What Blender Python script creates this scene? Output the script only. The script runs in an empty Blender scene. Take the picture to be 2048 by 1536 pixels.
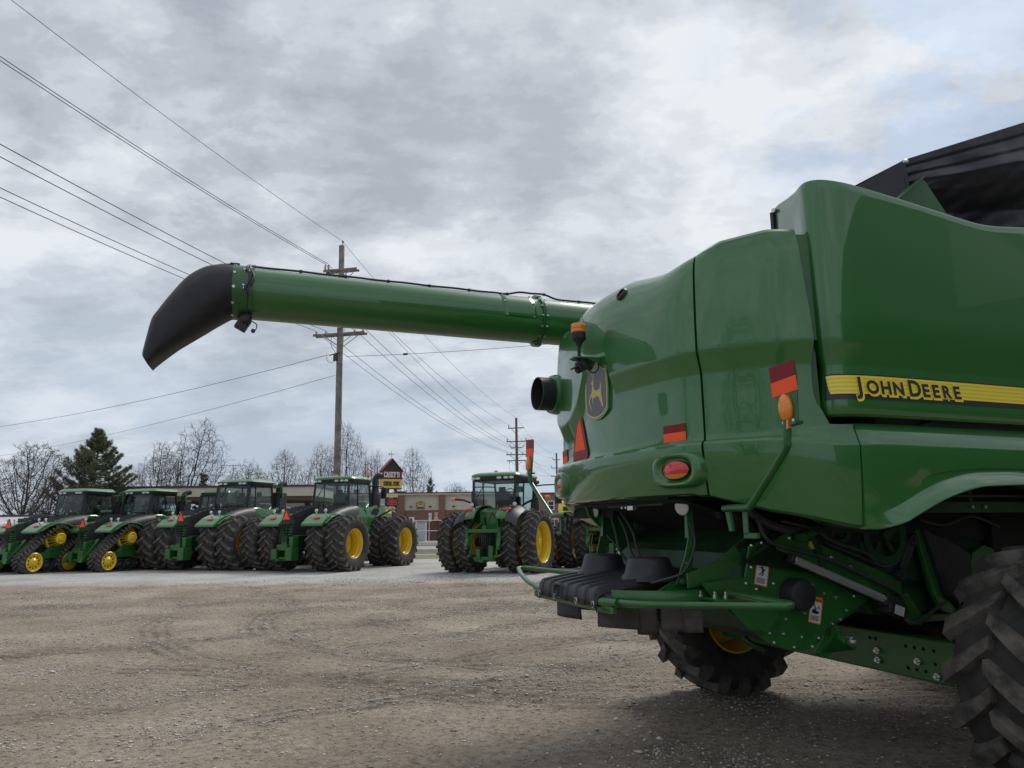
import bpy, math, random
import numpy as np
from mathutils import Matrix, Vector, noise as mnoise
from math import radians, sin, cos, pi, sqrt, atan2
random.seed(7)
SC = bpy.context.scene
COL = SC.collection

# ------------------------------------------------------------------ camera
HC = 1.65
F_PX = 1430.0
PITCH = math.atan((1050 - 768) / F_PX)
ROLL = radians(0.6)
cam_d = bpy.data.cameras.new('camera')
cam = bpy.data.objects.new('camera', cam_d)
COL.objects.link(cam)
cam_d.sensor_width = 36.0
cam_d.sensor_fit = 'HORIZONTAL'
cam_d.lens = F_PX / 2048 * 36.0
cam_d.clip_start = 0.05
cam_d.clip_end = 6000
_r = Vector((1, 0, 0)); _f = Vector((0, cos(PITCH), sin(PITCH))); _u = Vector((0, -sin(PITCH), cos(PITCH)))
_R = _r * cos(ROLL) - _u * sin(ROLL); _U = _u * cos(ROLL) + _r * sin(ROLL)
cam.matrix_world = Matrix(((_R.x, _U.x, -_f.x, 0), (_R.y, _U.y, -_f.y, 0), (_R.z, _U.z, -_f.z, HC), (0, 0, 0, 1)))
SC.camera = cam

# ------------------------------------------------------------------ light
SUN_EL, SUN_AZ = radians(48), radians(35)       # azimuth clockwise from +Y (straight ahead)
sun_d = bpy.data.lights.new('sun', 'SUN')
sun_d.energy = 1.35
sun_d.angle = radians(20)
sun_d.color = (1.0, 0.96, 0.9)
sun = bpy.data.objects.new('sun', sun_d); COL.objects.link(sun)
_sd = Vector((sin(SUN_AZ) * cos(SUN_EL), cos(SUN_AZ) * cos(SUN_EL), sin(SUN_EL)))
sun.rotation_euler = _sd.to_track_quat('Z', 'Y').to_euler()
SC.view_settings.view_transform = 'Standard'
SC.view_settings.look = 'None'
SC.view_settings.exposure = 0.88
SC.view_settings.gamma = 1.0
SC.view_settings.use_curve_mapping = False
try:
    SC.cycles.max_bounces = 6; SC.cycles.transparent_max_bounces = 12
    SC.cycles.use_denoising = True
except Exception: pass

world = bpy.data.worlds.new('World'); SC.world = world
world.use_nodes = True
def build_world():
    nt = world.node_tree; N = nt.nodes; L = nt.links
    for n in list(N): N.remove(n)
    out = N.new('ShaderNodeOutputWorld'); bg = N.new('ShaderNodeBackground')
    bg.inputs['Strength'].default_value = 0.1
    L.new(bg.outputs[0], out.inputs[0])
    sky = N.new('ShaderNodeTexSky'); sky.sky_type = 'NISHITA'; sky.sun_disc = False
    sky.sun_elevation = SUN_EL; sky.sun_rotation = SUN_AZ
    sky.air_density = 1.0; sky.dust_density = 1.5; sky.ozone_density = 1.0
    tc = N.new('ShaderNodeTexCoord')
    sep = N.new('ShaderNodeSeparateXYZ'); L.new(tc.outputs['Generated'], sep.inputs[0])
    def math_(op, a, b=None, clamp=False):
        n = N.new('ShaderNodeMath'); n.operation = op; n.use_clamp = clamp
        for i, v in enumerate((a, b)):
            if v is None: continue
            if isinstance(v, (int, float)): n.inputs[i].default_value = v
            else: L.new(v, n.inputs[i])
        return n.outputs[0]
    zc = math_('MAXIMUM', sep.outputs['Z'], 0.0)
    den = math_('ADD', zc, 0.28)
    px = math_('DIVIDE', sep.outputs['X'], den); py = math_('DIVIDE', sep.outputs['Y'], den)
    comb = N.new('ShaderNodeCombineXYZ'); L.new(px, comb.inputs[0]); L.new(py, comb.inputs[1]); comb.inputs[2].default_value = 3.7
    def noise_(scale, det, rough, dist=0.0, off=(0, 0, 0), sc=(1, 1, 1)):
        mp = N.new('ShaderNodeMapping'); L.new(comb.outputs[0], mp.inputs[0])
        mp.inputs['Location'].default_value = off; mp.inputs['Scale'].default_value = sc
        n = N.new('ShaderNodeTexNoise'); n.inputs['Scale'].default_value = scale; n.inputs['Detail'].default_value = det
        n.inputs['Roughness'].default_value = rough; n.inputs['Distortion'].default_value = dist
        L.new(mp.outputs[0], n.inputs[0]); return n.outputs[0]
    def ramp_(v, stops):
        r = N.new('ShaderNodeValToRGB'); L.new(v, r.inputs[0]); r.color_ramp.interpolation = 'EASE'
        el = r.color_ramp.elements
        el[0].position = stops[0][0]; el[0].color = (*stops[0][1], 1)
        el[1].position = stops[-1][0]; el[1].color = (*stops[-1][1], 1)
        for p, c in stops[1:-1]:
            e = el.new(p); e.color = (*c, 1)
        return r.outputs[0]
    big = noise_(1.3, 6, 0.55, 0.3, (2.3, 1.1, 0), (1, 1.2, 1))
    mid = noise_(2.9, 9, 0.60, 0.15, (7.3, 4.1, 0), (0.85, 1.15, 1))
    fine = noise_(8.0, 9, 0.62, 0.2, (3.3, 8.1, 0), (0.8, 1.1, 1))
    dens = math_('ADD', math_('ADD', math_('MULTIPLY', big, 0.36), math_('MULTIPLY', mid, 0.44)), math_('MULTIPLY', fine, 0.20))
    # cloud body brightness (values are divided by the background strength)
    body = ramp_(dens, [(0.415, (0.450, 0.470, 0.496)), (0.458, (0.392, 0.415, 0.446)), (0.50, (0.325, 0.349, 0.384)), (0.538, (0.268, 0.290, 0.325)), (0.585, (0.222, 0.242, 0.276))])
    # low clouds near the horizon are flatter and bluer
    lowc = N.new('ShaderNodeRGB'); lowc.outputs[0].default_value = (0.272, 0.326, 0.390, 1)
    hz = ramp_(sep.outputs['Z'], [(0.0, (1, 1, 1)), (0.10, (0.8, 0.8, 0.8)), (0.40, (0, 0, 0))])
    hzf = math_('MULTIPLY', hz, ramp_(noise_(1.9, 6, 0.6, 0.4, (1, 9, 0)), [(0.36, (1.0, 1.0, 1.0)), (0.62, (0.45, 0.45, 0.45))]))
    # right-hand side of the view is brighter (thin cloud in front of the sun)
    glow_dir = N.new('ShaderNodeVectorMath'); glow_dir.operation = 'DOT_PRODUCT'
    L.new(tc.outputs['Generated'], glow_dir.inputs[0]); glow_dir.inputs[1].default_value = (0.32, 0.80, 0.51)
    gl = ramp_(glow_dir.outputs['Value'], [(0.80, (0, 0, 0)), (1.0, (1, 1, 1))])
    def mix_(f, a, b, mode='MIX'):
        m = N.new('ShaderNodeMix'); m.data_type = 'RGBA'; m.blend_type = mode
        if isinstance(f, (int, float)): m.inputs[0].default_value = f
        else: L.new(f, m.inputs[0])
        for s, v in ((6, a), (7, b)):
            if isinstance(v, tuple): m.inputs[s].default_value = v
            else: L.new(v, m.inputs[s])
        return m.outputs[2]
    c = mix_(hzf, body, lowc.outputs[0])
    bright = mix_(math_('MULTIPLY', gl, 0.14), c, (0.455, 0.474, 0.492, 1))
    sc_ = N.new('ShaderNodeVectorMath'); sc_.operation = 'SCALE'; sc_.inputs[3].default_value = 10.0
    L.new(bright, sc_.inputs[0])
    # gaps where the blue of the sky shows
    gap = ramp_(noise_(0.95, 7, 0.6, 0.3, (-1.6, 3.2, 0)), [(0.52, (0, 0, 0)), (0.62, (1, 1, 1))])
    def spot(v, a, b):
        d = N.new('ShaderNodeVectorMath'); d.operation = 'DOT_PRODUCT'; L.new(tc.outputs['Generated'], d.inputs[0]); d.inputs[1].default_value = v
        return ramp_(d.outputs['Value'], [(a, (0, 0, 0)), (b, (1, 1, 1))])
    gap = math_('ADD', gap, math_('MULTIPLY', math_('ADD', spot((.395, .75, .53), .978, .997), spot((.50, .73, .46), .986, .998)), ramp_(noise_(3.6, 8, 0.62, 0.3, (1.3, 2.2, 0)), [(0.42, (0, 0, 0)), (0.56, (1.0, 1.0, 1.0))])), True)
    gapm = math_('MULTIPLY', gap, ramp_(sep.outputs['Z'], [(0.30, (0, 0, 0)), (0.42, (0.36, 0.36, 0.36))]))
    blue = N.new('ShaderNodeVectorMath'); blue.operation = 'MULTIPLY'; blue.inputs[1].default_value = (0.27, 0.38, 0.50); L.new(sky.outputs[0], blue.inputs[0])
    L.new(mix_(gapm, sc_.outputs[0], blue.outputs[0]), bg.inputs['Color'])
build_world()

# ------------------------------------------------------------------ mesh helpers
class MB:
    def __init__(s): s.v = []; s.f = []; s.mi = []; s.M = Matrix(); s.m = 0
    def add(s, vs, fs):
        b = len(s.v); M = s.M
        s.v.extend([tuple(M @ Vector(p)) for p in vs]); fl = M.determinant() < 0
        for f in fs:
            g = [i + b for i in f]
            s.f.append(g[::-1] if fl else g); s.mi.append(s.m)
        return s
    def box(s, cx, cy, cz, sx, sy, sz, R=None):
        p = [Vector((x * sx / 2, y * sy / 2, z * sz / 2)) for x in (-1, 1) for y in (-1, 1) for z in (-1, 1)]
        if R is not None: p = [R @ q for q in p]
        c = Vector((cx, cy, cz))
        return s.add([q + c for q in p], [(0, 1, 3, 2), (4, 6, 7, 5), (0, 4, 5, 1), (2, 3, 7, 6), (0, 2, 6, 4), (1, 5, 7, 3)])
    def bx(s, x0, x1, y0, y1, z0, z1): return s.box((x0 + x1) / 2, (y0 + y1) / 2, (z0 + z1) / 2, abs(x1 - x0), abs(y1 - y0), abs(z1 - z0))
    def prism(s, poly, ax, d0, d1):
        n = len(poly)
        def P(a, b, d): return (d, a, b) if ax == 'x' else (a, d, b) if ax == 'y' else (a, b, d)
        vs = [P(a, b, d0) for a, b in poly] + [P(a, b, d1) for a, b in poly]
        ar = sum(poly[i][0] * poly[(i + 1) % n][1] - poly[(i + 1) % n][0] * poly[i][1] for i in range(n))
        if ax == 'y': ar = -ar
        if d1 < d0: ar = -ar
        fs = [tuple(range(n))[::-1], tuple(range(n, 2 * n))] + [(i, (i + 1) % n, (i + 1) % n + n, i + n) for i in range(n)]
        if ar < 0: fs = [f[::-1] for f in fs]
        return s.add(vs, fs)
    def tube(s, pts, r, n=8, cap=True):
        pts = [Vector(p) for p in pts]; k = len(pts)
        rs = r if isinstance(r, (list, tuple)) else [r] * k
        vs = []; fs = []; prev = None
        for i, p in enumerate(pts):
            t = (pts[min(i + 1, k - 1)] - pts[max(i - 1, 0)]).normalized()
            if prev is None:
                a = Vector((0, 0, 1)) if abs(t.z) < .9 else Vector((1, 0, 0))
                u = t.cross(a).normalized()
            else: u = (prev - t * prev.dot(t)).normalized()
            prev = u; w = t.cross(u)
            for j in range(n):
                q = 2 * pi * j / n
                vs.append(p + (u * cos(q) + w * sin(q)) * rs[i])
        for i in range(k - 1):
            for j in range(n):
                a = i * n + j; b = i * n + (j + 1) % n
                fs.append((a, b, b + n, a + n))
        if cap: fs.append(tuple(range(n))[::-1]); fs.append(tuple(range((k - 1) * n, k * n)))
        return s.add(vs, fs)
    def lathe(s, prof, ax='z', c=(0, 0, 0), n=24, a0=0, a1=2 * pi):
        full = abs(a1 - a0 - 2 * pi) < 1e-6; m = n if full else n + 1; vs = []; fs = []
        for r, h in prof:
            for j in range(m):
                q = a0 + (a1 - a0) * j / n; a, b = r * cos(q), r * sin(q)
                p = (a, b, h) if ax == 'z' else (b, h, a) if ax == 'y' else (h, a, b)
                vs.append((p[0] + c[0], p[1] + c[1], p[2] + c[2]))
        for i in range(len(prof) - 1):
            for j in range(n):
                k = (j + 1) % m
                fs.append((i * m + j, i * m + k, (i + 1) * m + k, (i + 1) * m + j))
        if full:
            if prof[0][0] > 1e-5: fs.append(tuple(range(m))[::-1])
            if prof[-1][0] > 1e-5: fs.append(tuple(range((len(prof) - 1) * m, len(prof) * m)))
        return s.add(vs, fs)
    def ring(s, prof, ax='z', c=(0, 0, 0), n=24):       # closed profile, no caps
        vs = []; fs = []; k = len(prof)
        for r, h in prof:
            for j in range(n):
                q = 2 * pi * j / n; a, b = r * cos(q), r * sin(q)
                p = (a, b, h) if ax == 'z' else (b, h, a) if ax == 'y' else (h, a, b)
                vs.append((p[0] + c[0], p[1] + c[1], p[2] + c[2]))
        for i in range(k):
            for j in range(n):
                a = i * n; b = ((i + 1) % k) * n; q = (j + 1) % n
                fs.append((a + j, a + q, b + q, b + j))
        return s.add(vs, fs)
    def grid(s, fn, nu, nv, flip=False):
        vs = [fn(i / (nu - 1), j / (nv - 1)) for i in range(nu) for j in range(nv)]
        fs = [(i * nv + j, (i + 1) * nv + j, (i + 1) * nv + j + 1, i * nv + j + 1) for i in range(nu - 1) for j in range(nv - 1)]
        if flip: fs = [f[::-1] for f in fs]
        return s.add(vs, fs)
    def rows(s, rr, flip=False, close=False):
        nu = len(rr); nv = len(rr[0]); vs = [p for r in rr for p in r]
        fs = [(i * nv + j, (i + 1) * nv + j, (i + 1) * nv + (j + 1) % nv, i * nv + (j + 1) % nv) for i in range(nu - 1) for j in range(nv if close else nv - 1)]
        if flip: fs = [f[::-1] for f in fs]
        return s.add(vs, fs)
    def sphere(s, c, r, n=10, m=6, sz=1.0):
        return s.lathe([(max(r * sin(pi * i / m), 1e-6), -r * sz * cos(pi * i / m)) for i in range(m + 1)], 'z', c, n)
    def mirror_y(s):
        o = MB(); o.v = [(x, -y, z) for x, y, z in s.v]; o.f = [f[::-1] for f in s.f]; o.mi = list(s.mi); return o
def mesh_of(name, mb, mats, smooth=35):
    me = bpy.data.meshes.new(name); me.from_pydata(mb.v, [], mb.f)
    for m in (mats if isinstance(mats, (list, tuple)) else [mats]): me.materials.append(m)
    me.polygons.foreach_set('material_index', mb.mi)
    if smooth:
        me.polygons.foreach_set('use_smooth', [True] * len(me.polygons))
        me.set_sharp_from_angle(angle=radians(smooth))
    me.update(); return me
def obj(name, mb, mats, parent=None, smooth=35, bevel=0, solid=0, label=None):
    me = mb if isinstance(mb, bpy.types.Mesh) else mesh_of(name, mb, mats, smooth)
    o = bpy.data.objects.new(name, me); COL.objects.link(o)
    if parent is not None: o.parent = parent
    if solid:
        s = o.modifiers.new('solid', 'SOLIDIFY'); s.thickness = abs(solid); s.offset = -1 if solid > 0 else 1
    if bevel:
        b = o.modifiers.new('bevel', 'BEVEL'); b.width = bevel; b.segments = 2; b.limit_method = 'ANGLE'; b.angle_limit = radians(38)
        b.harden_normals = False
    if label: o['label'] = label
    return o
def pieces(name, mb, mats, parent=None, smooth=35, bevel=0, gap=.004):
    # every separate piece of the builder becomes a part of its own
    n = len(mb.v); up = list(range(n))
    def find(a):
        while up[a] != a: up[a] = up[up[a]]; a = up[a]
        return a
    for f in mb.f:
        r = find(f[0])
        for i in f[1:]: up[find(i)] = r
    comp = {}
    for i in range(n): comp.setdefault(find(i), []).append(i)
    cl = []
    for r, vs in comp.items():
        P = np.array([mb.v[i] for i in vs]); lo, hi = P.min(0) - gap, P.max(0) + gap; rs = {r}; keep = []
        for c in cl:
            if (c[0] < hi).all() and (lo < c[1]).all(): lo = np.minimum(lo, c[0]); hi = np.maximum(hi, c[1]); rs |= c[2]
            else: keep.append(c)
        cl = keep + [(lo, hi, rs)]
    out = []
    for lo, hi, rs in cl:
        o = MB(); ix = {}
        for f, m in zip(mb.f, mb.mi):
            if find(f[0]) in rs:
                for i in f:
                    if i not in ix: ix[i] = len(o.v); o.v.append(mb.v[i])
                o.f.append([ix[i] for i in f]); o.mi.append(m)
        if o.f: out.append(obj(name, o, mats, parent, smooth, bevel))
    return out
def thing(name, label, cat, loc=(0, 0, 0), rz=0, group=None):
    o = bpy.data.objects.new(name, None); COL.objects.link(o); o.location = loc; o.rotation_euler = (0, 0, rz)
    o.empty_display_size = .3
    o['label'] = label; o['category'] = cat
    if group: o['group'] = group
    return o
def tag(o, label, cat, group=None):
    o['label'] = label; o['category'] = cat
    if group: o['group'] = group
    return o
def struct(o): o['kind'] = 'structure'; return o
def copy_tree(o, parent=None):
    c = o.copy(); COL.objects.link(c)
    if parent is not None: c.parent = parent
    for ch in list(o.children): copy_tree(ch, c)
    return c
def text_into(mb, body, size, M, extrude=0.0, offset=0.0, sx=1.0):
    cu = bpy.data.curves.new('t', 'FONT'); cu.body = body; cu.size = size; cu.extrude = extrude; cu.offset = offset
    cu.align_x = 'CENTER'; cu.align_y = 'CENTER'; cu.resolution_u = 4
    o = bpy.data.objects.new('t', cu); COL.objects.link(o)
    me = o.to_mesh()
    S = mb.M; mb.M = S @ M @ Matrix.Diagonal((sx, 1, 1, 1))
    mb.add([v.co.copy() for v in me.vertices], [tuple(p.vertices) for p in me.polygons]); mb.M = S
    o.to_mesh_clear(); bpy.data.objects.remove(o); bpy.data.curves.remove(cu)
def frame(p, xd, yd):
    xd = Vector(xd).normalized(); yd = Vector(yd); yd = (yd - xd * yd.dot(xd)).normalized(); z = xd.cross(yd)
    return Matrix(((xd.x, yd.x, z.x, p[0]), (xd.y, yd.y, z.y, p[1]), (xd.z, yd.z, z.z, p[2]), (0, 0, 0, 1)))
def interp(x, xs, ys): return float(np.interp(x, xs, ys))
def catmull(pts, n):
    pts = [Vector(p) for p in pts]; out = []
    for i in range(len(pts) - 1):
        p0 = pts[max(i - 1, 0)]; p1 = pts[i]; p2 = pts[i + 1]; p3 = pts[min(i + 2, len(pts) - 1)]
        for k in range(n):
            t = k / n
            out.append(0.5 * ((2 * p1) + (p2 - p0) * t + (2 * p0 - 5 * p1 + 4 * p2 - p3) * t * t + (3 * p1 - p0 - 3 * p2 + p3) * t ** 3))
    out.append(pts[-1]); return out

# ------------------------------------------------------------------ materials
def mat(name, col, rough=.5, metal=0, coat=0, coat_r=.05, var=0, vscale=8, col2=None, bump=0, bscale=40, spec=.5, vdet=5, emit=0):
    m = bpy.data.materials.new(name); m.use_nodes = True; nt = m.node_tree; N = nt.nodes; L = nt.links
    b = N['Principled BSDF']; b.inputs['Base Color'].default_value = (*col, 1); b.inputs['Roughness'].default_value = rough
    b.inputs['Metallic'].default_value = metal; b.inputs['Coat Weight'].default_value = coat; b.inputs['Coat Roughness'].default_value = coat_r
    b.inputs['Specular IOR Level'].default_value = spec
    if emit: b.inputs['Emission Color'].default_value = (*col, 1); b.inputs['Emission Strength'].default_value = emit
    if var or bump: tc = N.new('ShaderNodeTexCoord')
    if var:
        n = N.new('ShaderNodeTexNoise'); n.inputs['Scale'].default_value = vscale; n.inputs['Detail'].default_value = vdet; n.inputs['Roughness'].default_value = .65
        L.new(tc.outputs['Object'], n.inputs[0])
        r = N.new('ShaderNodeValToRGB'); c2 = col2 or tuple(c * (1 - var) for c in col)
        r.color_ramp.elements[0].position = .36; r.color_ramp.elements[0].color = (*c2, 1)
        r.color_ramp.elements[1].position = .62; r.color_ramp.elements[1].color = (*col, 1)
        L.new(n.outputs[0], r.inputs[0]); L.new(r.outputs[0], b.inputs['Base Color'])
    if bump:
        n = N.new('ShaderNodeTexNoise'); n.inputs['Scale'].default_value = bscale; n.inputs['Detail'].default_value = 4
        L.new(tc.outputs['Object'], n.inputs[0])
        bp = N.new('ShaderNodeBump'); bp.inputs['Strength'].default_value = bump; bp.inputs['Distance'].default_value = .02
        L.new(n.outputs[0], bp.inputs['Height']); L.new(bp.outputs[0], b.inputs['Normal'])
    return m
def glass_mat(name, tint, gl=.05, rough=.02, refl=1.0):
    m = bpy.data.materials.new(name); m.use_nodes = True; nt = m.node_tree; N = nt.nodes; L = nt.links
    for n in list(N): N.remove(n)
    o = N.new('ShaderNodeOutputMaterial'); t = N.new('ShaderNodeBsdfTransparent'); t.inputs[0].default_value = (*tint, 1)
    g = N.new('ShaderNodeBsdfGlossy'); g.inputs['Roughness'].default_value = rough; g.inputs[0].default_value = (refl, refl, refl, 1)
    fr = N.new('ShaderNodeFresnel'); ge = N.new('ShaderNodeNewGeometry'); mr = N.new('ShaderNodeMath'); mr.operation = 'MULTIPLY_ADD'; mr.inputs[1].default_value = 1 / 1.5 - 1.5; mr.inputs[2].default_value = 1.5
    L.new(ge.outputs['Backfacing'], mr.inputs[0]); L.new(mr.outputs[0], fr.inputs[0])
    mx = N.new('ShaderNodeMixShader'); L.new(fr.outputs[0], mx.inputs[0]); L.new(t.outputs[0], mx.inputs[1]); L.new(g.outputs[0], mx.inputs[2]); L.new(mx.outputs[0], o.inputs[0])
    return m
GREEN = mat('green_paint', (.019, .138, .022), .38, coat=1.0, coat_r=.02, spec=.5, bump=.018, bscale=2.2)
GREEN_S = mat('green_frame_paint', (.017, .118, .021), .42, coat=.35, coat_r=.15, var=.25, vscale=5, bump=.02)
GREEN_D = mat('dark_green_steel', (.009, .055, .016), .55, var=.5, vscale=4)
YELLOW = mat('yellow_rim_paint', (.80, .54, .025), .38, coat=.5, coat_r=.12, var=.2, vscale=6)
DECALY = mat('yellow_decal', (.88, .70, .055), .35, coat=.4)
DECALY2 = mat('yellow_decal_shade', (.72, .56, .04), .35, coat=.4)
GOLD = mat('gold_decal', (.60, .46, .10), .4)
BLACKG = mat('black_decal', (.02, .022, .028), .4)
EMBK = mat('emblem_black', (.030, .032, .045), .35, coat=.3)
PLAST = mat('black_plastic', (.028, .029, .034), .48, var=.3, vscale=14, bump=.06, bscale=260, spec=.4)
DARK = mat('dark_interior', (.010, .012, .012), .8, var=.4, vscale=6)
RUBBER = mat('tyre_rubber', (.030, .029, .028), .75, var=.6, vscale=5, col2=(.056, .052, .047), bump=.25, bscale=30, spec=.3)
RUBLUG = mat('dusty_tyre_lug', (.042, .040, .038), .8, var=.5, vscale=6, col2=(.15, .135, .117), bump=.3, bscale=45, spec=.25)
FLAP = mat('dusty_rubber_flap', (.050, .044, .041), .8, var=.4, vscale=7, col2=(.085, .073, .064))
STEEL = mat('bright_steel', (.62, .62, .60), .3, metal=.9)
ALU = mat('aluminium', (.52, .53, .54), .42, metal=.6)
TARP = mat('black_tarp', (.015, .016, .024), .45, bump=.3, bscale=5, spec=.45)
TARP2 = mat('black_tarp_seam', (.006, .0065, .010), .7, spec=.15)
AMBER = mat('amber_lens', (.80, .24, .015), .2, coat=.8, bump=.3, bscale=60)
REDL = mat('red_lens', (.60, .012, .015), .15, coat=.8, bump=.3, bscale=60)
REDREF = mat('red_reflector', (.22, .008, .014), .45, spec=.3)
ORANGE = mat('orange_fluorescent', (1.0, .125, .04), .6, spec=.2)
LAMPW = mat('lamp_glass', (.62, .62, .60), .15, coat=.6, bump=.2, bscale=80)
WHITE = mat('white_paint', (.72, .73, .74), .5, var=.15, vscale=3)
LABELW = mat('white_label', (.66, .66, .66), .5)
LABELO = mat('orange_label', (.75, .22, .03), .5)
GLASS = glass_mat('cab_glass', (.66, .76, .73))
WOOD = mat('weathered_pole_wood', (.27, .245, .215), .85, var=.5, vscale=2.5, bump=.3, bscale=18)
GREYM = mat('galvanised_metal', (.33, .34, .35), .5, metal=.4)
WIREM = mat('black_wire', (.05, .05, .055), .6)
BARK = mat('grey_bark', (.052, .042, .038), .9, var=.35, vscale=1.5)
BARK2 = mat('brown_bark', (.055, .038, .030), .9, var=.35, vscale=1.5)
BARKL = mat('pale_bark', (.070, .056, .049), .9, var=.4, vscale=1.5)
NEEDLE = mat('pine_needles', (.17, .19, .10), .7, var=.6, vscale=.8, col2=(.075, .095, .055))
FENDG = mat('grey_black_fender', (.035, .037, .042), .5, var=.25, vscale=8)

# ------------------------------------------------------------------ ground
def vnoise(x, y, seed=0):
    xi = np.floor(x).astype(np.int64); yi = np.floor(y).astype(np.int64); xf = x - xi; yf = y - yi
    def h(a, b):
        n = (a * 374761393 + b * 668265263 + seed * 1442695041) & 0x7fffffff
        n = ((n ^ (n >> 13)) * 1274126177) & 0x7fffffff
        return ((n ^ (n >> 16)) & 0xffff) / 65535.0
    u = xf * xf * (3 - 2 * xf); v = yf * yf * (3 - 2 * yf)
    return (h(xi, yi) * (1 - u) + h(xi + 1, yi) * u) * (1 - v) + (h(xi, yi + 1) * (1 - u) + h(xi + 1, yi + 1) * u) * v
def fbm(x, y, o=4, seed=0):
    t = 0; a = 1; w = 0
    for i in range(o):
        t = t + a * vnoise(x * 2 ** i, y * 2 ** i, seed + i); w += a; a *= .55
    return t / w
RUTS = [((1.5, 15.0), 6.2, .34), ((1.5, 15.0), 4.2, .3), ((2.2, 16.0), 8.9, .3), ((-20.1, 34.7), 30.0, .28), ((-20.1, 34.7), 31.9, .3), ((-20.1, 34.7), 28.0, .25), ((-20.1, 34.7), 33.2, .28),
        ((-12, 60), 45.6, .3), ((-12, 60), 43.6, .3), ((3, 30), 22.2, .3), ((3, 30), 20.1, .3), ((-30, 5), 27.5, .3), ((-30, 5), 25.4, .3), ((12, 26), 15.5, .3), ((12, 26), 13.4, .3), ((-10, -20), 36.0, .28), ((-10, -20), 38.1, .28)]
def rut_mask(x, y):
    t = np.zeros_like(x)
    wob = (fbm(x * .4, y * .4, 3, 50) - .5) * .45
    for i, (c, r, w) in enumerate(RUTS):
        d = np.hypot(x - c[0], y - c[1]) - r + wob; ang = np.arctan2(y - c[1], x - c[0]) * r
        along = np.clip((fbm(ang * .22 + 9 * i, d * .0 + i, 2, 70 + i) - .34) * 5, 0, 1)
        t = np.maximum(t, np.exp(-(d / (w * 1.15)) ** 4) * along * (.58 + .42 * np.cos(2 * pi * d / .19)))
    return t * (.45 + .55 * np.clip((fbm(x * 1.6, y * 1.6, 3, 77) - .30) * 3.5, 0, 1))
def gheight(x, y):
    near = np.clip(1 - (np.hypot(x, y - 8) - 20) / 25, 0, 1)
    m = rut_mask(x, y)
    h = (fbm(x * .5, y * .5, 3, 3) - .5) * .05 + (fbm(x * 2.2, y * 2.2, 4, 9) - .5) * .022
    h = h + m * ((fbm(x * 5, y * 5, 3, 21) - .5) * .11 - .015)
    h = h + (fbm(x * 6, y * 6, 4, 31) - .5) * .022
    return h * near
def axis_pts(a, b, step, lo, hi, g):
    p = list(np.arange(a, b + 1e-6, step)); s = step; x = p[-1]; up = []
    while x < hi: s *= g; x += s; up.append(x)
    s = step; x = p[0]; dn = []
    while x > lo: s *= g; x -= s; dn.append(x)
    return np.array(dn[::-1] + p + up)
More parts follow.
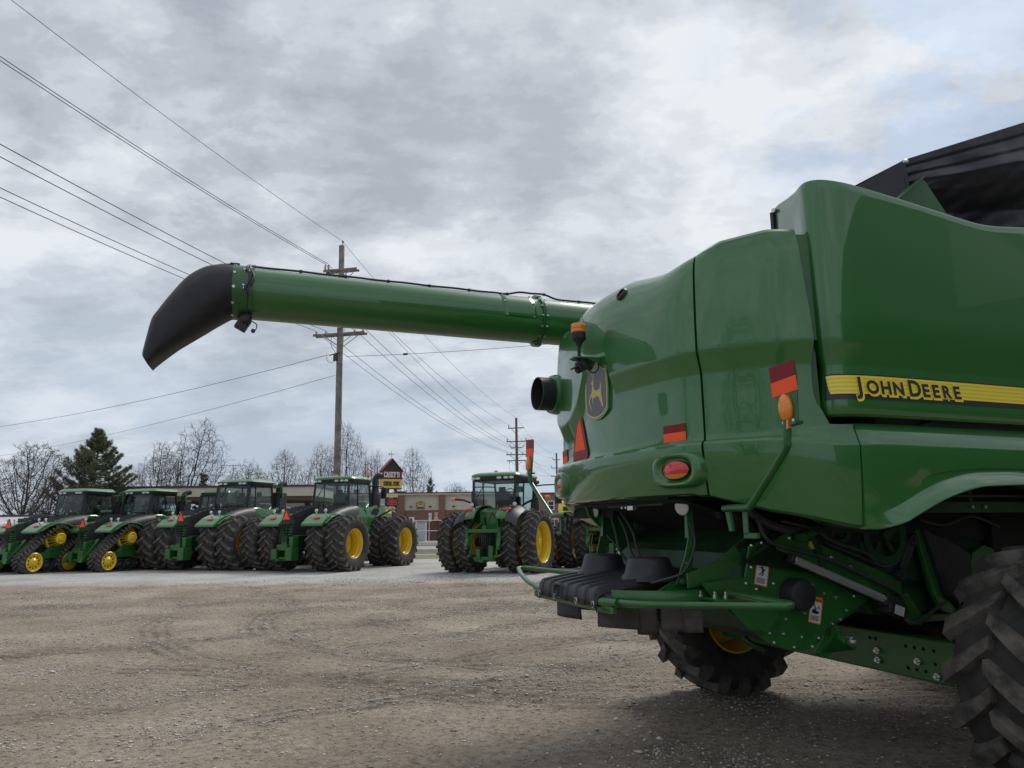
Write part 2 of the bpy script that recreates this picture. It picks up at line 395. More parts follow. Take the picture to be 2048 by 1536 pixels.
def build_ground():
    xs = axis_pts(-9, 6.5, .045, -1600, 1600, 1.06); ys = axis_pts(2.2, 13, .045, -300, 2600, 1.045)
    X, Y = np.meshgrid(xs, ys, indexing='ij'); Z = gheight(X, Y)
    nx, ny = X.shape
    me = bpy.data.meshes.new('ground')
    co = np.stack([X, Y, Z], -1).reshape(-1, 3)
    me.vertices.add(nx * ny); me.vertices.foreach_set('co', co.ravel())
    i = np.arange(nx - 1)[:, None] * ny + np.arange(ny - 1)[None, :]
    q = np.stack([i, i + ny, i + ny + 1, i + 1], -1).reshape(-1)
    nf = (nx - 1) * (ny - 1)
    me.loops.add(nf * 4); me.loops.foreach_set('vertex_index', q)
    me.polygons.add(nf); me.polygons.foreach_set('loop_start', np.arange(nf) * 4)
    me.polygons.foreach_set('use_smooth', np.ones(nf, bool))
    me.update(calc_edges=True); me.validate()
    at = me.attributes.new('mud', 'FLOAT', 'POINT'); at.data.foreach_set('value', rut_mask(X, Y).reshape(-1).astype(np.float32))
    m = bpy.data.materials.new('dirt_and_gravel'); m.use_nodes = True; nt = m.node_tree; N = nt.nodes; L = nt.links
    b = N['Principled BSDF']; b.inputs['Roughness'].default_value = .9; b.inputs['Specular IOR Level'].default_value = .25
    tc = N.new('ShaderNodeTexCoord')
    def noise(scale, det=5, rough=.6, sc=(1, 1, 1)):
        mp = N.new('ShaderNodeMapping'); mp.inputs['Scale'].default_value = sc; L.new(tc.outputs['Object'], mp.inputs[0])
        n = N.new('ShaderNodeTexNoise'); n.inputs['Scale'].default_value = scale; n.inputs['Detail'].default_value = det; n.inputs['Roughness'].default_value = rough
        L.new(mp.outputs[0], n.inputs[0]); return n.outputs[0]
    def ramp(v, st):
        r = N.new('ShaderNodeValToRGB'); L.new(v, r.inputs[0]); e = r.color_ramp.elements
        e[0].position, e[0].color = st[0][0], (*st[0][1], 1); e[1].position, e[1].color = st[-1][0], (*st[-1][1], 1)
        for p, c in st[1:-1]: k = e.new(p); k.color = (*c, 1)
        return r.outputs[0]
    def mix(f, a, bb, mode='MIX'):
        k = N.new('ShaderNodeMix'); k.data_type = 'RGBA'; k.blend_type = mode
        for sidx, v in ((0, f), (6, a), (7, bb)):
            if isinstance(v, (float, int)): k.inputs[sidx].default_value = v
            elif isinstance(v, tuple): k.inputs[sidx].default_value = (*v, 1)
            else: L.new(v, k.inputs[sidx])
        return k.outputs[2]
    def mth(op, a, bb=0.0, cl=False):
        k = N.new('ShaderNodeMath'); k.operation = op; k.use_clamp = cl
        for sidx, v in ((0, a), (1, bb)):
            if isinstance(v, (float, int)): k.inputs[sidx].default_value = v
            else: L.new(v, k.inputs[sidx])
        return k.outputs[0]
    base = ramp(noise(.55, 6, .62), [(.33, (.205, .166, .127)), (.5, (.278, .230, .181)), (.66, (.354, .302, .246))])
    grit = ramp(noise(13, 7, .8), [(.36, (.36, .34, .32)), (.5, (1, 1, 1)), (.68, (1.45, 1.44, 1.43))])
    c = mix(.85, base, grit, 'MULTIPLY')
    mud = N.new('ShaderNodeAttribute'); mud.attribute_name = 'mud'
    mudn = mth('MULTIPLY', mud.outputs['Fac'], ramp(noise(4.5, 6, .75), [(.36, (.2, .2, .2)), (.52, (1, 1, 1))]))
    c = mix(mth('MULTIPLY', mudn, .85), c, (.082, .066, .052))
    # wider damp, darker streaks
    st = ramp(noise(.22, 5, .65, (.7, 1.6, 1)), [(.46, (0, 0, 0)), (.62, (1, 1, 1))])
    c = mix(mth('MULTIPLY', st, .22), c, (.130, .106, .084))
    # embedded stones
    v = N.new('ShaderNodeTexVoronoi'); v.inputs['Scale'].default_value = 26; L.new(tc.outputs['Object'], v.inputs[0])
    stone = ramp(v.outputs['Distance'], [(.16, (1, 1, 1)), (.27, (0, 0, 0))])
    pick = N.new('ShaderNodeSeparateColor'); L.new(v.outputs['Color'], pick.inputs[0])
    sel = mth('GREATER_THAN', pick.outputs[0], mth('SUBTRACT', .86, mth('MULTIPLY', noise(.8, 4, .7), .35)))
    sm = mth('MULTIPLY', stone, sel)
    c = mix(mth('MULTIPLY', sm, .75), c, mix(pick.outputs[1], (.26, .25, .23), (.52, .50, .47)))
    # pale crushed-stone lot beyond the dirt
    geo = N.new('ShaderNodeSeparateXYZ'); L.new(tc.outputs['Object'], geo.inputs[0])
    edge = mth('ADD', geo.outputs['Y'], mth('MULTIPLY', mth('SUBTRACT', noise(.28, 5, .65), .5), 7.0))
    edge = mth('ADD', edge, mth('MULTIPLY', geo.outputs['X'], .03))
    gm = ramp(mth('MULTIPLY', edge, .02), [(.415, (0, 0, 0)), (.470, (1, 1, 1))])
    gc = ramp(noise(14, 6, .8), [(.28, (.16, .155, .15)), (.48, (.40, .39, .375)), (.7, (.66, .65, .63))])
    gc = mix(.5, gc, ramp(noise(.5, 5, .65), [(.36, (.55, .52, .48)), (.56, (1, 1, 1))]), 'MULTIPLY')
    c = mix(gm, c, gc)
    L.new(c, b.inputs['Base Color'])
    hh = mth('ADD', mth('MULTIPLY', noise(16, 6, .75), .6), mth('MULTIPLY', sm, .5))
    hh = mth('ADD', hh, mth('MULTIPLY', noise(55, 3, .6), .25))
    bp = N.new('ShaderNodeBump'); bp.inputs['Strength'].default_value = 1.0; bp.inputs['Distance'].default_value = .045
    L.new(hh, bp.inputs['Height']); L.new(bp.outputs[0], b.inputs['Normal'])
    me.materials.append(m)
    o = bpy.data.objects.new('ground', me); COL.objects.link(o); struct(o)
build_ground()
def sheet(name, x0, x1, y0, y1, z, m, kind='structure', nx=2, ny=2, wav=0):
    mb = MB()
    mb.grid(lambda u, v: (x0 + (x1 - x0) * u, y0 + (y1 - y0) * v + (wav * (mnoise.noise(Vector((u * 60, v * 3, 1)))) if wav else 0), z), nx, ny)
    o = obj(name, mb, m, smooth=0); o['kind'] = kind; return o
ROADM = mat('pale_asphalt_road', (.30, .295, .29), .9, var=.25, vscale=.6)
GRASSM = mat('dry_winter_grass', (.20, .165, .085), .95, var=.5, vscale=1.2, col2=(.115, .115, .045), bump=.5, bscale=9)
GRASSG = mat('green_verge_grass', (.12, .125, .055), .95, var=.5, vscale=1.0, col2=(.06, .075, .028), bump=.5, bscale=9)
LOTM = mat('pale_concrete_forecourt', (.36, .35, .335), .9, var=.2, vscale=.4)
sheet('grass_verge', -120, 120, 37.5, 43, .010, GRASSM, nx=160, ny=6, wav=.6)
sheet('grass_verge', -120, 120, 44.5, 51.0, .014, GRASSG, nx=160, ny=6, wav=.6)
ROAD = sheet('road', -300, 300, 51.5, 60.0, .024, ROADM)
sheet('grass_verge', -300, 300, 60.2, 72, .018, GRASSM, nx=160, ny=6, wav=.5)
sheet('forecourt', -120, 60, 72.5, 125, .022, LOTM)
mb = MB()
mb.bx(-300, 300, 60.02, 60.16, .02, .15); struct(obj('kerb', mb, mat('concrete_kerb', (.42, .41, .39), .9), smooth=0))

def build_stones():
    rng = np.random.default_rng(5)
    oct_v = np.array([(1, 0, 0), (-1, 0, 0), (0, 1, 0), (0, -1, 0), (0, 0, 1), (0, 0, -.6)], float)
    oct_f = np.array([(0, 2, 4), (2, 1, 4), (1, 3, 4), (3, 0, 4), (2, 0, 5), (1, 2, 5), (3, 1, 5), (0, 3, 5)])
    n0 = 230000
    d = 2.6 + 22 * rng.random(n0) ** 1.25; a = (rng.random(n0) - .5) * 1.75
    x = d * np.sin(a); y = d * np.cos(a)
    dens = fbm(x * .9, y * .9, 4, 91) + .30 * rut_mask(x, y)
    k = rng.random(n0) < np.clip((dens - .38) * 3.4, .16, 1); x = x[k]; y = y[k]; n = len(x)
    sz = (.0036 + .0085 * rng.random(n) ** 2.4) * (.85 + .04 * y) + .016 * (rng.random(n) < .02) * rng.random(n)
    z = gheight(x, y)
    V = oct_v[None] * (1 + .45 * (rng.random((n, 6, 1)) - .5)) * (sz[:, None, None] * (1 + .7 * (rng.random((n, 1, 3)) - .5))) * np.array([1.25, 1.25, .55])
    t = rng.random(n) * 2 * pi; c, s = np.cos(t)[:, None], np.sin(t)[:, None]
    vx = V[:, :, 0] * c - V[:, :, 1] * s; vy = V[:, :, 0] * s + V[:, :, 1] * c
    P = np.stack([vx + x[:, None], vy + y[:, None], V[:, :, 2] + (z + sz * .25)[:, None]], -1).reshape(-1, 3)
    F = (oct_f[None] + (np.arange(n) * 6)[:, None, None]).reshape(-1)
    me = bpy.data.meshes.new('gravel'); me.vertices.add(len(P)); me.vertices.foreach_set('co', P.ravel())
    nf = len(F) // 3; me.loops.add(nf * 3); me.loops.foreach_set('vertex_index', F); me.polygons.add(nf); me.polygons.foreach_set('loop_start', np.arange(nf) * 3)
    me.update(calc_edges=True)
    sh = me.attributes.new('shade', 'FLOAT', 'POINT'); sh.data.foreach_set('value', np.repeat(rng.random(n), 6).astype(np.float32))
    m = bpy.data.materials.new('loose_stone'); m.use_nodes = True; nt = m.node_tree; b = nt.nodes['Principled BSDF']; b.inputs['Roughness'].default_value = .9
    at = nt.nodes.new('ShaderNodeAttribute'); at.attribute_name = 'shade'
    r = nt.nodes.new('ShaderNodeValToRGB'); e = r.color_ramp.elements; e[0].color = (.26, .235, .205, 1); e[1].color = (.72, .70, .66, 1); k = e.new(.6); k.color = (.42, .39, .35, 1)
    nt.links.new(at.outputs['Fac'], r.inputs[0]); nt.links.new(r.outputs[0], b.inputs['Base Color'])
    me.materials.append(m); o = bpy.data.objects.new('gravel', me); COL.objects.link(o); o['kind'] = 'stuff'
build_stones()

# ------------------------------------------------------------------ wheels
def tyre_mesh(name, R, W, Rr, nl, lug=.05, lugw=.055, n=56, sag=.0):
    """axis along y, rim radius Rr; chevron lugs lead at the centre when rolling towards +x"""
    mb = MB(); mb.m = 0
    Rc = R - lug
    def rad(y):     # carcass radius across the width
        t = abs(y) / (W / 2)
        return Rc - .028 * R * t ** 2.2
    sh = Rc - .03 * R
    half = [(0, Rc), (.25, rad(.25 * W / 2)), (.6, rad(.6 * W / 2)), (.86, rad(.86 * W / 2)), (.98, sh - .035), (1.04, sh - .11), (1.05, Rr + (sh - Rr) * .52), (.98, Rr + (sh - Rr) * .2), (.9, Rr + .03), (.84, Rr), (.80, Rr - .02)]
    prof = [(r, -t * W / 2) for t, r in half[::-1]] + [(r, t * W / 2) for t, r in half[1:]]
    vs = []
    mb.rows([[(r * sin(2 * pi * j / n), h, r * cos(2 * pi * j / n)) for j in range(n)] for r, h in prof], close=True)
    mb.m = 1
    ts = [0, .22, .45, .68, .86, 1.0, 1.06]
    for side in (-1, 1):
        for i in range(nl):
            th0 = 2 * pi * (i + (.5 if side > 0 else 0)) / nl
            secs = []
            for t in ts:
                y = side * (-.05 + t * 1.05) * W / 2
                if t > 1: y = side * 1.035 * W / 2
                back = min(t, 1.0) * .95 * (W / 2) / R        # edge trails the centre
                th = th0 - back * (1 - .18 * t)
                top = R - .012 * R * t ** 2
                bot = rad(min(abs(y), W / 2)) - .01
                if t > .95: top = R - .022 * R
                if t > 1.0: top = sh - .05; bot = sh - .12
                wb = lugw * (1.0 + .35 * (t if t < 1 else 1)); wt = wb * .62
                # direction along the lug -> width is measured mostly round the tyre
                da = wb / R; dt = wt / R
                def P(r, q): return (r * sin(q), y, r * cos(q))
                ylean = 0
                secs.append([P(bot, th - da), P(top, th - dt), P(top, th + dt), P(bot, th + da)])
            mb.rows(secs, flip=side > 0)
            b0 = len(mb.v)
            mb.add(secs[0], [(0, 1, 2, 3)] if side < 0 else [(3, 2, 1, 0)]); mb.add(secs[-1], [(3, 2, 1, 0)] if side < 0 else [(0, 1, 2, 3)])
    if sag:
        mb.v = [(x, y * (1.0 + (.12 if z < -R * .6 else 0) * min(1, (-z - R * .6) / (R * .4))), max(z, -(R - sag))) for x, y, z in mb.v]
    return mesh_of(name, mb, [RUBBER, RUBLUG], 38)
def rim_mesh(name, Rr, W, dish, hub=.2, holes=10):
    """rim barrel; outer face towards +y; dish = y of the disc"""
    mb = MB()
    h = W * .41
    mb.ring([(Rr + .012, h), (Rr - .012, h + .012), (Rr - .03, h - .01), (Rr - .045, h * .55), (Rr - .075, h * .45), (Rr - .085, 0), (Rr - .075, -h * .5), (Rr - .03, -h), (Rr + .012, -h), (Rr - .005, -h * .6), (Rr - .05, 0), (Rr - .005, h * .7)], 'y', n=40)
    o = MB()
    o.ring([(Rr - .07, dish), (Rr - .12, dish + .03), (Rr - .2, dish + .035), (hub + .10, dish - .02), (hub + .02, dish + .0), (hub + .02, dish - .02), (Rr - .2, dish + .01), (Rr - .07, dish - .02)], 'y', n=40)
    mb.v, off = mb.v + o.v, len(mb.v); mb.f += [[i + off for i in f] for f in o.f]; mb.mi += o.mi
    return mesh_of(name, mb, YELLOW, 35), mb
def hub_mesh(name, dish, hub, nb=10, depth=.06):
    mb = MB()
    mb.lathe([(hub + .03, dish - .03), (hub + .03, dish + .012), (hub, dish + .02), (hub * .62, dish + depth * .4), (hub * .55, dish + depth), (hub * .42, dish + depth + .02), (.0001, dish + depth + .02)], 'y', n=28)
    for i in range(nb):
        a = 2 * pi * i / nb
        mb.lathe([(.018, dish), (.018, dish + .045), (.0001, dish + .045)], 'y', (hub * .82 * sin(a), 0, hub * .82 * cos(a)), n=6)
    return mesh_of(name, mb, YELLOW, 35)
def wheel(parent, x, y, z, tyre, rim, hubm, side, name='wheel'):
    w = obj(name, hubm, None, parent); w.location = (x, y, z); w.rotation_euler = (0, 0, 0 if side > 0 else pi)
    t = obj('tyre', tyre, None, w)
    if side < 0: t.rotation_euler = (0, 0, pi)
    obj('rim', rim, None, w)
    return w

# ------------------------------------------------------------------ combine harvester (local x forward, y left, z up, origin on the ground under the rear axle)
CO = (2.64, 6.18, 0); CA = radians(20.6)
comb = thing('combine_harvester', 'large green combine harvester seen from behind with its unloading auger folded back past its tail', 'combine harvester', CO, CA)
_half = [(3.3, -1.67), (1.4, -1.67), (.4, -1.67), (-.9, -1.67), (-1.3, -1.635), (-1.58, -1.52), (-1.8, -1.3), (-1.97, -1.085), (-2.05, -.88), (-2.12, -.45), (-2.15, 0)]
_pl = catmull([(x, y, 0) for x, y in _half + [(x, -y) for x, y in _half[-2::-1]]], 12)
PX = np.array([p.x for p in _pl]); PY = np.array([p.y for p in _pl])
PS = np.concatenate([[0], np.cumsum(np.hypot(np.diff(PX), np.diff(PY)))]); PL = PS[-1]
def pl_pt(s):
    x = np.interp(s, PS, PX); y = np.interp(s, PS, PY); e = .02
    dx = np.interp(s + e, PS, PX) - np.interp(s - e, PS, PX); dy = np.interp(s + e, PS, PY) - np.interp(s - e, PS, PY); n = math.hypot(dx, dy)
    return float(x), float(y), float(-dy / n), float(dx / n)      # outward normal
    # travelling right-front -> rear -> left-front, outward is to the left of (-dir)
def _chk():
    x, y, nx, ny = pl_pt(PL / 2); return nx
_sg = 1 if _chk() < 0 else -1
def S_y(y): m = PX < -1.9; return float(np.interp(y, PY[m], PS[m]))
def S_xr(x): k = PY < -1.0; return float(np.interp(-x, -PX[k], PS[k]))
def PT(s, inset, z):
    x, y, nx, ny = pl_pt(s); return (x - _sg * nx * inset, y - _sg * ny * inset, z)
SR = S_y(-1.095); SL = PL - SR; SC0 = PL / 2
def ztop_d(s):
    d = abs(s - SC0)
    return interp(d, [0, .35, .62, .85, 1.1, 1.3, 1.6, 1.85], [.05, .045, .0, -.02, -.01, .035, .055, .03])
BX = [-2.3, -1.97, -1.73, -1.5, -1.33, -1.2, -1.12, -1.03, -.85, -.67, -.4, .05, .5, .8, 1.1, 1.4, 1.9, 2.5, 3.3]
BZ = [1.815, 1.81, 1.71, 1.655, 1.615, 1.595, 1.602, 1.63, 1.715, 1.79, 1.85, 1.865, 1.80, 1.68, 1.5, 1.45, 1.5, 1.9, 2.12]
_bx = np.arange(-2.4, 3.4, .01); _bz = np.interp(_bx, BX, BZ); _bs = np.convolve(np.pad(_bz, 17, mode='edge'), np.hanning(37)[1:-1] / np.hanning(37)[1:-1].sum(), mode='valid'); _bz = np.where(_bx > -1.3, _bs[:len(_bx)], _bz); BX, BZ = list(_bx), list(_bz)
def zbot(s):
    x, y, _, _ = pl_pt(s)
    return 1.822 if (abs(y) < 1.0 and x < -1.9) else interp(x, BX, BZ)
def band(s):            # vertical shift of the groove: it climbs over the emblem and drops beside the exhaust
    y = s - SC0
    return interp(y, [-.24, -.19, .16, .22, .34, .55, .75, .95, 1.2, 1.5], [0, .17, .17, .06, -.12, -.24, -.26, -.2, -.05, 0])
PROF = [(-9, .34), (-9, .16), (-9, .075), (1.835, .05), (1.90, .035), (2.02, .012), (2.115, -.002), (2.135, .0), (2.15, .012), (2.162, .042), (2.19, .05), (2.215, .05), (2.24, .05), (2.27, .05), (2.305, .05), (2.35, .05), (2.40, .05), (2.45, .05), ('b', .05, 2.585), ('b', .046, 2.605), ('b', .006, 2.715), ('b', 0, 2.735), ('b', .0, 2.76),
        (2.92, .004), (3.05, .012), (3.17, .026), (3.26, .045), (3.325, .075), (3.375, .12), (3.41, .18), (3.435, .27), (3.455, .42), (3.475, .65), (3.49, .95)]
TIGHT = [(3.17, .016), (3.28, .022), (3.36, .030), (3.405, .042), (3.425, .062), (3.434, .10), (3.44, .20), (3.445, .4), (3.45, .7)]
def shell_pts(s, zb=None):
    out = []; zb = zbot(s) if zb is None else zb; dt = ztop_d(s); bd = band(s)
    for i, p in enumerate(PROF):
        z, ins = p[0], p[1]
        if z == 'b': z = p[2] + bd
        elif z == -9: z = zb + (.015 if i == 0 else .0 if i == 1 else .002)
        elif z < 2.1: z = zb + (z - 1.822) / (2.135 - 1.822) * (2.135 - zb)
        elif 2.25 < z < 2.5: z += bd * .7 * ((z - 2.25) / .2) ** 1.5
        elif z == 2.92: z = 2.92 + bd * .5
        if z > 3.0:
            ch = min(1, max(0, (abs(s - SC0) - .75) / .55))      # the corner panels have a much tighter top edge
            if ch > 0 and i > 24:
                zz, ii = TIGHT[min(i - 25, len(TIGHT) - 1)]; z += (zz - z) * ch; ins += (ii - ins) * ch
            z += dt * (z - 3.0) / .4
        xx = pl_pt(s)[0]; w = min(1, max(0, (xx + 1.78) / .45)); w = w * w * (3 - 2 * w)
        if w > 0 and xx > -1.78 and 2.1 < p[0] < 2.3 if p[0] != 'b' else False:
            zz, ii = interp(p[0], [2.115, 2.135, 2.15, 2.162, 2.19, 2.215], [2.085, 2.10, 2.135, 2.17, 2.205, 2.22]), interp(p[0], [2.115, 2.135, 2.15, 2.162, 2.19, 2.215], [0, .004, .018, .033, .047, .05])
            z += (zz - z) * w; ins += (ii - ins) * w
        if ins > .3 and i > 5: ins *= min(1, .55 + .45 * (1 - min(1, abs(s - SC0) / 1.7)))
        out.append(PT(s, ins, z))
    return out
def build_shell():
    gap = .008
    mb = MB(); ss = list(np.linspace(SR + gap, SC0 - .26, 26)) + list(np.linspace(SC0 - .24, SC0 + .3, 22)) + list(np.linspace(SC0 + .33, SL - gap, 26))
    R = [shell_pts(s) for s in ss]
    def inner(row, s): 
        x, y, nx, ny = pl_pt(s); return [(p[0] + _sg * -nx * .045, p[1] + _sg * -ny * .045, p[2]) for p in row]
    R = [inner(R[0], ss[0])] + R + [inner(R[-1], ss[-1])]
    mb.rows(R)
    return obj('rear_hood', mb, GREEN, comb, smooth=28)
hood = build_shell()
def s_edge(z):
    x = interp(z, [2.205, 2.215, 2.24, 2.29, 2.36, 2.46, 2.56, 2.66, 2.94, 3.5], [-1.16, -1.25, -1.36, -1.43, -1.475, -1.485, -1.485, -1.465, -1.475, -1.51])
    return S_xr(x)
SP = S_xr(-1.255)
def build_corner(side):
    mb = MB(); n = 34; R = []
    gap = .008
    cols = []
    for i in range(n):
        t = i / (n - 1); row = []
        base = shell_pts(SR - gap)
        for k, p in enumerate(base):
            z = p[2]
            se = SP + .004 if z < 2.2 else s_edge(z)
            s = (SR - gap) + (se - (SR - gap)) * t
            q = shell_pts(s)[k]
            row.append(q)
        cols.append(row)
    x0 = [(p[0] + .035, p[1] + .035, p[2]) for p in cols[0]]
    def inn(row):
        return [(p[0] + .03, p[1] + .07, p[2]) for p in row]
    mb.rows([x0] + cols + [inn(cols[-1])], flip=True)
    if side > 0: mb = mb.mirror_y()
    return obj('corner_panel', mb, GREEN, comb, smooth=28)
build_corner(-1); build_corner(1)
def build_arch(side):
    mb = MB(); cols = []
    xs = list(np.linspace(-1.25, -1.0, 12)) + list(np.linspace(-.97, 3.2, 84))
    for x in xs:
        s = S_xr(x); zb = interp(x, BX, BZ); w = interp(x, [-1.25, -1.18, -1.0, -.6], [0, .0, .75, 1])
        row = []
        for z, ins in ((2.235, .10), (2.228, .062), (2.215, .05), (2.10, .004), (2.085, 0), ((2.085 + zb) / 2, .012), (zb + .16, .02), (zb + .098, .024 - .004 * w)):
            row.append(PT(s, ins, max(z, zb + .02)))
        row += [PT(s, .024 - .016 * w, zb + .09), PT(s, .03 - .085 * w, zb + .022), PT(s, .032 - .092 * w, zb + .006), PT(s, .036 - .085 * w, zb), PT(s, .10, zb + .004), PT(s, .2, zb + .02)]
        cols.append(row)
    cols = [[(p[0], p[1] + .05, p[2]) for p in cols[0]]] + cols
    mb.rows(cols, flip=True)
    if side > 0: mb = mb.mirror_y()
    return obj('wheel_arch_panel', mb, GREEN, comb, smooth=30)
build_arch(-1); build_arch(1)
# big side door with the maker's stripe
_dp = catmull([(-1.19, -1.05, 0), (-1.23, -1.14, 0), (-1.33, -1.38, 0), (-1.395, -1.525, 0), (-1.40, -1.585, 0), (-1.36, -1.63, 0), (-1.25, -1.665, 0), (-1.05, -1.683, 0), (-.5, -1.69, 0), (.4, -1.69, 0), (1.6, -1.69, 0), (3.4, -1.69, 0)], 10)
DX = np.array([p.x for p in _dp]); DY = np.array([p.y for p in _dp]); DS = np.concatenate([[0], np.cumsum(np.hypot(np.diff(DX), np.diff(DY)))])
def D_pt(s, ins, z):
    x = np.interp(s, DS, DX); y = np.interp(s, DS, DY); e = .03
    dx = np.interp(s + e, DS, DX) - np.interp(s - e, DS, DX); dy = np.interp(s + e, DS, DY) - np.interp(s - e, DS, DY); n = math.hypot(dx, dy)
    return (float(x - dy / n * ins), float(y + dx / n * ins), z)
def D_s(x):
    k = DY < -1.57
    if x < -1.398: return D_s(-1.398) + (x + 1.398)
    return float(np.interp(x, DX[k], DS[k]))
def build_door(side):
    mb = MB(); cols = []
    for s in list(np.linspace(0, .72, 36)) + list(np.linspace(.75, DS[-1], 70)):
        x = float(np.interp(s, DS, DX))
        zt = interp(s, [0, .08, .27, .44, .56, .66, .80, 1.80, 1.90, 1.98, 2.06, 2.14, 2.5, 3.3], [3.85, 3.842, 3.80, 3.772, 3.768, 3.762, 3.75, 3.642, 3.634, 3.630, 3.632, 3.638, 3.68, 3.78])
        row = [D_pt(s, .10, 2.262), D_pt(s, .03, 2.262), D_pt(s, .012, 2.275), D_pt(s, 0.004, 2.30), D_pt(s, .0, 2.34), D_pt(s, .012, 2.45), D_pt(s, .022, 2.565), D_pt(s, .020, 2.58), D_pt(s, -.004, 2.70), D_pt(s, -.012, 2.73), D_pt(s, -.012, 2.9)]
        for q in (.25, .5, .75, .93): row.append(D_pt(s, -.012, 2.9 + (zt - 2.9) * q))
        row += [D_pt(s, -.012, zt - .012), D_pt(s, -.008, zt - .002), D_pt(s, .0, zt), D_pt(s, .016, zt - .002), D_pt(s, .02, zt - .02), D_pt(s, .06, zt - .4)]
        cols.append(row)
    mb.rows(cols, flip=True)
    if side > 0: mb = mb.mirror_y()
    return obj('side_door', mb, GREEN, comb, smooth=28)
door = build_door(-1); build_door(1)
# stripe and lettering on the door
def door_uv(x, z, off):
    s = D_s(x); ins = interp(z, [2.30, 2.34, 2.45, 2.565, 2.60, 2.70], [.004, 0, .012, .022, .017, -.004])
    p = D_pt(s, ins - off, z); return p
def door_patch(mb, x0, x1, za, zb, off, n=30):
    if x0 < -1.2 < x1: door_patch(mb, x0, -1.2, za, zb, off, 40); x0 = -1.2
    fa = za if callable(za) else (lambda x: za); fb = zb if callable(zb) else (lambda x: zb)
    mb.grid(lambda u, v: door_uv(x0 + (x1 - x0) * u, fa(x0 + (x1 - x0) * u) * (1 - v) + fb(x0 + (x1 - x0) * u) * v, off), n, 6, flip=False)
bk = MB(); door_patch(bk, -1.432, 3.3, 2.362, 2.518, .0025, 80)
bko = obj('stripe_border', bk, BLACKG, door, smooth=0)
ye = MB()
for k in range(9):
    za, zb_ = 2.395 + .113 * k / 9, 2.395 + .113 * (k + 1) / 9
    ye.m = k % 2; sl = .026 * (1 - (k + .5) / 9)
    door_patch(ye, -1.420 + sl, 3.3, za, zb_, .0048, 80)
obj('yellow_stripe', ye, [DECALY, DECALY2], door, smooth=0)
def door_text(name, items, m, off, offset):
    mb = MB()
    for body, xx, zz, size, sx in items:
        p = door_uv(xx, zz, off); q = door_uv(xx + .05, zz, off); r = door_uv(xx, zz + .03, off)
        text_into(mb, body, size, frame(p, Vector(q) - Vector(p), Vector(r) - Vector(p)), offset=offset, sx=sx)
    return obj(name, mb, m, door, smooth=0)
LET = [('J', -1.231, 2.441, 0.142, 0.98), ('O', -1.143, 2.434, 0.112, 1.02), ('H', -1.043, 2.434, 0.112, 1.05), ('N', -0.945, 2.434, 0.112, 1.05), ('D', -0.814, 2.441, 0.142, 1.00), ('E', -0.724, 2.434, 0.112, 1.10), ('E', -0.640, 2.434, 0.112, 1.10), ('R', -0.551, 2.434, 0.112, 1.05), ('E', -0.460, 2.434, 0.112, 1.10)]
door_text('lettering_outline', [(b, x + .004, z - .0085, s, c) for b, x, z, s, c in LET], DECALY, .0066, .0120)
door_text('lettering_outline', LET, DECALY, .0072, .0095)
door_text('lettering', LET, BLACKG, .0095, .0042)

# dark mass added inside the shells to block light
mb = MB(); mb.bx(-1.55, 3.3, -1.15, 1.15, 1.95, 3.1); mb.bx(-1.0, 3.3, -1.5, 1.5, 2.24, 3.35); mb.bx(-1.05, 3.2, -1.585, -1.5, 2.16, 2.7)
obj('inner_light_block', mb, DARK, comb, smooth=0)

mb = MB(); mb.prism([(-1.478, -1.535), (-1.405, -1.558), (-1.30, -1.3), (-1.22, -.95), (-1.45, -.95), (-1.60, -1.3)], 'z', 2.74, 3.42); mb.prism([(-1.43, -1.46), (-1.385, -1.50), (-1.30, -1.28), (-1.22, -.95), (-1.40, -.95), (-1.5, -1.25)], 'z', 2.28, 2.739); mb.prism([(-1.478, 1.535), (-1.405, 1.558), (-1.30, 1.3), (-1.22, .95), (-1.45, .95), (-1.60, 1.3)], 'z', 2.74, 3.42)
pieces('panel_filler', mb, GREEN_S, comb, smooth=0)  # blocks added to close a gap that mirrored bright sky
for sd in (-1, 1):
    mb = MB(); mb.grid(lambda u, v: (lambda s: (lambda p: (p[0], p[1] * -sd, p[2]))(PT(s, .06, zbot(s) + .012 + .45 * v)))(S_xr(1.2) + (SR - S_xr(1.2)) * u), 50, 4); obj('panel_shade_liner', mb, DARK, comb, smooth=60)  # dark sheets added to hide the lit inner faces of the panels
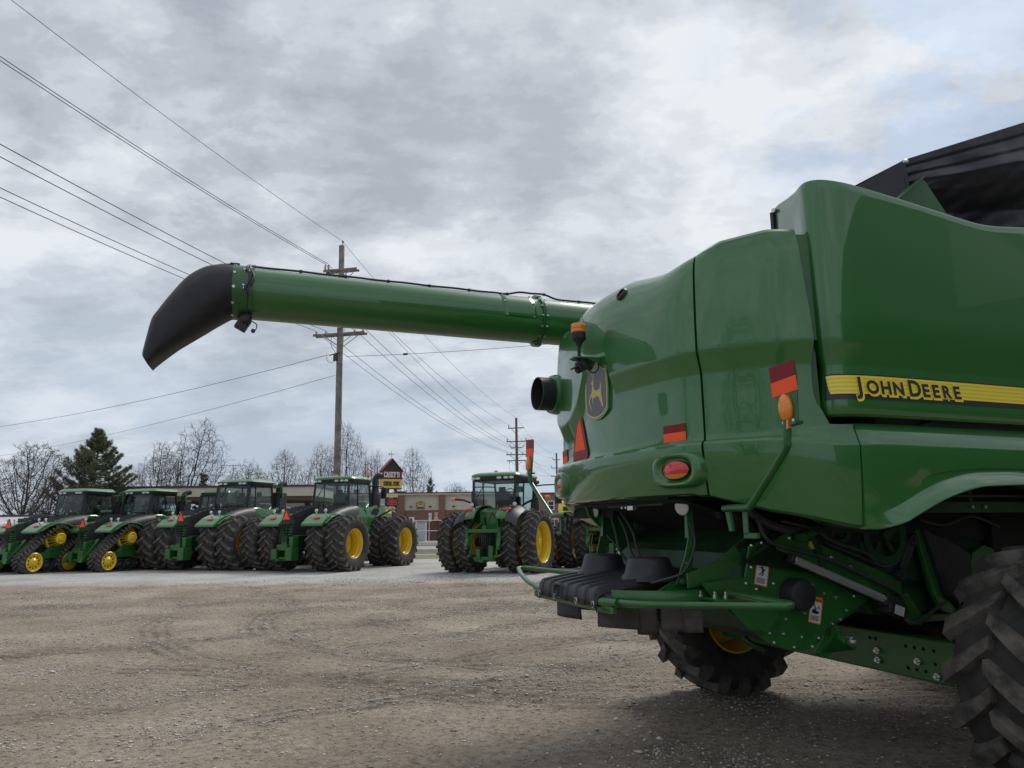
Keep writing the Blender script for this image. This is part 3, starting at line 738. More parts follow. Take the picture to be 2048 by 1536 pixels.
# rear furniture -------------------------------------------------------
def rear_frame(y, z, off=.0, ins=.05):
    s = S_y(y); p = PT(s, ins - off, z); x, yy, nx, ny = pl_pt(s)
    n = Vector((_sg * nx, _sg * ny, 0)); return frame(p, Vector((0, 0, 1)).cross(n), (0, 0, 1))     # x to the viewer's right, y up, z outwards
def superell(a, b, n=32, e=2.6):
    o = []
    for i in range(n):
        t = 2 * pi * i / n; c, s = cos(t), sin(t)
        o.append((a * (abs(c) ** (2 / e)) * (1 if c > 0 else -1), b * (abs(s) ** (2 / e)) * (1 if s > 0 else -1)))
    return o
for y in (-.9, .9):
    M = rear_frame(y, 1.985, .0, .02); mb = MB(); mb.M = M
    rr = []
    for k, d, e in ((1.22, -.06, 3), (1.14, .006, 3), (1.05, .030, 3), (.94, .038, 3), (.84, .034, 2.8), (.76, .018, 2.6), (.66, .006, 2.4), (.60, .002, 2.3), (.2, .0, 2.2)):
        rr.append([(px, py, d) for px, py in superell(.182 * k, .102 * k, 40, e)])
    mb.rows(rr, close=True)
    pod = obj('lamp_housing', mb, GREEN, comb, smooth=50)
    mb = MB(); mb.M = M; mb.m = 0
    def lensp(a, b, lo, hi):
        rows = []
        for i in range(17):
            x = -a + 2 * a * i / 16; h = b * sqrt(max(0, 1 - (x / a) ** 2)); y0 = max(-h, lo); y1 = min(h, hi)
            if y1 < y0: y1 = y0
            rows.append([(x, y0 + (y1 - y0) * j / 5, .008 + .034 * (1 - (x / a) ** 2 * .8 - ((y0 + (y1 - y0) * j / 5) / b) ** 2 * .5)) for j in range(6)])
        return rows
    mb.rows(lensp(.112, .056, -.024, .07)); mb.m = 1; mb.rows(lensp(.112, .056, -.07, -.0255))
    ln = obj('tail_lamp', mb, [REDL, AMBER], pod, smooth=60)
    mb = MB(); mb.M = M; mb.rows([[(px, py, .004) for px, py in superell(.122, .064, 32, 2)], [(px, py, .016) for px, py in superell(.119, .061, 32, 2)]], close=True); obj('lens_surround', mb, BLACKG, pod)
    M = rear_frame(y * .965, 2.232, .002); mb = MB(); mb.M = M; mb.m = 0; mb.bx(-.098, .098, .002, .054, 0, .003); mb.m = 1; mb.bx(-.098, .098, -.056, .001, 0, .003)
    obj('reflector_strip', mb, [REDREF, ORANGE], comb, smooth=0)
# slow vehicle triangle
M = rear_frame(.40, 2.165, .006) @ Matrix.Diagonal((.76, 1.08, 1, 1)); mb = MB(); mb.M = M; mb.m = 0
mb.prism([(-.225, .0), (-.19, -.012), (.19, -.012), (.225, .0), (.225, .05), (.03, .40), (-.03, .40), (-.225, .05)], 'z', 0, .004)
mb.m = 1; mb.prism([(-.165, .065), (.165, .065), (0, .355)], 'z', .004, .007)
obj('warning_triangle', mb, [REDREF, ORANGE], comb, smooth=0)
# emblem
M = rear_frame(.025, 2.655, .004, .05) @ Matrix.Diagonal((.95, .96, 1, 1)); mb = MB(); mb.M = M
def shield(a, b, n=10):
    o = []
    for i in range(n + 1): t = pi * .22 + (pi - .44 * pi) * i / n; o.append((a * 1.02 * cos(t) / cos(pi * .22) * .98, b * (.72 + .28 * (sin(t) - sin(pi * .22)) / (1 - sin(pi * .22)))))
    top = o; side = [(-a * 1.04, b * .35), (-a * 1.07, 0), (-a * 1.04, -b * .35)]
    bot = [(-x, -y) for x, y in top]; return top + side + bot + [(-x, -y) for x, y in side]
mb.m = 2; mb.prism(shield(.196, .228), 'z', -.02, .010)
mb.m = 1; mb.prism(shield(.180, .212), 'z', .010, .0125)
mb.m = 0; mb.prism(shield(.166, .198), 'z', .0125, .0145)
mb.m = 1
deer = [(-.118, -.060), (-.108, -.052), (-.085, -.018), (-.072, -.010), (-.045, -.030), (-.010, -.030), (.030, -.020), (.058, -.040), (.085, -.075), (.120, -.118), (.128, -.112), (.112, -.070), (.100, -.020), (.096, .012), (.104, .030), (.098, .060), (.082, .085), (.086, .055), (.076, .024), (.052, .020), (.010, .018), (-.020, .028), (-.032, .060), (-.028, .088), (-.020, .100), (-.034, .108), (-.042, .102), (-.062, .092), (-.078, .086), (-.080, .078), (-.062, .076), (-.056, .066), (-.062, .030), (-.072, .008), (-.092, .004), (-.108, -.018), (-.124, -.050)]
deer = [(x * 1.02, y * 1.12 - .01) for x, y in deer]
mb.prism(deer, 'z', .0145, .0165)
for lim in ([(-.122, -.058), (-.112, -.092), (-.084, -.135), (-.076, -.132), (-.098, -.092), (-.106, -.060)], [(-.075, -.010), (-.062, -.060), (-.050, -.088), (-.042, -.086), (-.052, -.056), (-.050, -.018)],
            [(-.046, .112), (-.052, .140), (-.075, .165), (-.070, .168), (-.042, .142), (-.038, .112)], [(-.036, .114), (-.026, .142), (-.036, .172), (-.030, .172), (-.016, .142), (-.028, .112)], [(-.050, .140), (-.066, .138), (-.066, .143), (-.050, .146)], [(-.022, .146), (-.008, .160), (-.004, .156), (-.018, .140)]):
    mb.prism(lim, 'z', .0145, .0163)
obj('deer_emblem', mb, [EMBK, GOLD, GREEN], comb, smooth=0)
# exhaust stub with its collar
mb = MB(); c = (0, 1.0, 2.81)
mb.ring([(.15, -2.205), (.15, -1.85), (.142, -1.85), (.142, -2.205)], 'x', c, 36); obj('exhaust_pipe', mb, PLAST, comb)
mb = MB(); mb.lathe([(.16, -2.075), (.172, -2.07), (.18, -2.045), (.185, -1.99), (.23, -1.88), (.30, -1.7)], 'x', c, 36); obj('exhaust_collar', mb, GREEN, comb)
mb = MB(); mb.lathe([(.14, -1.9), (.001, -1.9)], 'x', c, 24); obj('exhaust_baffle', mb, DARK, comb)
# beacon, bracket and camera above the emblem
BKT = Matrix.Translation((.055, -.02, -.055)); mb = MB(); mb.M = BKT; mb.prism([(-2.40, -.055), (-2.36, -.08), (-2.10, -.10), (-2.10, .10), (-2.36, .05), (-2.40, .02)], 'z', 2.945, 2.955); mb.prism([(-2.10, 2.955), (-2.32, 2.945), (-2.10, 2.86)], 'y', -.10, -.094); mb.prism([(-2.10, 2.955), (-2.32, 2.945), (-2.10, 2.86)], 'y', .09, .096)
br = obj('beacon_bracket', mb, GREEN_S, comb, smooth=0)
bp = (-2.285, -.045, -.055)
mb = MB(); mb.lathe([(.012, 2.955), (.014, 3.04), (.022, 3.055), (.028, 3.075), (.052, 3.095), (.057, 3.11), (.057, 3.152), (.001, 3.155)], 'z', bp, 20); bo = obj('beacon_base', mb, PLAST, comb)
mb = MB(); mb.lathe([(.055, 3.153), (.058, 3.162), (.058, 3.172), (.055, 3.177), (.058, 3.182), (.058, 3.212), (.052, 3.222), (.001, 3.226)], 'z', bp, 24); obj('amber_dome', mb, AMBER, bo)
mb = MB(); mb.M = BKT @ Matrix.Translation((-2.315, -.02, 2.885)) @ Matrix.Rotation(radians(-32), 4, 'Y'); mb.bx(-.045, .035, -.038, .038, -.03, .03); mb.bx(-.075, -.045, -.043, .043, .02, .034); mb.lathe([(.024, -.06), (.024, -.04)], 'x', (0, 0, -.002), 14); mb.bx(-.02, .02, -.05, .05, -.01, .05); mb.bx(-.01, .012, -.02, .02, .03, .07)
cm = obj('rear_camera', mb, PLAST, comb, smooth=30, bevel=.003)
mb = MB(); mb.M = BKT; mb.tube(catmull([(-2.28, -.02, 2.88), (-2.24, -.05, 2.84), (-2.2, -.06, 2.87), (-2.19, -.05, 2.93)], 6), .006, 6); obj('camera_cable', mb, WIREM, cm)
# black grommet and hand recess in the hood
M = rear_frame(-.36, 3.33, 0, .07) @ Matrix.Rotation(radians(-28), 4, 'X'); mb = MB(); mb.M = M; mb.lathe([(.052, -.03), (.052, .012), (.046, .024), (.036, .026), (.034, .014), (.001, .012)], 'z', n=28); obj('round_vent', mb, PLAST, comb)
M = rear_frame(.20, 3.13, .004, .022); mb = MB(); mb.M = M; rr = [[(a * .062 * k, b * .105 * k, d) for a, b in [(cos(2 * pi * i / 32), sin(2 * pi * i / 32)) for i in range(32)]] for k, d in ((1.1, -.01), (1.0, .008), (.93, .010), (.84, .004), (.5, -.0), (.01, -.0))]; mb.rows(rr, close=True); obj('finger_recess', mb, GREEN, comb, smooth=60)
# indicator arms
for sd in (-1, 1):
    def Y(y): return -y * sd if sd > 0 else y
    Y = (lambda y: y) if sd < 0 else (lambda y: -y)
    mb = MB(); pts = [(-1.88, Y(-1.16), 1.735), (-1.9, Y(-1.30), 1.735), (-1.9, Y(-1.40), 1.735), (-1.905, Y(-1.46), 1.765), (-1.935, Y(-1.78), 2.02), (-1.945, Y(-1.82), 2.075), (-1.95, Y(-1.835), 2.15), (-1.95, Y(-1.84), 2.215)]
    mb.tube(catmull(pts, 5), .0215, 14); arm = obj('indicator_arm', mb, GREEN_S, comb, smooth=60)
    mb = MB(); mb.prism([(Y(-1.15) if sd < 0 else Y(-1.19), 1.72), (Y(-1.19) if sd < 0 else Y(-1.15), 1.72), (Y(-1.21), 1.60), (Y(-1.18), 1.60)], 'x', -1.87, -1.85); mb.bx(-1.86, -1.85, min(Y(-1.30), Y(-1.34)), max(Y(-1.30), Y(-1.34)), 1.58, 1.72); mb.bx(-1.86, -1.84, min(Y(-1.30), Y(-1.42)), max(Y(-1.30), Y(-1.42)), 1.56, 1.59); pieces('arm_bracket', mb, GREEN_S, arm, smooth=0)
    M = frame((-1.962, Y(-1.845), 2.235), (0, -1, 0), (0, 0, 1)); M = M @ Matrix.Rotation(radians(4 if sd < 0 else -4), 4, 'Z')
    mb = MB(); mb.M = M; mb.prism([(-.052, -.075), (.066, -.075), (.08, .03), (.098, .15), (.098, .25), (.085, .262), (-.098, .262), (-.098, .11), (-.062, .05)], 'z', -.02, -.015)
    mb.prism([(-.05, -.085), (.064, -.085), (.066, -.07), (-.052, -.07)], 'z', -.05, .0)
    pl = obj('indicator_plate', mb, GREEN_S, arm, smooth=0)
    mb = MB(); mb.M = M; mb.m = 0; mb.prism([(-.096, .172), (.096, .172), (.096, .248), (.085, .258), (-.096, .258)], 'z', -.014, -.011); mb.m = 1; mb.prism([(-.096, .09), (.096, .09), (.096, .171), (-.096, .171)], 'z', -.014, -.011); obj('reflector_strip', mb, [REDREF, ORANGE], pl, smooth=0)
    mb = MB(); mb.M = M @ Matrix.Translation((-.006, .012, -.013)) @ Matrix.Diagonal((.90, 1.5, 1, 1)); mb.lathe([(.052, -.002), (.052, .006), (.049, .016), (.039, .026), (.020, .033), (.001, .035)], 'z', n=24); mb.bx(-.02, .02, -.075, -.045, -.002, .018); obj('amber_lamp', mb, AMBER, pl, smooth=50)
    mb = MB(); mb.M = M
    for q in (-.036, .036): mb.lathe([(.011, -.05), (.011, -.028), (.001, -.027)], 'z', (q, -.062, .02), 8)
    pieces('bolt', mb, STEEL, pl)

# auger ----------------------------------------------------------------
AY, AZ, AR = 1.7, 3.705, .232
mb = MB(); mb.tube([(x, AY, AZ) for x in np.linspace(-4.72, -1.92, 12)], AR, 56); aug = obj('auger_tube', mb, GREEN, comb, smooth=40)
mb = MB(); mb.tube([(x, AY, AZ) for x in np.linspace(-1.90, 2.6, 12)], AR * .985, 56); aug2 = obj('auger_tube', mb, GREEN, comb, smooth=40)
mb = MB()
mb.ring([(AR - .01, -1.925), (AR + .022, -1.925), (AR + .022, -1.912), (AR - .01, -1.912)], 'x', (0, AY, AZ), 48); mb.ring([(AR - .01, -1.908), (AR + .022, -1.908), (AR + .022, -1.896), (AR - .01, -1.896)], 'x', (0, AY, AZ), 48); mb.bx(-1.95, -1.87, AY - .05, AY + .05, AZ + AR - .01, AZ + AR + .03); mb.bx(-1.95, -1.87, AY - .04, AY + .04, AZ - AR - .03, AZ - AR + .01)
fl = obj('clamp_ring', mb, GREEN_S, aug)
mb = MB()
for k in range(14):
    a = 2 * pi * k / 14 + .2; p = (AY + (AR + .013) * sin(a), AZ + (AR + .013) * cos(a))
    mb.tube([(-1.95, *p), (-1.87, *p)], .006, 6); mb.tube([(-1.935, *p), (-1.926, *p)], .011, 6); mb.tube([(-1.895, *p), (-1.884, *p)], .011, 6)
pieces('clamp_bolt', mb, STEEL, fl)
# curved cover plate bolted on the tube
mb = MB(); mb.grid(lambda u, v: (-2.34 + .34 * u, AY - (AR + .004) * sin(radians(22 + 78 * v)), AZ + (AR + .004) * cos(radians(22 + 78 * v))), 8, 16); cp = obj('cover_plate', mb, GREEN, aug, solid=-.004)
mb = MB()
for u, v in ((.08, .04), (.92, .04), (.05, .5), (.95, .5), (.08, .96), (.92, .96)):
    a = radians(22 + 78 * v); x = -2.34 + .34 * u; q = Vector((0, -sin(a), cos(a))); b = Vector((x, AY, AZ)); mb.tube([b + q * (AR + .004), b + q * (AR + .016)], .010, 8)
pieces('plate_bolt', mb, STEEL, cp)
mb = MB(); mb.ring([(AR - .005, -4.83), (AR + .008, -4.83), (AR + .012, -4.82), (AR + .012, -4.70), (AR + .004, -4.69), (AR - .005, -4.69)], 'x', (0, AY, AZ), 48); mb.ring([(AR, -4.665), (AR + .015, -4.665), (AR + .015, -4.655), (AR, -4.655)], 'x', (0, AY, AZ), 48); col_ = obj('end_collar', mb, GREEN_S, aug)
mb = MB()
for a in (52, 92): 
    q = Vector((0, -sin(radians(a)), cos(radians(a)))); b = Vector((-4.735, AY, AZ)); mb.tube([b + q * AR + Vector((.0, 0, .03)), b + q * (AR + .03) + Vector((0, 0, -.03))], .006, 6); mb.lathe([(.016, 0), (.016, .012)], 'z', b + q * (AR + .014), 8)
pieces('adjuster_bolt', mb, STEEL, col_)
# black rubber spout
def spout_rows():
    # upper edge, lower edge and half width of the boot from the collar to its mouth
    T = [(-4.795, 3.942), (-4.93, 3.940), (-5.07, 3.895), (-5.20, 3.79), (-5.31, 3.63), (-5.405, 3.465), (-5.445, 3.38), (-5.47, 3.22), (-5.485, 3.09), (-5.482, 3.055)]
    B = [(-4.795, 3.468), (-4.825, 3.455), (-4.87, 3.425), (-4.94, 3.375), (-5.03, 3.305), (-5.13, 3.23), (-5.22, 3.16), (-5.30, 3.09), (-5.385, 3.01), (-5.415, 2.975)]
    Wd = [.236, .238, .234, .224, .212, .202, .196, .19, .186, .186]; rows = []
    T, B = catmull([(x, 0, z) for x, z in T], 4), catmull([(x, 0, z) for x, z in B], 4); n = len(T)
    for i in range(n):
        w = interp(i / 4, range(10), Wd); c = (T[i] + B[i]) / 2; h = (T[i] - B[i]) / 2; e = 2.0 + 1.4 * i / (n - 1)
        bulge = .016 * math.exp(-((i - 9) / 5.0) ** 2)
        rows.append([(c.x + h.x * q, AY + p * (1 + (bulge / .2 if abs(q) < .55 else 0)), c.z + h.z * q) for p, q in [(w * x, y) for x, y in superell(1, 1, 40, e)]])
    last = rows[-1]; c = Vector((0, 0, 0))
    for p in last: c += Vector(p) / len(last)
    rows.append([tuple(c + (Vector(p) - c) * .93) for p in last]); rows.append([tuple(c + (Vector(p) - c) * .85 + Vector((.12, 0, .12))) for p in last])
    return rows
mb = MB(); mb.rows(spout_rows(), close=True); sp = obj('spout', mb, PLAST, comb, smooth=50)
mb = MB()
for a in (25, 62, 95, 128, 160):
    q = Vector((0, -sin(radians(a)), cos(radians(a)))); b = Vector((-4.815, AY, AZ)); mb.tube([b + q * (AR + .0), b + q * (AR + .018)], .013, 8)
pieces('spout_bolt', mb, STEEL, sp)
mb = MB(); mb.bx(-4.86, -4.78, AY - .05, AY + .04, 3.94, 3.965); mb.tube([(-4.95, AY - .03, 3.94), (-4.80, AY - .03, 3.965)], .006, 6); obj('spout_latch', mb, PLAST, sp, smooth=0)
# lamp and camera hanging at the auger tip
mb = MB(); mb.M = Matrix.Translation((-4.70, AY - .10, 3.445)) @ Matrix.Rotation(radians(38), 4, 'Y'); mb.lathe([(.001, .05), (.03, .045), (.06, .0), (.066, -.04), (.06, -.045), (.001, -.04)], 'z', n=18); lm = obj('work_lamp', mb, PLAST, aug)
mb = MB(); mb.M = Matrix.Translation((-4.735, AY - .12, 3.365)) @ Matrix.Rotation(radians(28), 4, 'Y'); mb.bx(-.05, .05, -.035, .035, -.03, .03); mb.bx(-.012, .012, -.012, .012, .03, .09); obj('auger_camera', mb, PLAST, aug, smooth=0, bevel=.005)
mb = MB(); mb.tube(catmull([(-4.66, AY - .14, 3.42), (-4.61, AY - .14, 3.39), (-4.615, AY - .13, 3.345), (-4.64, AY - .12, 3.335)], 5), .005, 6); mb.sphere((-4.635, AY - .12, 3.335), .02, 8, 5); obj('lamp_cable', mb, WIREM, lm)
# cable along the top
mb = MB(); pts = []
for k, x in enumerate(np.linspace(-4.66, -.9, 29)): pts.append((x, AY - .05 + .006 * sin(k * 1.7), AZ + AR + .011 + (.035 if -2.2 < x < -1.8 else 0)))
down = [(-4.70 + .02 * sin(a / 9), AY - (AR + .02) * sin(radians(a)), AZ + (AR + .02) * cos(radians(a))) for a in (112, 95, 80, 65, 50, 35, 20)]
mb.tube(catmull(down + pts, 3), .0105, 7); mb.tube(catmull([(x + .025, y - .004, z) for x, y, z in down], 3), .009, 6)
for k in range(0, 26, 3): mb.lathe([(.016, -.012), (.016, .012)], 'x', pts[k], 7)
obj('auger_cable', mb, WIREM, aug)

# tank cover -----------------------------------------------------------
def tarp():
    mb = MB(); X0, X1, Yh = -.42, 1.9, 1.5
    # roof fabric and flared right wall with soft folds
    def top(u, v): x = X0 + (X1 - X0) * u; y = -Yh + 2 * Yh * v; return (x, y, 4.14 + .418 * (x - X0) + .03 * sin(v * pi))
    mb.grid(top, 20, 20)
    def wall(y0, y1):
        def f(u, v):
            x = X0 + (X1 - X0) * u; zt = 4.14 + .418 * (x - X0); zl = 3.55
            w = mnoise.noise(Vector((x * 2.2, v * 3.0, 4.2))) * .05 + mnoise.noise(Vector((x * 6 + v * 4, v * 9, 1.2))) * .022
            d = interp(v, [0, .07, .09, .17, .19, .27, .29, .38, .55, 1], [0, .004, .018, .010, .024, .016, .032, .06, .22, .30])
            return (x + .05 * v, y0 + (y1 - y0) * 0 + (d + w * min(1, v * 3)) * (1 if y0 < 0 else -1), zt + (zl - zt) * v)
        return f
    mb.grid(wall(-Yh, -Yh), 90, 110, flip=True); mb.grid(wall(Yh, Yh), 30, 20)
    def rear(u, v): y = -Yh + 2 * Yh * u; return (X0 + .05 * v + .012 * sin(v * 30), y, 4.14 + (3.5 - 4.14) * v)
    mb.grid(rear, 20, 10, flip=True)
    return obj('tank_cover', mb, TARP, comb, smooth=50)
tc_ = tarp()
mb = MB(); mb.sphere((-.43, -1.515, 4.115), .018, 8, 6); obj('cover_bolt', mb, STEEL, tc_)
mb = MB(); mb.prism([(-.68, 3.72), (-.32, 4.0), (-.285, 3.985), (-.08, 3.72)], 'y', -1.53, -1.505); mb.prism([(-.70, 3.715), (-.325, 4.008), (-.315, 4.0), (-.68, 3.71)], 'y', -1.56, -1.50); obj('tank_extension', mb, GREEN_S, comb, smooth=0, bevel=.003)
mb = MB(); mb.bx(-1.225, -1.19, -1.062, -1.03, 3.66, 3.82); obj('rubber_seal', mb, PLAST, comb, smooth=0)
mb = MB(); mb.tube([(-1.225, -1.09, 3.81), (-1.25, -1.095, 3.81)], .016, 10); obj('door_bolt', mb, STEEL, door)

def hull_path(circs, n):
    pts = []
    for x, z, r in circs:
        for i in range(180): a = 2 * pi * i / 180; pts.append((x + r * cos(a), z + r * sin(a)))
    pts = sorted(set(pts))
    def half(ps):
        h = []
        for p in ps:
            while len(h) > 1 and (h[-1][0] - h[-2][0]) * (p[1] - h[-2][1]) - (h[-1][1] - h[-2][1]) * (p[0] - h[-2][0]) <= 0: h.pop()
            h.append(p)
        return h
    h = half(pts)[:-1] + half(pts[::-1])[:-1]
    h = np.array(h + [h[0]]); d = np.concatenate([[0], np.cumsum(np.hypot(*np.diff(h, axis=0).T))]); L = d[-1]
    def at(s):
        s %= L; e = .02
        p = np.array([np.interp(s, d, h[:, 0]), np.interp(s, d, h[:, 1])]); a = np.array([np.interp((s - e) % L, d, h[:, 0]), np.interp((s - e) % L, d, h[:, 1])]); b = np.array([np.interp((s + e) % L, d, h[:, 0]), np.interp((s + e) % L, d, h[:, 1])])
        t = (b - a) / max(1e-9, np.hypot(*(b - a))); return p, t, np.array([t[1], -t[0]])
    return at, L
# underside ------------------------------------------------------------
def plate(name, poly, y0, y1, m=GREEN_S, par=comb, bev=.004, both=False):
    mb = MB(); mb.prism(poly, 'y', y0, y1)
    if both: mb.prism(poly, 'y', -y0, -y1)
    return obj(name, mb, m, par, smooth=0, bevel=bev)
# residue chopper: side sheets, drum housing, hood
side_poly = [(-1.86, 1.27), (-1.52, 1.30), (-1.47, 1.50), (-1.36, 1.53), (-1.24, 1.43), (-.62, 1.17), (-.47, 1.12), (-.86, .94), (-.90, .92), (-.94, .87), (-1.05, .815), (-1.2, .82), (-1.36, .87), (-1.58, 1.03), (-1.74, 1.13)]
ch = plate('chopper_side', side_poly, -.85, -.83); plate('chopper_side', side_poly, .83, .85)
mb = MB(); mb.prism([(-1.5, 1.48), (-1.3, 1.5), (-.55, 1.15), (-.55, 1.05), (-.9, .9), (-1.2, .85), (-1.45, .95), (-1.55, 1.2)], 'y', -.825, .825); obj('chopper_housing', mb, GREEN_D, comb, smooth=0)
mb = MB(); mb.prism([(-1.35, 1.55), (-1.2, 1.8), (.2, 1.8), (.2, .95), (-.4, 1.0), (-.6, 1.25)], 'y', -.80, .80); obj('chaff_hood', mb, GREEN_D, comb, smooth=0)
plate('chassis_side', [(-1.5, 1.42), (-1.12, 1.60), (-1.0, 1.82), (.9, 1.82), (.9, 1.0), (-.15, 1.0), (-.42, 1.15), (-1.0, 1.4), (-1.35, 1.52)], -.885, -.87, GREEN_D)
plate('chassis_rail', [(-1.32, 1.53), (-1.2, 1.60), (-.25, 1.24), (-.25, 1.15), (-.45, 1.14), (-1.3, 1.47)], -.925, -.905)
plate('hanger_link', [(-1.14, 1.74), (-1.08, 1.74), (-.93, 1.42), (-.90, 1.27), (-.95, 1.27), (-.98, 1.42)], -.945, -.93, GREEN_D)
plate('chute_plate', [(-1.93, 1.24), (-1.62, 1.28), (-1.40, 1.52), (-1.36, 1.60), (-1.46, 1.56), (-1.70, 1.40), (-1.93, 1.33)], -.80, -.785)
mb = MB(); mb.prism([(-1.55, 1.50), (-1.2, 1.70), (-.3, 1.76), (-.3, 1.70), (-1.1, 1.62), (-1.5, 1.44)], 'y', -.80, .80); obj('straw_chute', mb, GREEN_D, comb, smooth=0)
mb = MB(); mb.grid(lambda u, v: (-1.95 + .95 * v + .1 * sin(v * 3), -.78 + 1.56 * u, 1.80 - .28 * v - .22 * v * v), 6, 12); obj('straw_hood_floor', mb, DARK, comb, solid=.01)
mb = MB(); mb.bx(-1.88, -1.2, -1.12, 1.12, 1.845, 1.88); mb.bx(-1.6, -.3, -1.45, -1.1, 1.80, 1.83); mb.bx(.05, 1.5, -.88, .88, .66, 1.25); mb.bx(-1.2, 1.5, -1.05, 1.05, 1.76, 1.965); mb.bx(-1.78, -1.74, .45, 1.2, 1.70, 1.86); mb.bx(.63, 1.6, -.99, -.93, .7, 1.85); mb.bx(-.4, .3, -.86, .86, 1.0, 1.3); obj('underside_light_block', mb, DARK, comb, smooth=0)  # dark boxes added to stop light leaking through gaps under the body
mb = MB(); mb.grid(lambda u, v: (-1.45 + .25 * v, -.78 + 1.56 * u, 1.27 + .42 * v + .06 * sin(v * pi)), 6, 10, flip=True); obj('straw_hood_back', mb, GREEN_S, comb, solid=.01)
mb = MB(); mb.bx(-1.93, -1.6, -.62, .62, 1.80, 1.84); mb.bx(-1.90, -1.85, -.5, .3, 1.775, 1.795); obj('hood_crossmember', mb, GREEN_D, comb, smooth=0)
mb = MB()
for p in ((-1.90, -.1, 1.775), (-1.9, .02, 1.775), (-1.9, .08, 1.775)): mb.lathe([(.014, 0), (.014, .03)], 'x', p, 8)
mb.bx(-1.93, -1.9, -.14, -.06, 1.75, 1.78); pieces('hose_fitting', mb, STEEL, comb)
# left hand inner plate and hoses behind the left lamp
plate('hood_bracket', [(-1.95, 1.86), (-1.55, 1.86), (-1.45, 1.55), (-1.6, 1.42), (-1.78, 1.60), (-1.90, 1.72)], .64, .66, GREEN_S)
mb = MB()
for k, (y, d) in enumerate(((.58, 0), (.50, .05), (.44, .08))): mb.tube(catmull([(-1.75, y, 1.80), (-1.72 + d, y - .05, 1.6), (-1.70 + d, y - .12, 1.40), (-1.6, y - .3, 1.25)], 6), .012, 7)
mb.tube(catmull([(-1.45, -.92, 1.70), (-1.42, -.95, 1.56), (-1.30, -.95, 1.50), (-.9, -.955, 1.40), (-.4, -.955, 1.20), (-.25, -.95, 1.12)], 6), .012, 7)
mb.tube(catmull([(-1.5, -.86, 1.75), (-1.38, -.90, 1.66), (-1.2, -.92, 1.60), (-1.0, -.92, 1.62)], 6), .03, 8)
mb.tube(catmull([(-.33, -.97, 1.03), (-.28, -.99, .96), (-.18, -.98, .97), (.0, -.97, 1.04), (.15, -.95, 1.10)], 6), .014, 7)
pieces('hose', mb, WIREM, comb, gap=-.004)
mb = MB()
for i in range(26):
    t = i / 25; mb.sphere((-1.7 + 1.0 * t + .08 * sin(i * 7.3), -.86 - .03 * sin(i * 3.1), 1.70 - .18 * t + .05 * sin(i * 5.1)), .028 + .018 * abs(sin(i * 2.3)), 6, 4)
mb.bx(-1.1, -.7, -.93, -.88, 1.6, 1.72); obj('hose_bundle', mb, DARK, comb)
mb = MB(); mb.lathe([(.03, 0), (.03, .012), (.001, .012)], 'y', (-1.02, -.94, 1.50), 14); obj('filler_cap', mb, YELLOW, comb)
# bolts on the side sheets
mb = MB()
def bolt(x, z, y=-.852, r=.010): mb.lathe([(.001, -.014), (r * .7, -.013), (r, -.008), (r * 1.25, -.004), (r * 1.25, 0)], 'y', (x, y, z), 7)
for x, z in ((-1.455, 1.50), (-1.37, 1.515), (-1.305, 1.45), (-1.28, 1.435), (-1.35, 1.46), (-1.47, 1.36), (-1.52, 1.26), (-1.43, 1.15), (-1.50, 1.03), (-1.36, .94), (-1.17, .84), (-1.02, .835), (-.96, .885), (-1.22, 1.02), (-1.25, .93), (-.78, 1.14), (-.88, 1.17), (-.62, 1.14), (-.70, 1.05), (-.76, .995), (-.83, .97), (-1.06, 1.05), (-1.55, 1.12), (-1.44, 1.22), (-1.33, .88), (-1.10, .90), (-.98, 1.23), (-1.3, 1.25)): bolt(x, z)
for x, z in ((-1.20, 1.545), (-1.02, 1.475), (-.86, 1.41), (-.70, 1.345), (-.54, 1.275), (-.40, 1.215)): bolt(x, z, -.928, .013)
pieces('chopper_bolt', mb, STEEL, comb)
mb = MB(); mb.lathe([(.001, -.125), (.085, -.125), (.098, -.117), (.102, -.10), (.102, 0)], 'y', (-1.155, -.85, 1.18), 28); cp_ = obj('bearing_cap', mb, PLAST, comb)
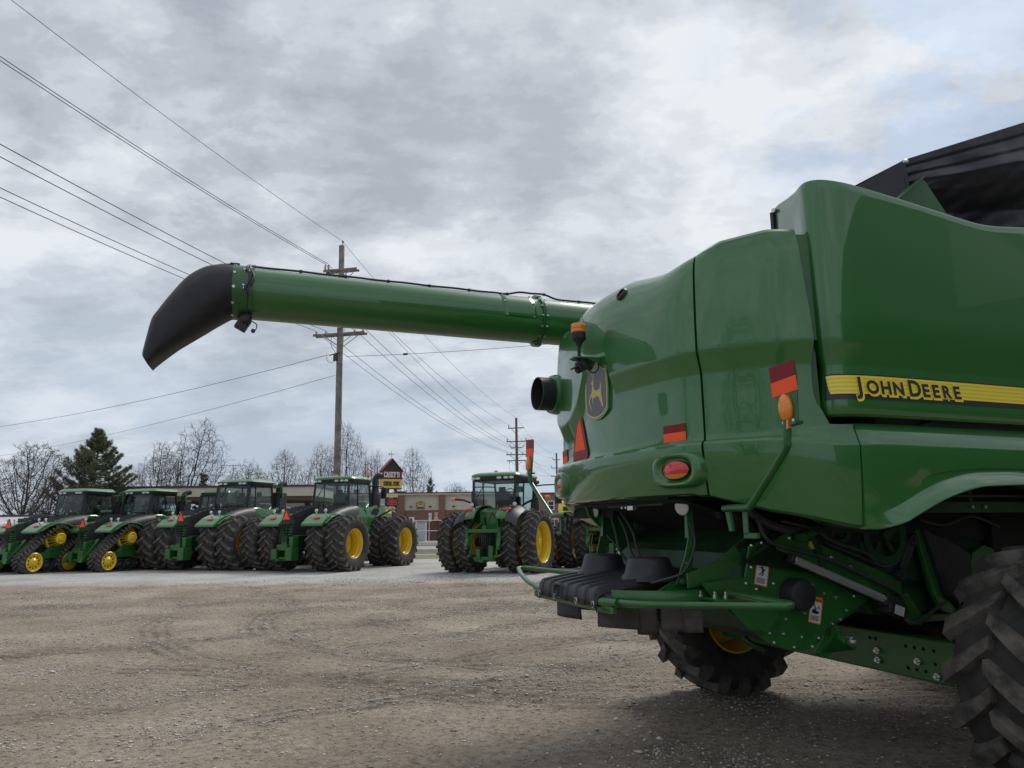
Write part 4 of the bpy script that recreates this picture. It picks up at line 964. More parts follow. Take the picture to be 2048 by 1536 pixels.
# warning labels
for (x, z, kind) in ((-1.385, 1.325, 0), (-.965, 1.065, 1)):
    M = frame((x, -.8525, z), (1, 0, 0), (0, 0, 1)) @ Matrix.Rotation(radians(-14), 4, 'Z'); mb = MB(); mb.M = M
    mb.m = 1; mb.bx(-.052, .052, -.088, .088, 0, .001); mb.m = 0; mb.bx(-.045, .045, -.08, .052, .001, .0016); mb.m = 2; mb.prism([(-.03, .060), (-.016, .060), (-.023, .072)], 'z', .001, .0016)
    text_into(mb, 'WARNING', .014, Matrix.Translation((.012, .066, .0016)), offset=.0006)
    if kind == 0:
        for pg in ([(-.012, .030), (-.004, .040), (.004, .036), (.0, .026)], [(-.008, .028), (.008, .030), (.016, .008), (.006, -.004), (-.004, .008)], [(.010, .004), (.016, -.014), (-.004, -.028), (-.006, -.022), (.006, -.012), (.0, .0)], [(-.002, .004), (-.014, -.008), (-.026, -.020), (-.022, -.024), (-.006, -.012), (.004, -.002)], [(.004, .026), (.018, .018), (.024, .026), (.028, .024), (.020, .010), (.006, .018)], [(-.008, .022), (-.022, .026), (-.022, .031), (-.006, .029)]): mb.prism(pg, 'z', .0016, .0022)
        for q in range(3): mb.box(-.026 - .004 * q, .040 - .014 * q, .0019, .014, .0018, .0006, Matrix.Rotation(radians(-20), 3, 'Z'))
    else:
        for pg in ([(-.030, .050), (-.022, .050), (.004, .006), (-.006, .004)], [(-.034, -.008), (-.028, -.024), (.016, -.026), (.026, -.014), (.030, -.018), (.032, -.014), (.024, -.004), (.010, -.006), (-.002, .006), (-.02, .006)], [(.004, .010), (.012, .022), (.016, .018), (.010, .008)], [(.014, .016), (.022, .034), (.026, .032), (.020, .014)], [(.022, .010), (.034, .024), (.037, .020), (.028, .008)]): mb.prism(pg, 'z', .0016, .0022)
    for q in range(6): mb.bx(-.040, .040 - .008 * (q % 3), -.041 - .0062 * q, -.0375 - .0062 * q, .0016, .002)
    obj('warning_label', mb, [LABELW, LABELO, BLACKG], ch, smooth=0)
# linear actuator across the side sheet
def bar(mb, a, b, w, h, up=(0, 0, 1)):
    a = Vector(a); b = Vector(b); d = b - a; S = mb.M; mb.M = S @ frame((a + b) / 2, d, up); mb.bx(-d.length / 2, d.length / 2, -h / 2, h / 2, -w / 2, w / 2); mb.M = S
mb = MB(); bar(mb, (-1.205, -.945, 1.41), (-.43, -.945, 1.115), .045, .048); bar(mb, (-1.205, -.972, 1.41), (-.43, -.972, 1.115), .012, .022); ac = obj('actuator_tube', mb, ALU, comb, smooth=0, bevel=.005)
mb = MB(); bar(mb, (-.46, -.945, 1.125), (-.30, -.945, 1.066), .075, .085); bar(mb, (-.455, -.95, 1.075), (-.30, -.95, 1.02), .09, .075); bar(mb, (-1.23, -.945, 1.42), (-1.20, -.945, 1.409), .06, .06); mo = pieces('actuator_motor', mb, PLAST, ac, smooth=0, bevel=.010)[0]
mb = MB(); mb.M = frame((-.375, -.9985, 1.047), Vector((.155, 0, -.055)), (0, 0, 1)); mb.bx(-.042, .042, -.03, .03, 0, .0015); mb.m = 1
for q in range(5): mb.bx(-.034, .034 - .01 * (q % 3), -.022 + .010 * q, -.018 + .010 * q, .0015, .002)
obj('rating_label', mb, [LABELW, GREYM], mo, smooth=0)
# latch at the bottom of the chopper, with a bright bolt
mb = MB(); mb.prism([(-1.02, .80), (-.985, .775), (-.95, .79), (-.86, .95), (-.80, .90), (-.72, .84), (-.715, .81), (-.755, .80), (-.86, .875), (-.93, .90)], 'y', -.93, -.87); lt_ = obj('latch_bracket', mb, GREEN_S, comb, smooth=0, bevel=.006)
mb = MB(); mb.lathe([(.034, -.965), (.034, -.94), (.03, -.935)], 'y', (-.775, 0, .862), 6); mb.lathe([(.014, -1.0), (.014, -.96)], 'y', (-.775, 0, .862), 10); mb.bx(-.80, -.745, -.96, -.93, .885, .90); obj('latch_bolt', mb, STEEL, lt_)
# link arm in front of the sheet and black side shield
mb = MB(); mb.prism([(-.165, 1.53), (-.13, 1.555), (-.095, 1.535), (-.10, 1.49), (-.245, 1.27), (-.27, 1.245), (-.305, 1.255), (-.315, 1.29), (-.29, 1.315)], 'y', -.96, -.935); lk = obj('link_arm', mb, mat('dark_cast_iron', (.03, .034, .034), .6, var=.3), comb, smooth=0, bevel=.008)
mb = MB(); [mb.lathe([(.04, -.975), (.045, -.93)], 'y', p, 16) for p in ((-.13, 0, 1.515), (-.28, 0, 1.285))]; [mb.lathe([(.018, -.985), (.018, -.97)], 'y', p, 6) for p in ((-.13, 0, 1.515), (-.28, 0, 1.285))]; pieces('link_pin', mb, PLAST, lk)
mb = MB(); mb.prism([(-.07, 1.60), (.16, 1.52), (.36, 1.42), (.34, 1.20), (.30, 1.10), (.17, 1.07), (.08, 1.12)], 'y', -1.02, -.90); obj('side_shield', mb, PLAST, comb, smooth=0, bevel=.02)
mb = MB(); mb.prism([(-.10, 1.58), (-.06, 1.6), (.09, 1.14), (.20, 1.02), (.30, .97), (.24, .96), (.06, 1.02), (-.02, 1.16)], 'y', -.97, -.93); mb.prism([(-.30, 1.13), (-.24, 1.16), (-.12, 1.0), (-.14, .93), (-.20, .94)], 'y', -.96, -.92); mb.bx(-.15, .6, -.95, -.90, .95, 1.0); obj('frame_gusset', mb, GREEN_S, comb, smooth=0, bevel=.006)
mb = MB(); mb.prism([(.20, 1.0), (.40, 1.42), (.52, 1.47), (.62, 1.44), (.62, .75), (.3, .75)], 'y', -1.0, -.96); obj('axle_support', mb, GREEN_S, comb, smooth=0, bevel=.006)
mb = MB(); mb.bx(-.95, 1.3, -1.42, -1.36, 1.70, 1.77); mb.bx(-.1, -.06, -1.40, -1.36, 1.70, 1.95); mb.bx(-.85, 1.3, -1.42, -1.38, 1.80, 1.815); obj('arch_rail', mb, GREEN_D, comb, smooth=0)
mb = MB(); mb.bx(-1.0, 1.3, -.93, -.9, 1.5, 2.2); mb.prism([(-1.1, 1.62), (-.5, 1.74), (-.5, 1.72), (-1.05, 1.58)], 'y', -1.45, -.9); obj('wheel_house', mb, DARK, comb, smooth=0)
mb = MB(); [mb.tube([(-.12 + q, -1.425, 1.735), (-.12 + q, -1.44, 1.735)], .012, 8) for q in (0, .12, .62)]; pieces('rail_bolt', mb, STEEL, comb)
# belts, pulleys and cylinders deep under the side panel
def pulley(x, z, y, r, w=.05):
    mb = MB(); mb.ring([(r * .72, y - w), (r, y - w), (r * .9, y - w / 2), (r, y), (r * .72, y)], 'y', (x, 0, z), 28)
    for k in range(5): a = 2 * pi * k / 5; bar(mb, (x + .03 * sin(a), y - w / 2, z + .03 * cos(a)), (x + r * .75 * sin(a), y - w / 2, z + r * .75 * cos(a)), .02, .035)
    mb.lathe([(.04, y - w - .02), (.04, y)], 'y', (x, 0, z), 12); return obj('drive_pulley', mb, GREEN_D, comb)
pulley(-.80, 1.62, -.90, .13); pulley(-.38, 1.55, -.90, .20); pulley(-.55, 1.72, -.905, .07)
mb = MB()
at_, LL = hull_path([(-.80, 1.62, .135), (-.38, 1.55, .205)], 0); rr = []
for i in range(60):
    p, t, q = at_(LL * i / 60); rr.append([(p[0] + q[0] * a, y, p[1] + q[1] * a) for a, y in ((0, -.94), (.012, -.94), (.012, -.915), (0, -.915))])
mb.rows(rr + [rr[0]], close=True); obj('drive_belt', mb, WIREM, comb)
mb = MB(); mb.tube([(-1.12, -.99, 1.56), (-.86, -.99, 1.66)], .028, 12); mb.tube([(-.86, -.99, 1.66), (-.70, -.99, 1.72)], .013, 8); mb.tube([(-1.15, -1.01, 1.55), (-1.15, -.95, 1.55)], .03, 8); obj('hydraulic_cylinder', mb, GREEN_S, comb)
mb = MB(); mb.tube(catmull([(-1.3, -.98, 1.66), (-1.05, -1.0, 1.60), (-.9, -1.0, 1.52), (-.62, -.99, 1.44), (-.5, -.97, 1.36)], 6), .011, 6); mb.tube(catmull([(-.1, -1.0, 1.66), (.1, -1.03, 1.62), (.4, -1.02, 1.68), (.7, -1.0, 1.6)], 6), .012, 6); pieces('hose', mb, WIREM, comb, gap=-.004)
# axle
mb = MB(); mb.bx(-.20, -.06, -1.30, 1.25, .575, .86); ax = obj('rear_axle', mb, GREEN_S, comb, smooth=0, bevel=.012)
mb = MB(); mb.bx(-.24, -.04, -1.55, -1.25, .62, .82); mb.bx(-.24, -.04, 1.2, 1.45, .62, .82); mb.lathe([(.11, -1.7), (.11, -1.45)], 'y', (-.08, 0, .745), 16); mb.lathe([(.11, 1.3), (.11, 1.5)], 'y', (-.08, 0, .745), 16); obj('axle_spindle', mb, GREEN_S, ax, smooth=0, bevel=.01)
mb = MB()
for y, z in ((-.62, .72), (-.62, .655), (-.96, .70), (-1.10, .625), (.06, .74)): mb.lathe([(.024, -.225), (.024, -.205)], 'x', (0, y, z), 6); mb.lathe([(.013, -.245), (.013, -.22)], 'x', (0, y, z), 8)
pieces('axle_bolt', mb, STEEL, ax)
mb = MB()
for y, z in ((-.55, .80), (-.60, .80), (-.86, .785), (-.93, .785), (-1.0, .785), (-.86, .64), (-.93, .64), (-1.0, .64), (-1.08, .785), (-1.08, .70)): mb.lathe([(.013, -.2025), (.001, -.2025)], 'x', (0, y, z), 10)
pieces('axle_hole', mb, DARK, ax, gap=.0005)
mb = MB(); mb.bx(-.5, -.05, .55, .65, .72, .80); mb.tube(catmull([(-.3, .5, .55), (-.35, .7, .62), (-.2, .9, .70), (-.1, 1.05, .66)], 5), .03, 8); mb.tube([(-.35, .1, .70), (-.30, 1.15, .74)], .035, 8); obj('steering_gear', mb, GREEN_D, ax)

# spreader deck -------------------------------------------------------
def deck_cover():
    mb = MB(); ny_ = 197
    ribs = [-.44, -.30, -.155, .0, .155, .30, .44]
    def prof(y, k):
        e = min(abs(y - r) for r in ribs)
        rib = .014 * (1 - min(1, max(0, (e - .024) / .014)))
        return rib * k
    rows = []
    def zt(x): return 1.222 + (x + 2.41) * .155 - max(0, x + 1.9) * .13
    xs = [(-2.428, -.105, 1), (-2.424, -.06, 1), (-2.418, -.018, 1), (-2.408, -.003, 1), (-2.385, 0, 1), (-2.3, 0, 1), (-2.2, 0, 1), (-2.12, 0, .8), (-2.0, 0, .6), (-1.8, 0, .5), (-1.65, 0, .8), (-1.5, 0, 1), (-1.42, -.005, 1), (-1.40, -.04, 1)]
    for x, dz, k in xs:
        row = []
        for i in range(ny_):
            y = -.49 + .98 * i / (ny_ - 1)
            r = prof(y, k); ed = max(0, (abs(y) - .468) / .022)
            fx_ = -r * .7 if x < -2.41 else 0
            z = zt(max(x, -2.41)) + dz + (r if x > -2.415 else 0) - .035 * ed
            row.append((x + fx_, y, z))
        rows.append(row)
    mb.rows(rows, flip=True)
    return obj('spreader_cover', mb, PLAST, comb, smooth=42, solid=.006)
dk = deck_cover()
for y in (-.36, .33):
    mb = MB(); mb.lathe([(.215, 1.26), (.188, 1.29), (.172, 1.306), (.150, 1.385), (.143, 1.402), (.130, 1.412), (.001, 1.416)], 'z', (-1.945, y, .006), 40); obj('motor_dome', mb, PLAST, dk, smooth=60)
mb = MB(); mb.M = Matrix.Translation((-2.4335, .10, 1.175)); mb.bx(-.004, .006, -.055, .055, -.038, .03); obj('hand_hole', mb, DARK, dk, smooth=0)
mb = MB(); mb.M = Matrix.Translation((-2.43, .10, 1.175)); mb.rows([[(-.004 - d, a, b) for a, b in superell(.058 + k, .036 + k, 28, 5)] for k, d in ((0, 0), (.006, .012), (.016, .012), (.022, 0))], close=True, flip=True); obj('hand_hole_rim', mb, PLAST, dk, smooth=60)
mb = MB()
for y in (-.455, -.20, .17, .455):
    q = Vector((-2.44, y, 1.133)); mb.tube([q + Vector((0, .016 * cos(a), .02 * sin(a))) for a in np.linspace(0, 2 * pi, 13)], .0035, 5); mb.tube([q + Vector((-.012, 0, .02)), q + Vector((.02, 0, -.02))], .004, 5)
pieces('retaining_clip', mb, STEEL, dk)
# deck frame, round guards, side guard tubes
mb = MB(); mb.bx(-2.40, -2.36, -.62, .62, 1.085, 1.12); mb.bx(-2.36, -1.42, -.45, .45, 1.12, 1.15); mb.prism([(-2.38, -.60), (-2.2, -.62), (-2.2, -.5), (-2.38, -.48)], 'z', 1.10, 1.11); fr_ = obj('deck_frame', mb, GREEN_S, comb, smooth=0, bevel=.004)
for sd in (-1, 1):
    mb = MB(); a0, a1 = radians(207), radians(415)
    def arc(u, v):
        a = a0 + (a1 - a0) * u; c_ = (-1.90, -.36 * 1); r = .475
        return (c_[0] + r * cos(a) * 1.08, c_[1] + r * sin(a) * .94, 1.125 + .105 * v)
    mb.grid(arc, 50, 3); 
    def arc2(u, v):
        a = a0 + (a1 - a0) * u; r = .475 + .04 * v
        return (-1.90 + r * cos(a) * 1.08, -.36 + r * sin(a) * .94, 1.125)
    mb.grid(arc2, 50, 2)
    if sd > 0: mb = mb.mirror_y()
    obj('spreader_guard', mb, GREEN_S, comb, smooth=50, solid=.006)
    Y = (lambda y: y) if sd < 0 else (lambda y: -y)
    mb = MB(); tp = [(-2.39, Y(-.54), 1.155), (-2.36, Y(-.70), 1.162), (-2.33, Y(-.93), 1.172), (-2.29, Y(-1.12), 1.186), (-2.22, Y(-1.40), 1.206), (-2.11, Y(-1.76), 1.232), (-2.075, Y(-1.835), 1.236), (-2.03, Y(-1.835), 1.238), (-1.995, Y(-1.78), 1.238), (-1.88, Y(-1.45), 1.225), (-1.72, Y(-.95), 1.212), (-1.66, Y(-.80), 1.20)]
    mb.tube(catmull(tp, 5), .0205, 14); tb = obj('guard_tube', mb, GREEN_S, comb, smooth=60)
    mb = MB(); mb.tube([(-2.40, Y(-.50), 1.153), (-2.375, Y(-.68), 1.158)], .028, 12); mb.bx(-2.40, -2.375, min(Y(-.5), Y(-.66)), max(Y(-.5), Y(-.66)), 1.09, 1.13); mb.bx(-1.86, -1.60, min(Y(-.70), Y(-1.02)), max(Y(-.70), Y(-1.02)), 1.175, 1.186); mb.prism([(-1.75, 1.18), (-1.45, 1.18), (-1.30, 1.05), (-1.40, .95), (-1.55, .98)], 'y', Y(-.89), Y(-.88)); pieces('tube_socket', mb, GREEN_S, tb, smooth=0)
    mb = MB(); [mb.lathe([(.016, 1.186), (.016, 1.20), (.010, 1.203), (.010, 1.222)], 'z', (x, Y(y), 0), 6) for x, y in ((-1.84, -.80), (-1.80, -.90), (-1.74, -.93), (-1.68, -.96))]; [mb.lathe([(.012, 1.16), (.012, 1.165)], 'z', (x, Y(y), 0), 6) for x, y in ((-2.38, -.53), (-2.35, -.74))]; pieces('tube_bolt', mb, STEEL, tb)
    # lamp stand: foot plate, bent arm, work lamp
    mb = MB(); mb.prism([(-2.10, 1.195), (-1.94, 1.27), (-1.79, 1.27), (-1.66, 1.195)], 'y', Y(-.63), Y(-.622)); mb.prism([(-1.92, 1.25), (-1.80, 1.25), (-1.775, 1.40), (-1.745, 1.55), (-1.76, 1.84), (-1.81, 1.84), (-1.80, 1.56), (-1.84, 1.42), (-1.87, 1.36)], 'y', Y(-.645), Y(-.634)); mb.prism([(-1.80, 1.55), (-1.79, 1.84), (-1.782, 1.84), (-1.79, 1.55)], 'y', Y(-.645), Y(-.60)); stn = obj('lamp_stand', mb, GREEN_S, comb, smooth=0, bevel=.003)
    mb = MB(); mb.tube([(-1.865, Y(-.655), 1.268), (-1.865, Y(-.635), 1.268)], .018, 8); mb.tube([(-1.825, Y(-.655), 1.385), (-1.825, Y(-.635), 1.385)], .011, 8); pieces('stand_bolt', mb, STEEL, stn)
    mb = MB(); mb.tube(catmull([(-1.80, Y(-.66), 1.66), (-1.76, Y(-.655), 1.54), (-1.80, Y(-.66), 1.42), (-1.87, Y(-.66), 1.33), (-1.93, Y(-.63), 1.30), (-2.05, Y(-.55), 1.26)], 5), .009, 6); obj('lamp_cable', mb, WIREM, stn)
    M = frame((-1.825, Y(-.655), 1.755), (Y(-.5) * .0 + .45, -1, 0), (0.0, 0, 1)) @ Matrix.Rotation(radians(8), 4, 'X')
    M = frame((-1.845, Y(-.655), 1.758), (.35, -1, 0), (-.15, 0, 1))
    mb = MB(); mb.M = M; mb.lathe([(.052, -.012), (.056, .0), (.056, .006), (.05, .012), (.035, .017), (.001, .019)], 'z', n=26); lp = obj('work_lamp', mb, LAMPW, stn, smooth=50)
    mb = MB(); mb.M = M; mb.lathe([(.001, -.05), (.03, -.045), (.058, -.012), (.061, .004), (.056, .005)], 'z', n=26); obj('lamp_shell', mb, PLAST, lp)
# hanging rubber flaps
def flap(pts_top, drop, m=FLAP, curl=.05):
    mb = MB(); a, b = Vector(pts_top[0]), Vector(pts_top[1]); n = (b - a).cross(Vector((0, 0, 1))).normalized()
    mb.grid(lambda u, v: a.lerp(b, u) + Vector((0, 0, -drop * v)) + n * (curl * v * v + .015 * sin(u * pi * 1.5) * v), 8, 6); return obj('rubber_flap', mb, m, comb, solid=.006)
flap([(-2.33, -.31, 1.12), (-2.17, -.58, 1.12)], .15, curl=.0); flap([(-2.175, -.56, 1.12), (-2.07, -.64, 1.12)], .18, curl=-.03); flap([(-2.04, -.64, 1.12), (-1.93, -.74, 1.12)], .15, curl=.02); flap([(-1.94, -.73, 1.12), (-1.85, -.82, 1.12)], .155, curl=.0); flap([(-2.33, .36, 1.12), (-2.29, .05, 1.12)], .15, PLAST, curl=.0)
mb = MB(); [mb.lathe([(.30, 1.02), (.30, 1.03), (.05, 1.10), (.001, 1.10)], 'z', (-1.92, y, 0), 24) for y in (-.34, .34)]; pieces('spreader_disc', mb, DARK, comb)
# wheels of the combine
CT = tyre_mesh('tyre', .75, .56, .36, 17, .058, .060, 72); CR, _ = rim_mesh('rim', .365, .56, .06, .18); CH = hub_mesh('wheel', .06, .16)
wl = wheel(comb, 0, 1.50, .745, CT, CR, CH, 1); wr = wheel(comb, 0, -1.85, .745, CT, CR, CH, -1)
for w, a in ((wl, .1), (wr, -.05)): w.rotation_euler = (0, a, w.rotation_euler.z)

# ------------------------------------------------------------------ tractors (local x forward, y left)
def outline_rows(mb, x0, x1, hw, levels, e=7, n=40, close_top=True, taper=0):
    cx = (x0 + x1) / 2; hx = (x1 - x0) / 2; rows = []
    for sc, z, dx in levels:
        rows.append([(cx + dx + px * sc, py * (sc if not taper else sc), z) for px, py in superell(hx, hw, n, e)])
    mb.rows(rows, close=True)
    b = len(mb.v); mb.add(rows[-1], [tuple(range(n))]); mb.add(rows[0], [tuple(range(n))[::-1]])
def lamp_disc(mb, p, nrm, rx, ry):
    M = mb.M; n = Vector(nrm).normalized(); mb.M = M @ frame(p, Vector((0, 0, 1)).cross(n), (0, 0, 1)) @ Matrix.Diagonal((rx, ry, 1, 1)); mb.lathe([(1, 0), (1, .02), (.75, .035), (.001, .04)], 'z', n=14); mb.M = M
def make_cab(par, xr, xf, z0, z1, w0, w1, style, roofh=.28, ov=.16):
    """xr rear, xf front, z0..z1 glass, w0/w1 half widths"""
    def P(x, y, z):     # cab skin point: x fraction 0..1 rear-front, y -1..1, z 0..1
        return Vector((xr + (xf - xr) * x + (.10 * (1 - x) * (1 - z) - .10 * (1 - x) * z * .6) * 0 + (-.08 * (1 - x) + .12 * x) * (1 - abs(z - .35) * 1.2) , y * (w0 + (w1 - w0) * z), z0 + (z1 - z0) * z))
    mb = MB()
    for sy in (-1, 1):
        for xx, r in ((0, .055), (1, .045), (.42 if style != 'new' else .30, .03)):
            mb.tube([P(xx, sy, t) for t in (-.02, .25, .5, .75, 1.02)], r, 6)
        mb.tube([P(t, sy, 0) for t in (0, .5, 1)], .04, 6); mb.tube([P(t, sy, 1) for t in (0, .5, 1)], .05, 6)
        if style == 'new': mb.rows([[P(q, sy * 1.01, t) for t in (0, .3, .6, 1)] for q in (0, .11)]); 
    for xx in (0, 1):
        for zz in (0, 1): mb.tube([P(xx, -1, zz), P(xx, 1, zz)], .05, 6)
    fr = obj('cab_frame', mb, PLAST, par, smooth=40)
    for nm, f in (('rear_window', lambda u, v: P(-.02, -.96 + 1.92 * u, .02 + .96 * v) + Vector((-.05 * (1 - (2 * u - 1) ** 2), 0, 0))), ('windscreen', lambda u, v: P(1.02, -.96 + 1.92 * u, .02 + .96 * v) + Vector((.10 * (1 - (2 * u - 1) ** 2), 0, 0)))):
        mb = MB(); mb.grid(f, 9, 6); obj(nm, mb, GLASS, par, smooth=60)
    for sy in (-1, 1):
        mb = MB(); mb.grid(lambda u, v: P(.04 + .92 * u, sy * .995, .02 + .96 * v), 8, 6); obj('side_window', mb, GLASS, par, smooth=60)
    mb = MB(); mb.bx(xr + .1, xf - .05, -w0 * .95, w0 * .95, z0 - .12, z0 - .02)
    xs = xr + (xf - xr) * .38
    mb.bx(xs - .08, xs + .06, -.26, .26, z0 + .22, z0 + .66); mb.bx(xs - .05, xs + .48, -.28, .28, z0 + .16, z0 + .32); mb.bx(xs, xs + .3, -.2, .2, z0 - .05, z0 + .18); mb.bx(xs - .06, xs + .04, -.13, .13, z0 + .66, z0 + .82)
    mb.bx(xs + .1, xs + .6, -.45, -.33, z0 + .42, z0 + .50); mb.box(xs + .62, -.42, z0 + .75, .05, .28, .22); mb.bx(xf - .3, xf - .12, -.35, .35, z0 - .05, z0 + .48)
    st = obj('seat', mb, FENDG, par, smooth=0, bevel=.03)
    mb = MB(); c = Vector((xf - .48, 0, z0 + .62)); mb.tube([c + Vector((.07 * sin(a) * 0 + .10 * cos(a), .2 * sin(a), .17 * cos(a))) for a in np.linspace(0, 2 * pi, 17)], .018, 6); mb.tube([c, c + Vector((.2, 0, -.45))], .04, 8); obj('steering_wheel', mb, PLAST, par)
    # wiper
    mb = MB(); mb.tube([P(-.05, .35, 1.0), P(-.07, .62, .55)], .012, 5); mb.tube([P(-.07, .55, .68), P(-.08, .75, .38)], .016, 5); obj('wiper', mb, PLAST, par)
    # roof
    mb = MB(); outline_rows(mb, xr - ov, xf + ov + .10, w1 + .12, [(.95, z1 - .01, 0), (.99, z1 + .05, 0), (1.0, z1 + .13, 0)], 7); rb = obj('roof_visor', mb, PLAST, par, smooth=40)
    mb = MB()
    if style == 'new': outline_rows(mb, xr - ov - .02, xf + ov + .12, w1 + .15, [(.985, z1 + .125, 0), (1.0, z1 + .15, 0), (1.0, z1 + .17, 0), (.88, z1 + roofh - .01, .05), (.86, z1 + roofh, .05)], 9)
    else: outline_rows(mb, xr - ov - .02, xf + ov + .12, w1 + .14, [(.985, z1 + .12, 0), (1.01, z1 + .14, 0), (1.01, z1 + .17, 0), (.985, z1 + .21, 0), (.93, z1 + .245, 0), (.8, z1 + roofh - .01, 0), (.5, z1 + roofh, 0)], 7)
    obj('cab_roof', mb, GREEN, par, smooth=30)
    mb = MB()
    if style == 'new':
        for y in (-.78, -.52, .45, .78): mb.box(xr - ov - .0, y * w1, z1 + .085, .06, .17, .075)
    else:
        for y in (-.88, -.62, -.30, .72, .95): lamp_disc(mb, (xr - ov + .015 + (.05 if abs(y) > .9 else 0), y * w1, z1 + .07), (-1, 0, .0), .10, .05)
    obj('roof_light', mb, LAMPW, rb, smooth=50)
    return P
def tri_plate(par, x, z, w=.2, h=.36, y=0):
    M = frame((x, y, z), (0, -1, 0), (0, 0, 1)); mb = MB(); mb.M = M; mb.m = 0
    mb.prism([(-w * 1.12, -.03), (w * 1.12, -.03), (w * 1.12, .03), (.04, h + .05), (-.04, h + .05), (-w * 1.12, .03)], 'z', 0, .008); mb.m = 1; mb.prism([(-w * .92, .0), (w * .92, .0), (0, h)], 'z', .008, .014)
    return obj('warning_triangle', mb, [REDREF, ORANGE], par, smooth=0)
T9 = tyre_mesh('tyre', 1.055, .70, .56, 20, .06, .05, 56, .03); R9o, _ = rim_mesh('rim', .565, .70, -.18, .2); H9o = hub_mesh('wheel', -.18, .2)
R9i, _ = rim_mesh('rim', .565, .70, .12, .2); H9i = hub_mesh('wheel', .12, .2)
T9n = tyre_mesh('tyre', 1.09, .76, .60, 17, .075, .065, 56, .04)
T8 = tyre_mesh('tyre', 1.09, .50, .715, 24, .055, .042, 60, .03); R8o, _ = rim_mesh('rim', .72, .5, -.12, .22); H8o = hub_mesh('wheel', -.12, .25, 10, .20)
T8f = tyre_mesh('tyre', .80, .42, .47, 20, .045, .038, 48, .02); R8f, _ = rim_mesh('rim', .475, .42, -.04, .16); H8f = hub_mesh('wheel', -.04, .2, 10, .12)
CIR = [(-.98, .47, .42), (1.15, .45, .40), (.12, 1.45, .50)]
def track_mesh():
    at, L = hull_path(CIR, 0); W = .76; mb = MB(); mb.m = 0; n = 110; rows = []
    for i in range(n):
        p, t, q = at(L * i / n); o = p + q * .035; k = p - q * .02
        rows.append([(k[0], -W / 2, k[1]), (o[0], -W / 2, o[1]), (o[0], W / 2, o[1]), (k[0], W / 2, k[1])])
    mb.rows(rows + [rows[0]], close=True, flip=True); mb.m = 1; nl = int(L / .165)
    for i in range(nl):
        for sd in (-1, 1):
            secs = []
            for t_ in (0, .5, 1):
                s = L * (i + (.5 if sd > 0 else 0)) / nl + .17 * t_
                y = sd * (.0 + t_ * W / 2 * .98); c = []
                for ds, hgt in ((-.045, .03), (-.028, .085), (.028, .085), (.045, .03)):
                    p, t, q = at(s + ds); o = p + q * hgt; c.append((o[0], y, o[1]))
                secs.append(c)
            mb.rows(secs, flip=sd > 0); mb.add(secs[-1], [(0, 1, 2, 3)]); mb.add(secs[0], [(3, 2, 1, 0)])
    return mesh_of('track', mb, [RUBBER, RUBLUG], 38)
TRK = track_mesh()
def disc_wheel_mesh(name, r, w, m, holes=10):
    mb = MB(); mb.m = 0
    mb.lathe([(r * .9, -w / 2), (r, -w / 2 + .02), (r, w / 2 - .02), (r * .94, w / 2), (r * .86, w / 2 - .05), (r * .5, w / 2 - .06), (r * .34, w / 2 - .02), (r * .25, w / 2 + .01), (.001, w / 2 + .01)], 'y', n=36)
    mb.m = 1
    for i in range(holes): a = 2 * pi * i / holes; mb.lathe([(.035, w / 2 - .052), (.001, w / 2 - .05)], 'y', (r * .6 * sin(a), 0, r * .6 * cos(a)), 10)
    return mesh_of(name, mb, [m, DARK], 35)
IDL = disc_wheel_mesh('idler_wheel', .40, .70, YELLOW); ROL = disc_wheel_mesh('roller', .25, .70, PLAST, 6)
def drive_mesh():
    mb = MB(); r = .50
    for y in (-.25, .02): mb.ring([(r, y - .05), (r, y + .05), (r - .09, y + .05), (r - .09, y - .05)], 'y', n=40)
    for i in range(16):
        a = 2 * pi * i / 16; mb.box((r - .05) * sin(a), -.12, (r - .05) * cos(a), .05, .3, .05, Matrix.Rotation(a, 3, 'Y')); 
        b = a + .12; mb.tube([((r - .06) * sin(a), .05, (r - .06) * cos(a)), (.22 * sin(b), .33, .22 * cos(b))], .016, 5)
    mb.lathe([(.235, .28), (.24, .37), (.21, .385), (.17, .37), (.12, .36), (.10, .40), (.001, .40)], 'y', n=30); mb.lathe([(.16, -.3), (.16, .3)], 'y', n=20)
    return mesh_of('drive_wheel', mb, YELLOW, 35)
DRV = drive_mesh()
UNDERB = MB(); UNDERB.bx(-.75, .95, -.25, .25, .62, .86); UNDERB.prism([(-.35, .8), (.6, .8), (.3, 1.3), (-.05, 1.3)], 'y', -.2, .1)
UNDER = mesh_of('track_frame', UNDERB, GREEN_S, 0)
def track_unit(par, x, y, side):
    t = obj('track', TRK, None, par); t.location = (x, y, 0)
    R = 0 if side > 0 else pi
    for nm, me, cx, cz in (('idler_wheel', IDL, CIR[0][0], CIR[0][1]), ('idler_wheel', IDL, CIR[1][0], CIR[1][1]), ('roller', ROL, -.35, .30), ('roller', ROL, .1, .30), ('roller', ROL, .55, .30), ('drive_wheel', DRV, CIR[2][0], CIR[2][1])):
        w = obj(nm, me, None, t); w.location = (cx, 0, cz); w.rotation_euler = (0, 0, R)
    u = obj('track_frame', UNDER, None, t); u.rotation_euler = (0, 0, 0)
    return t
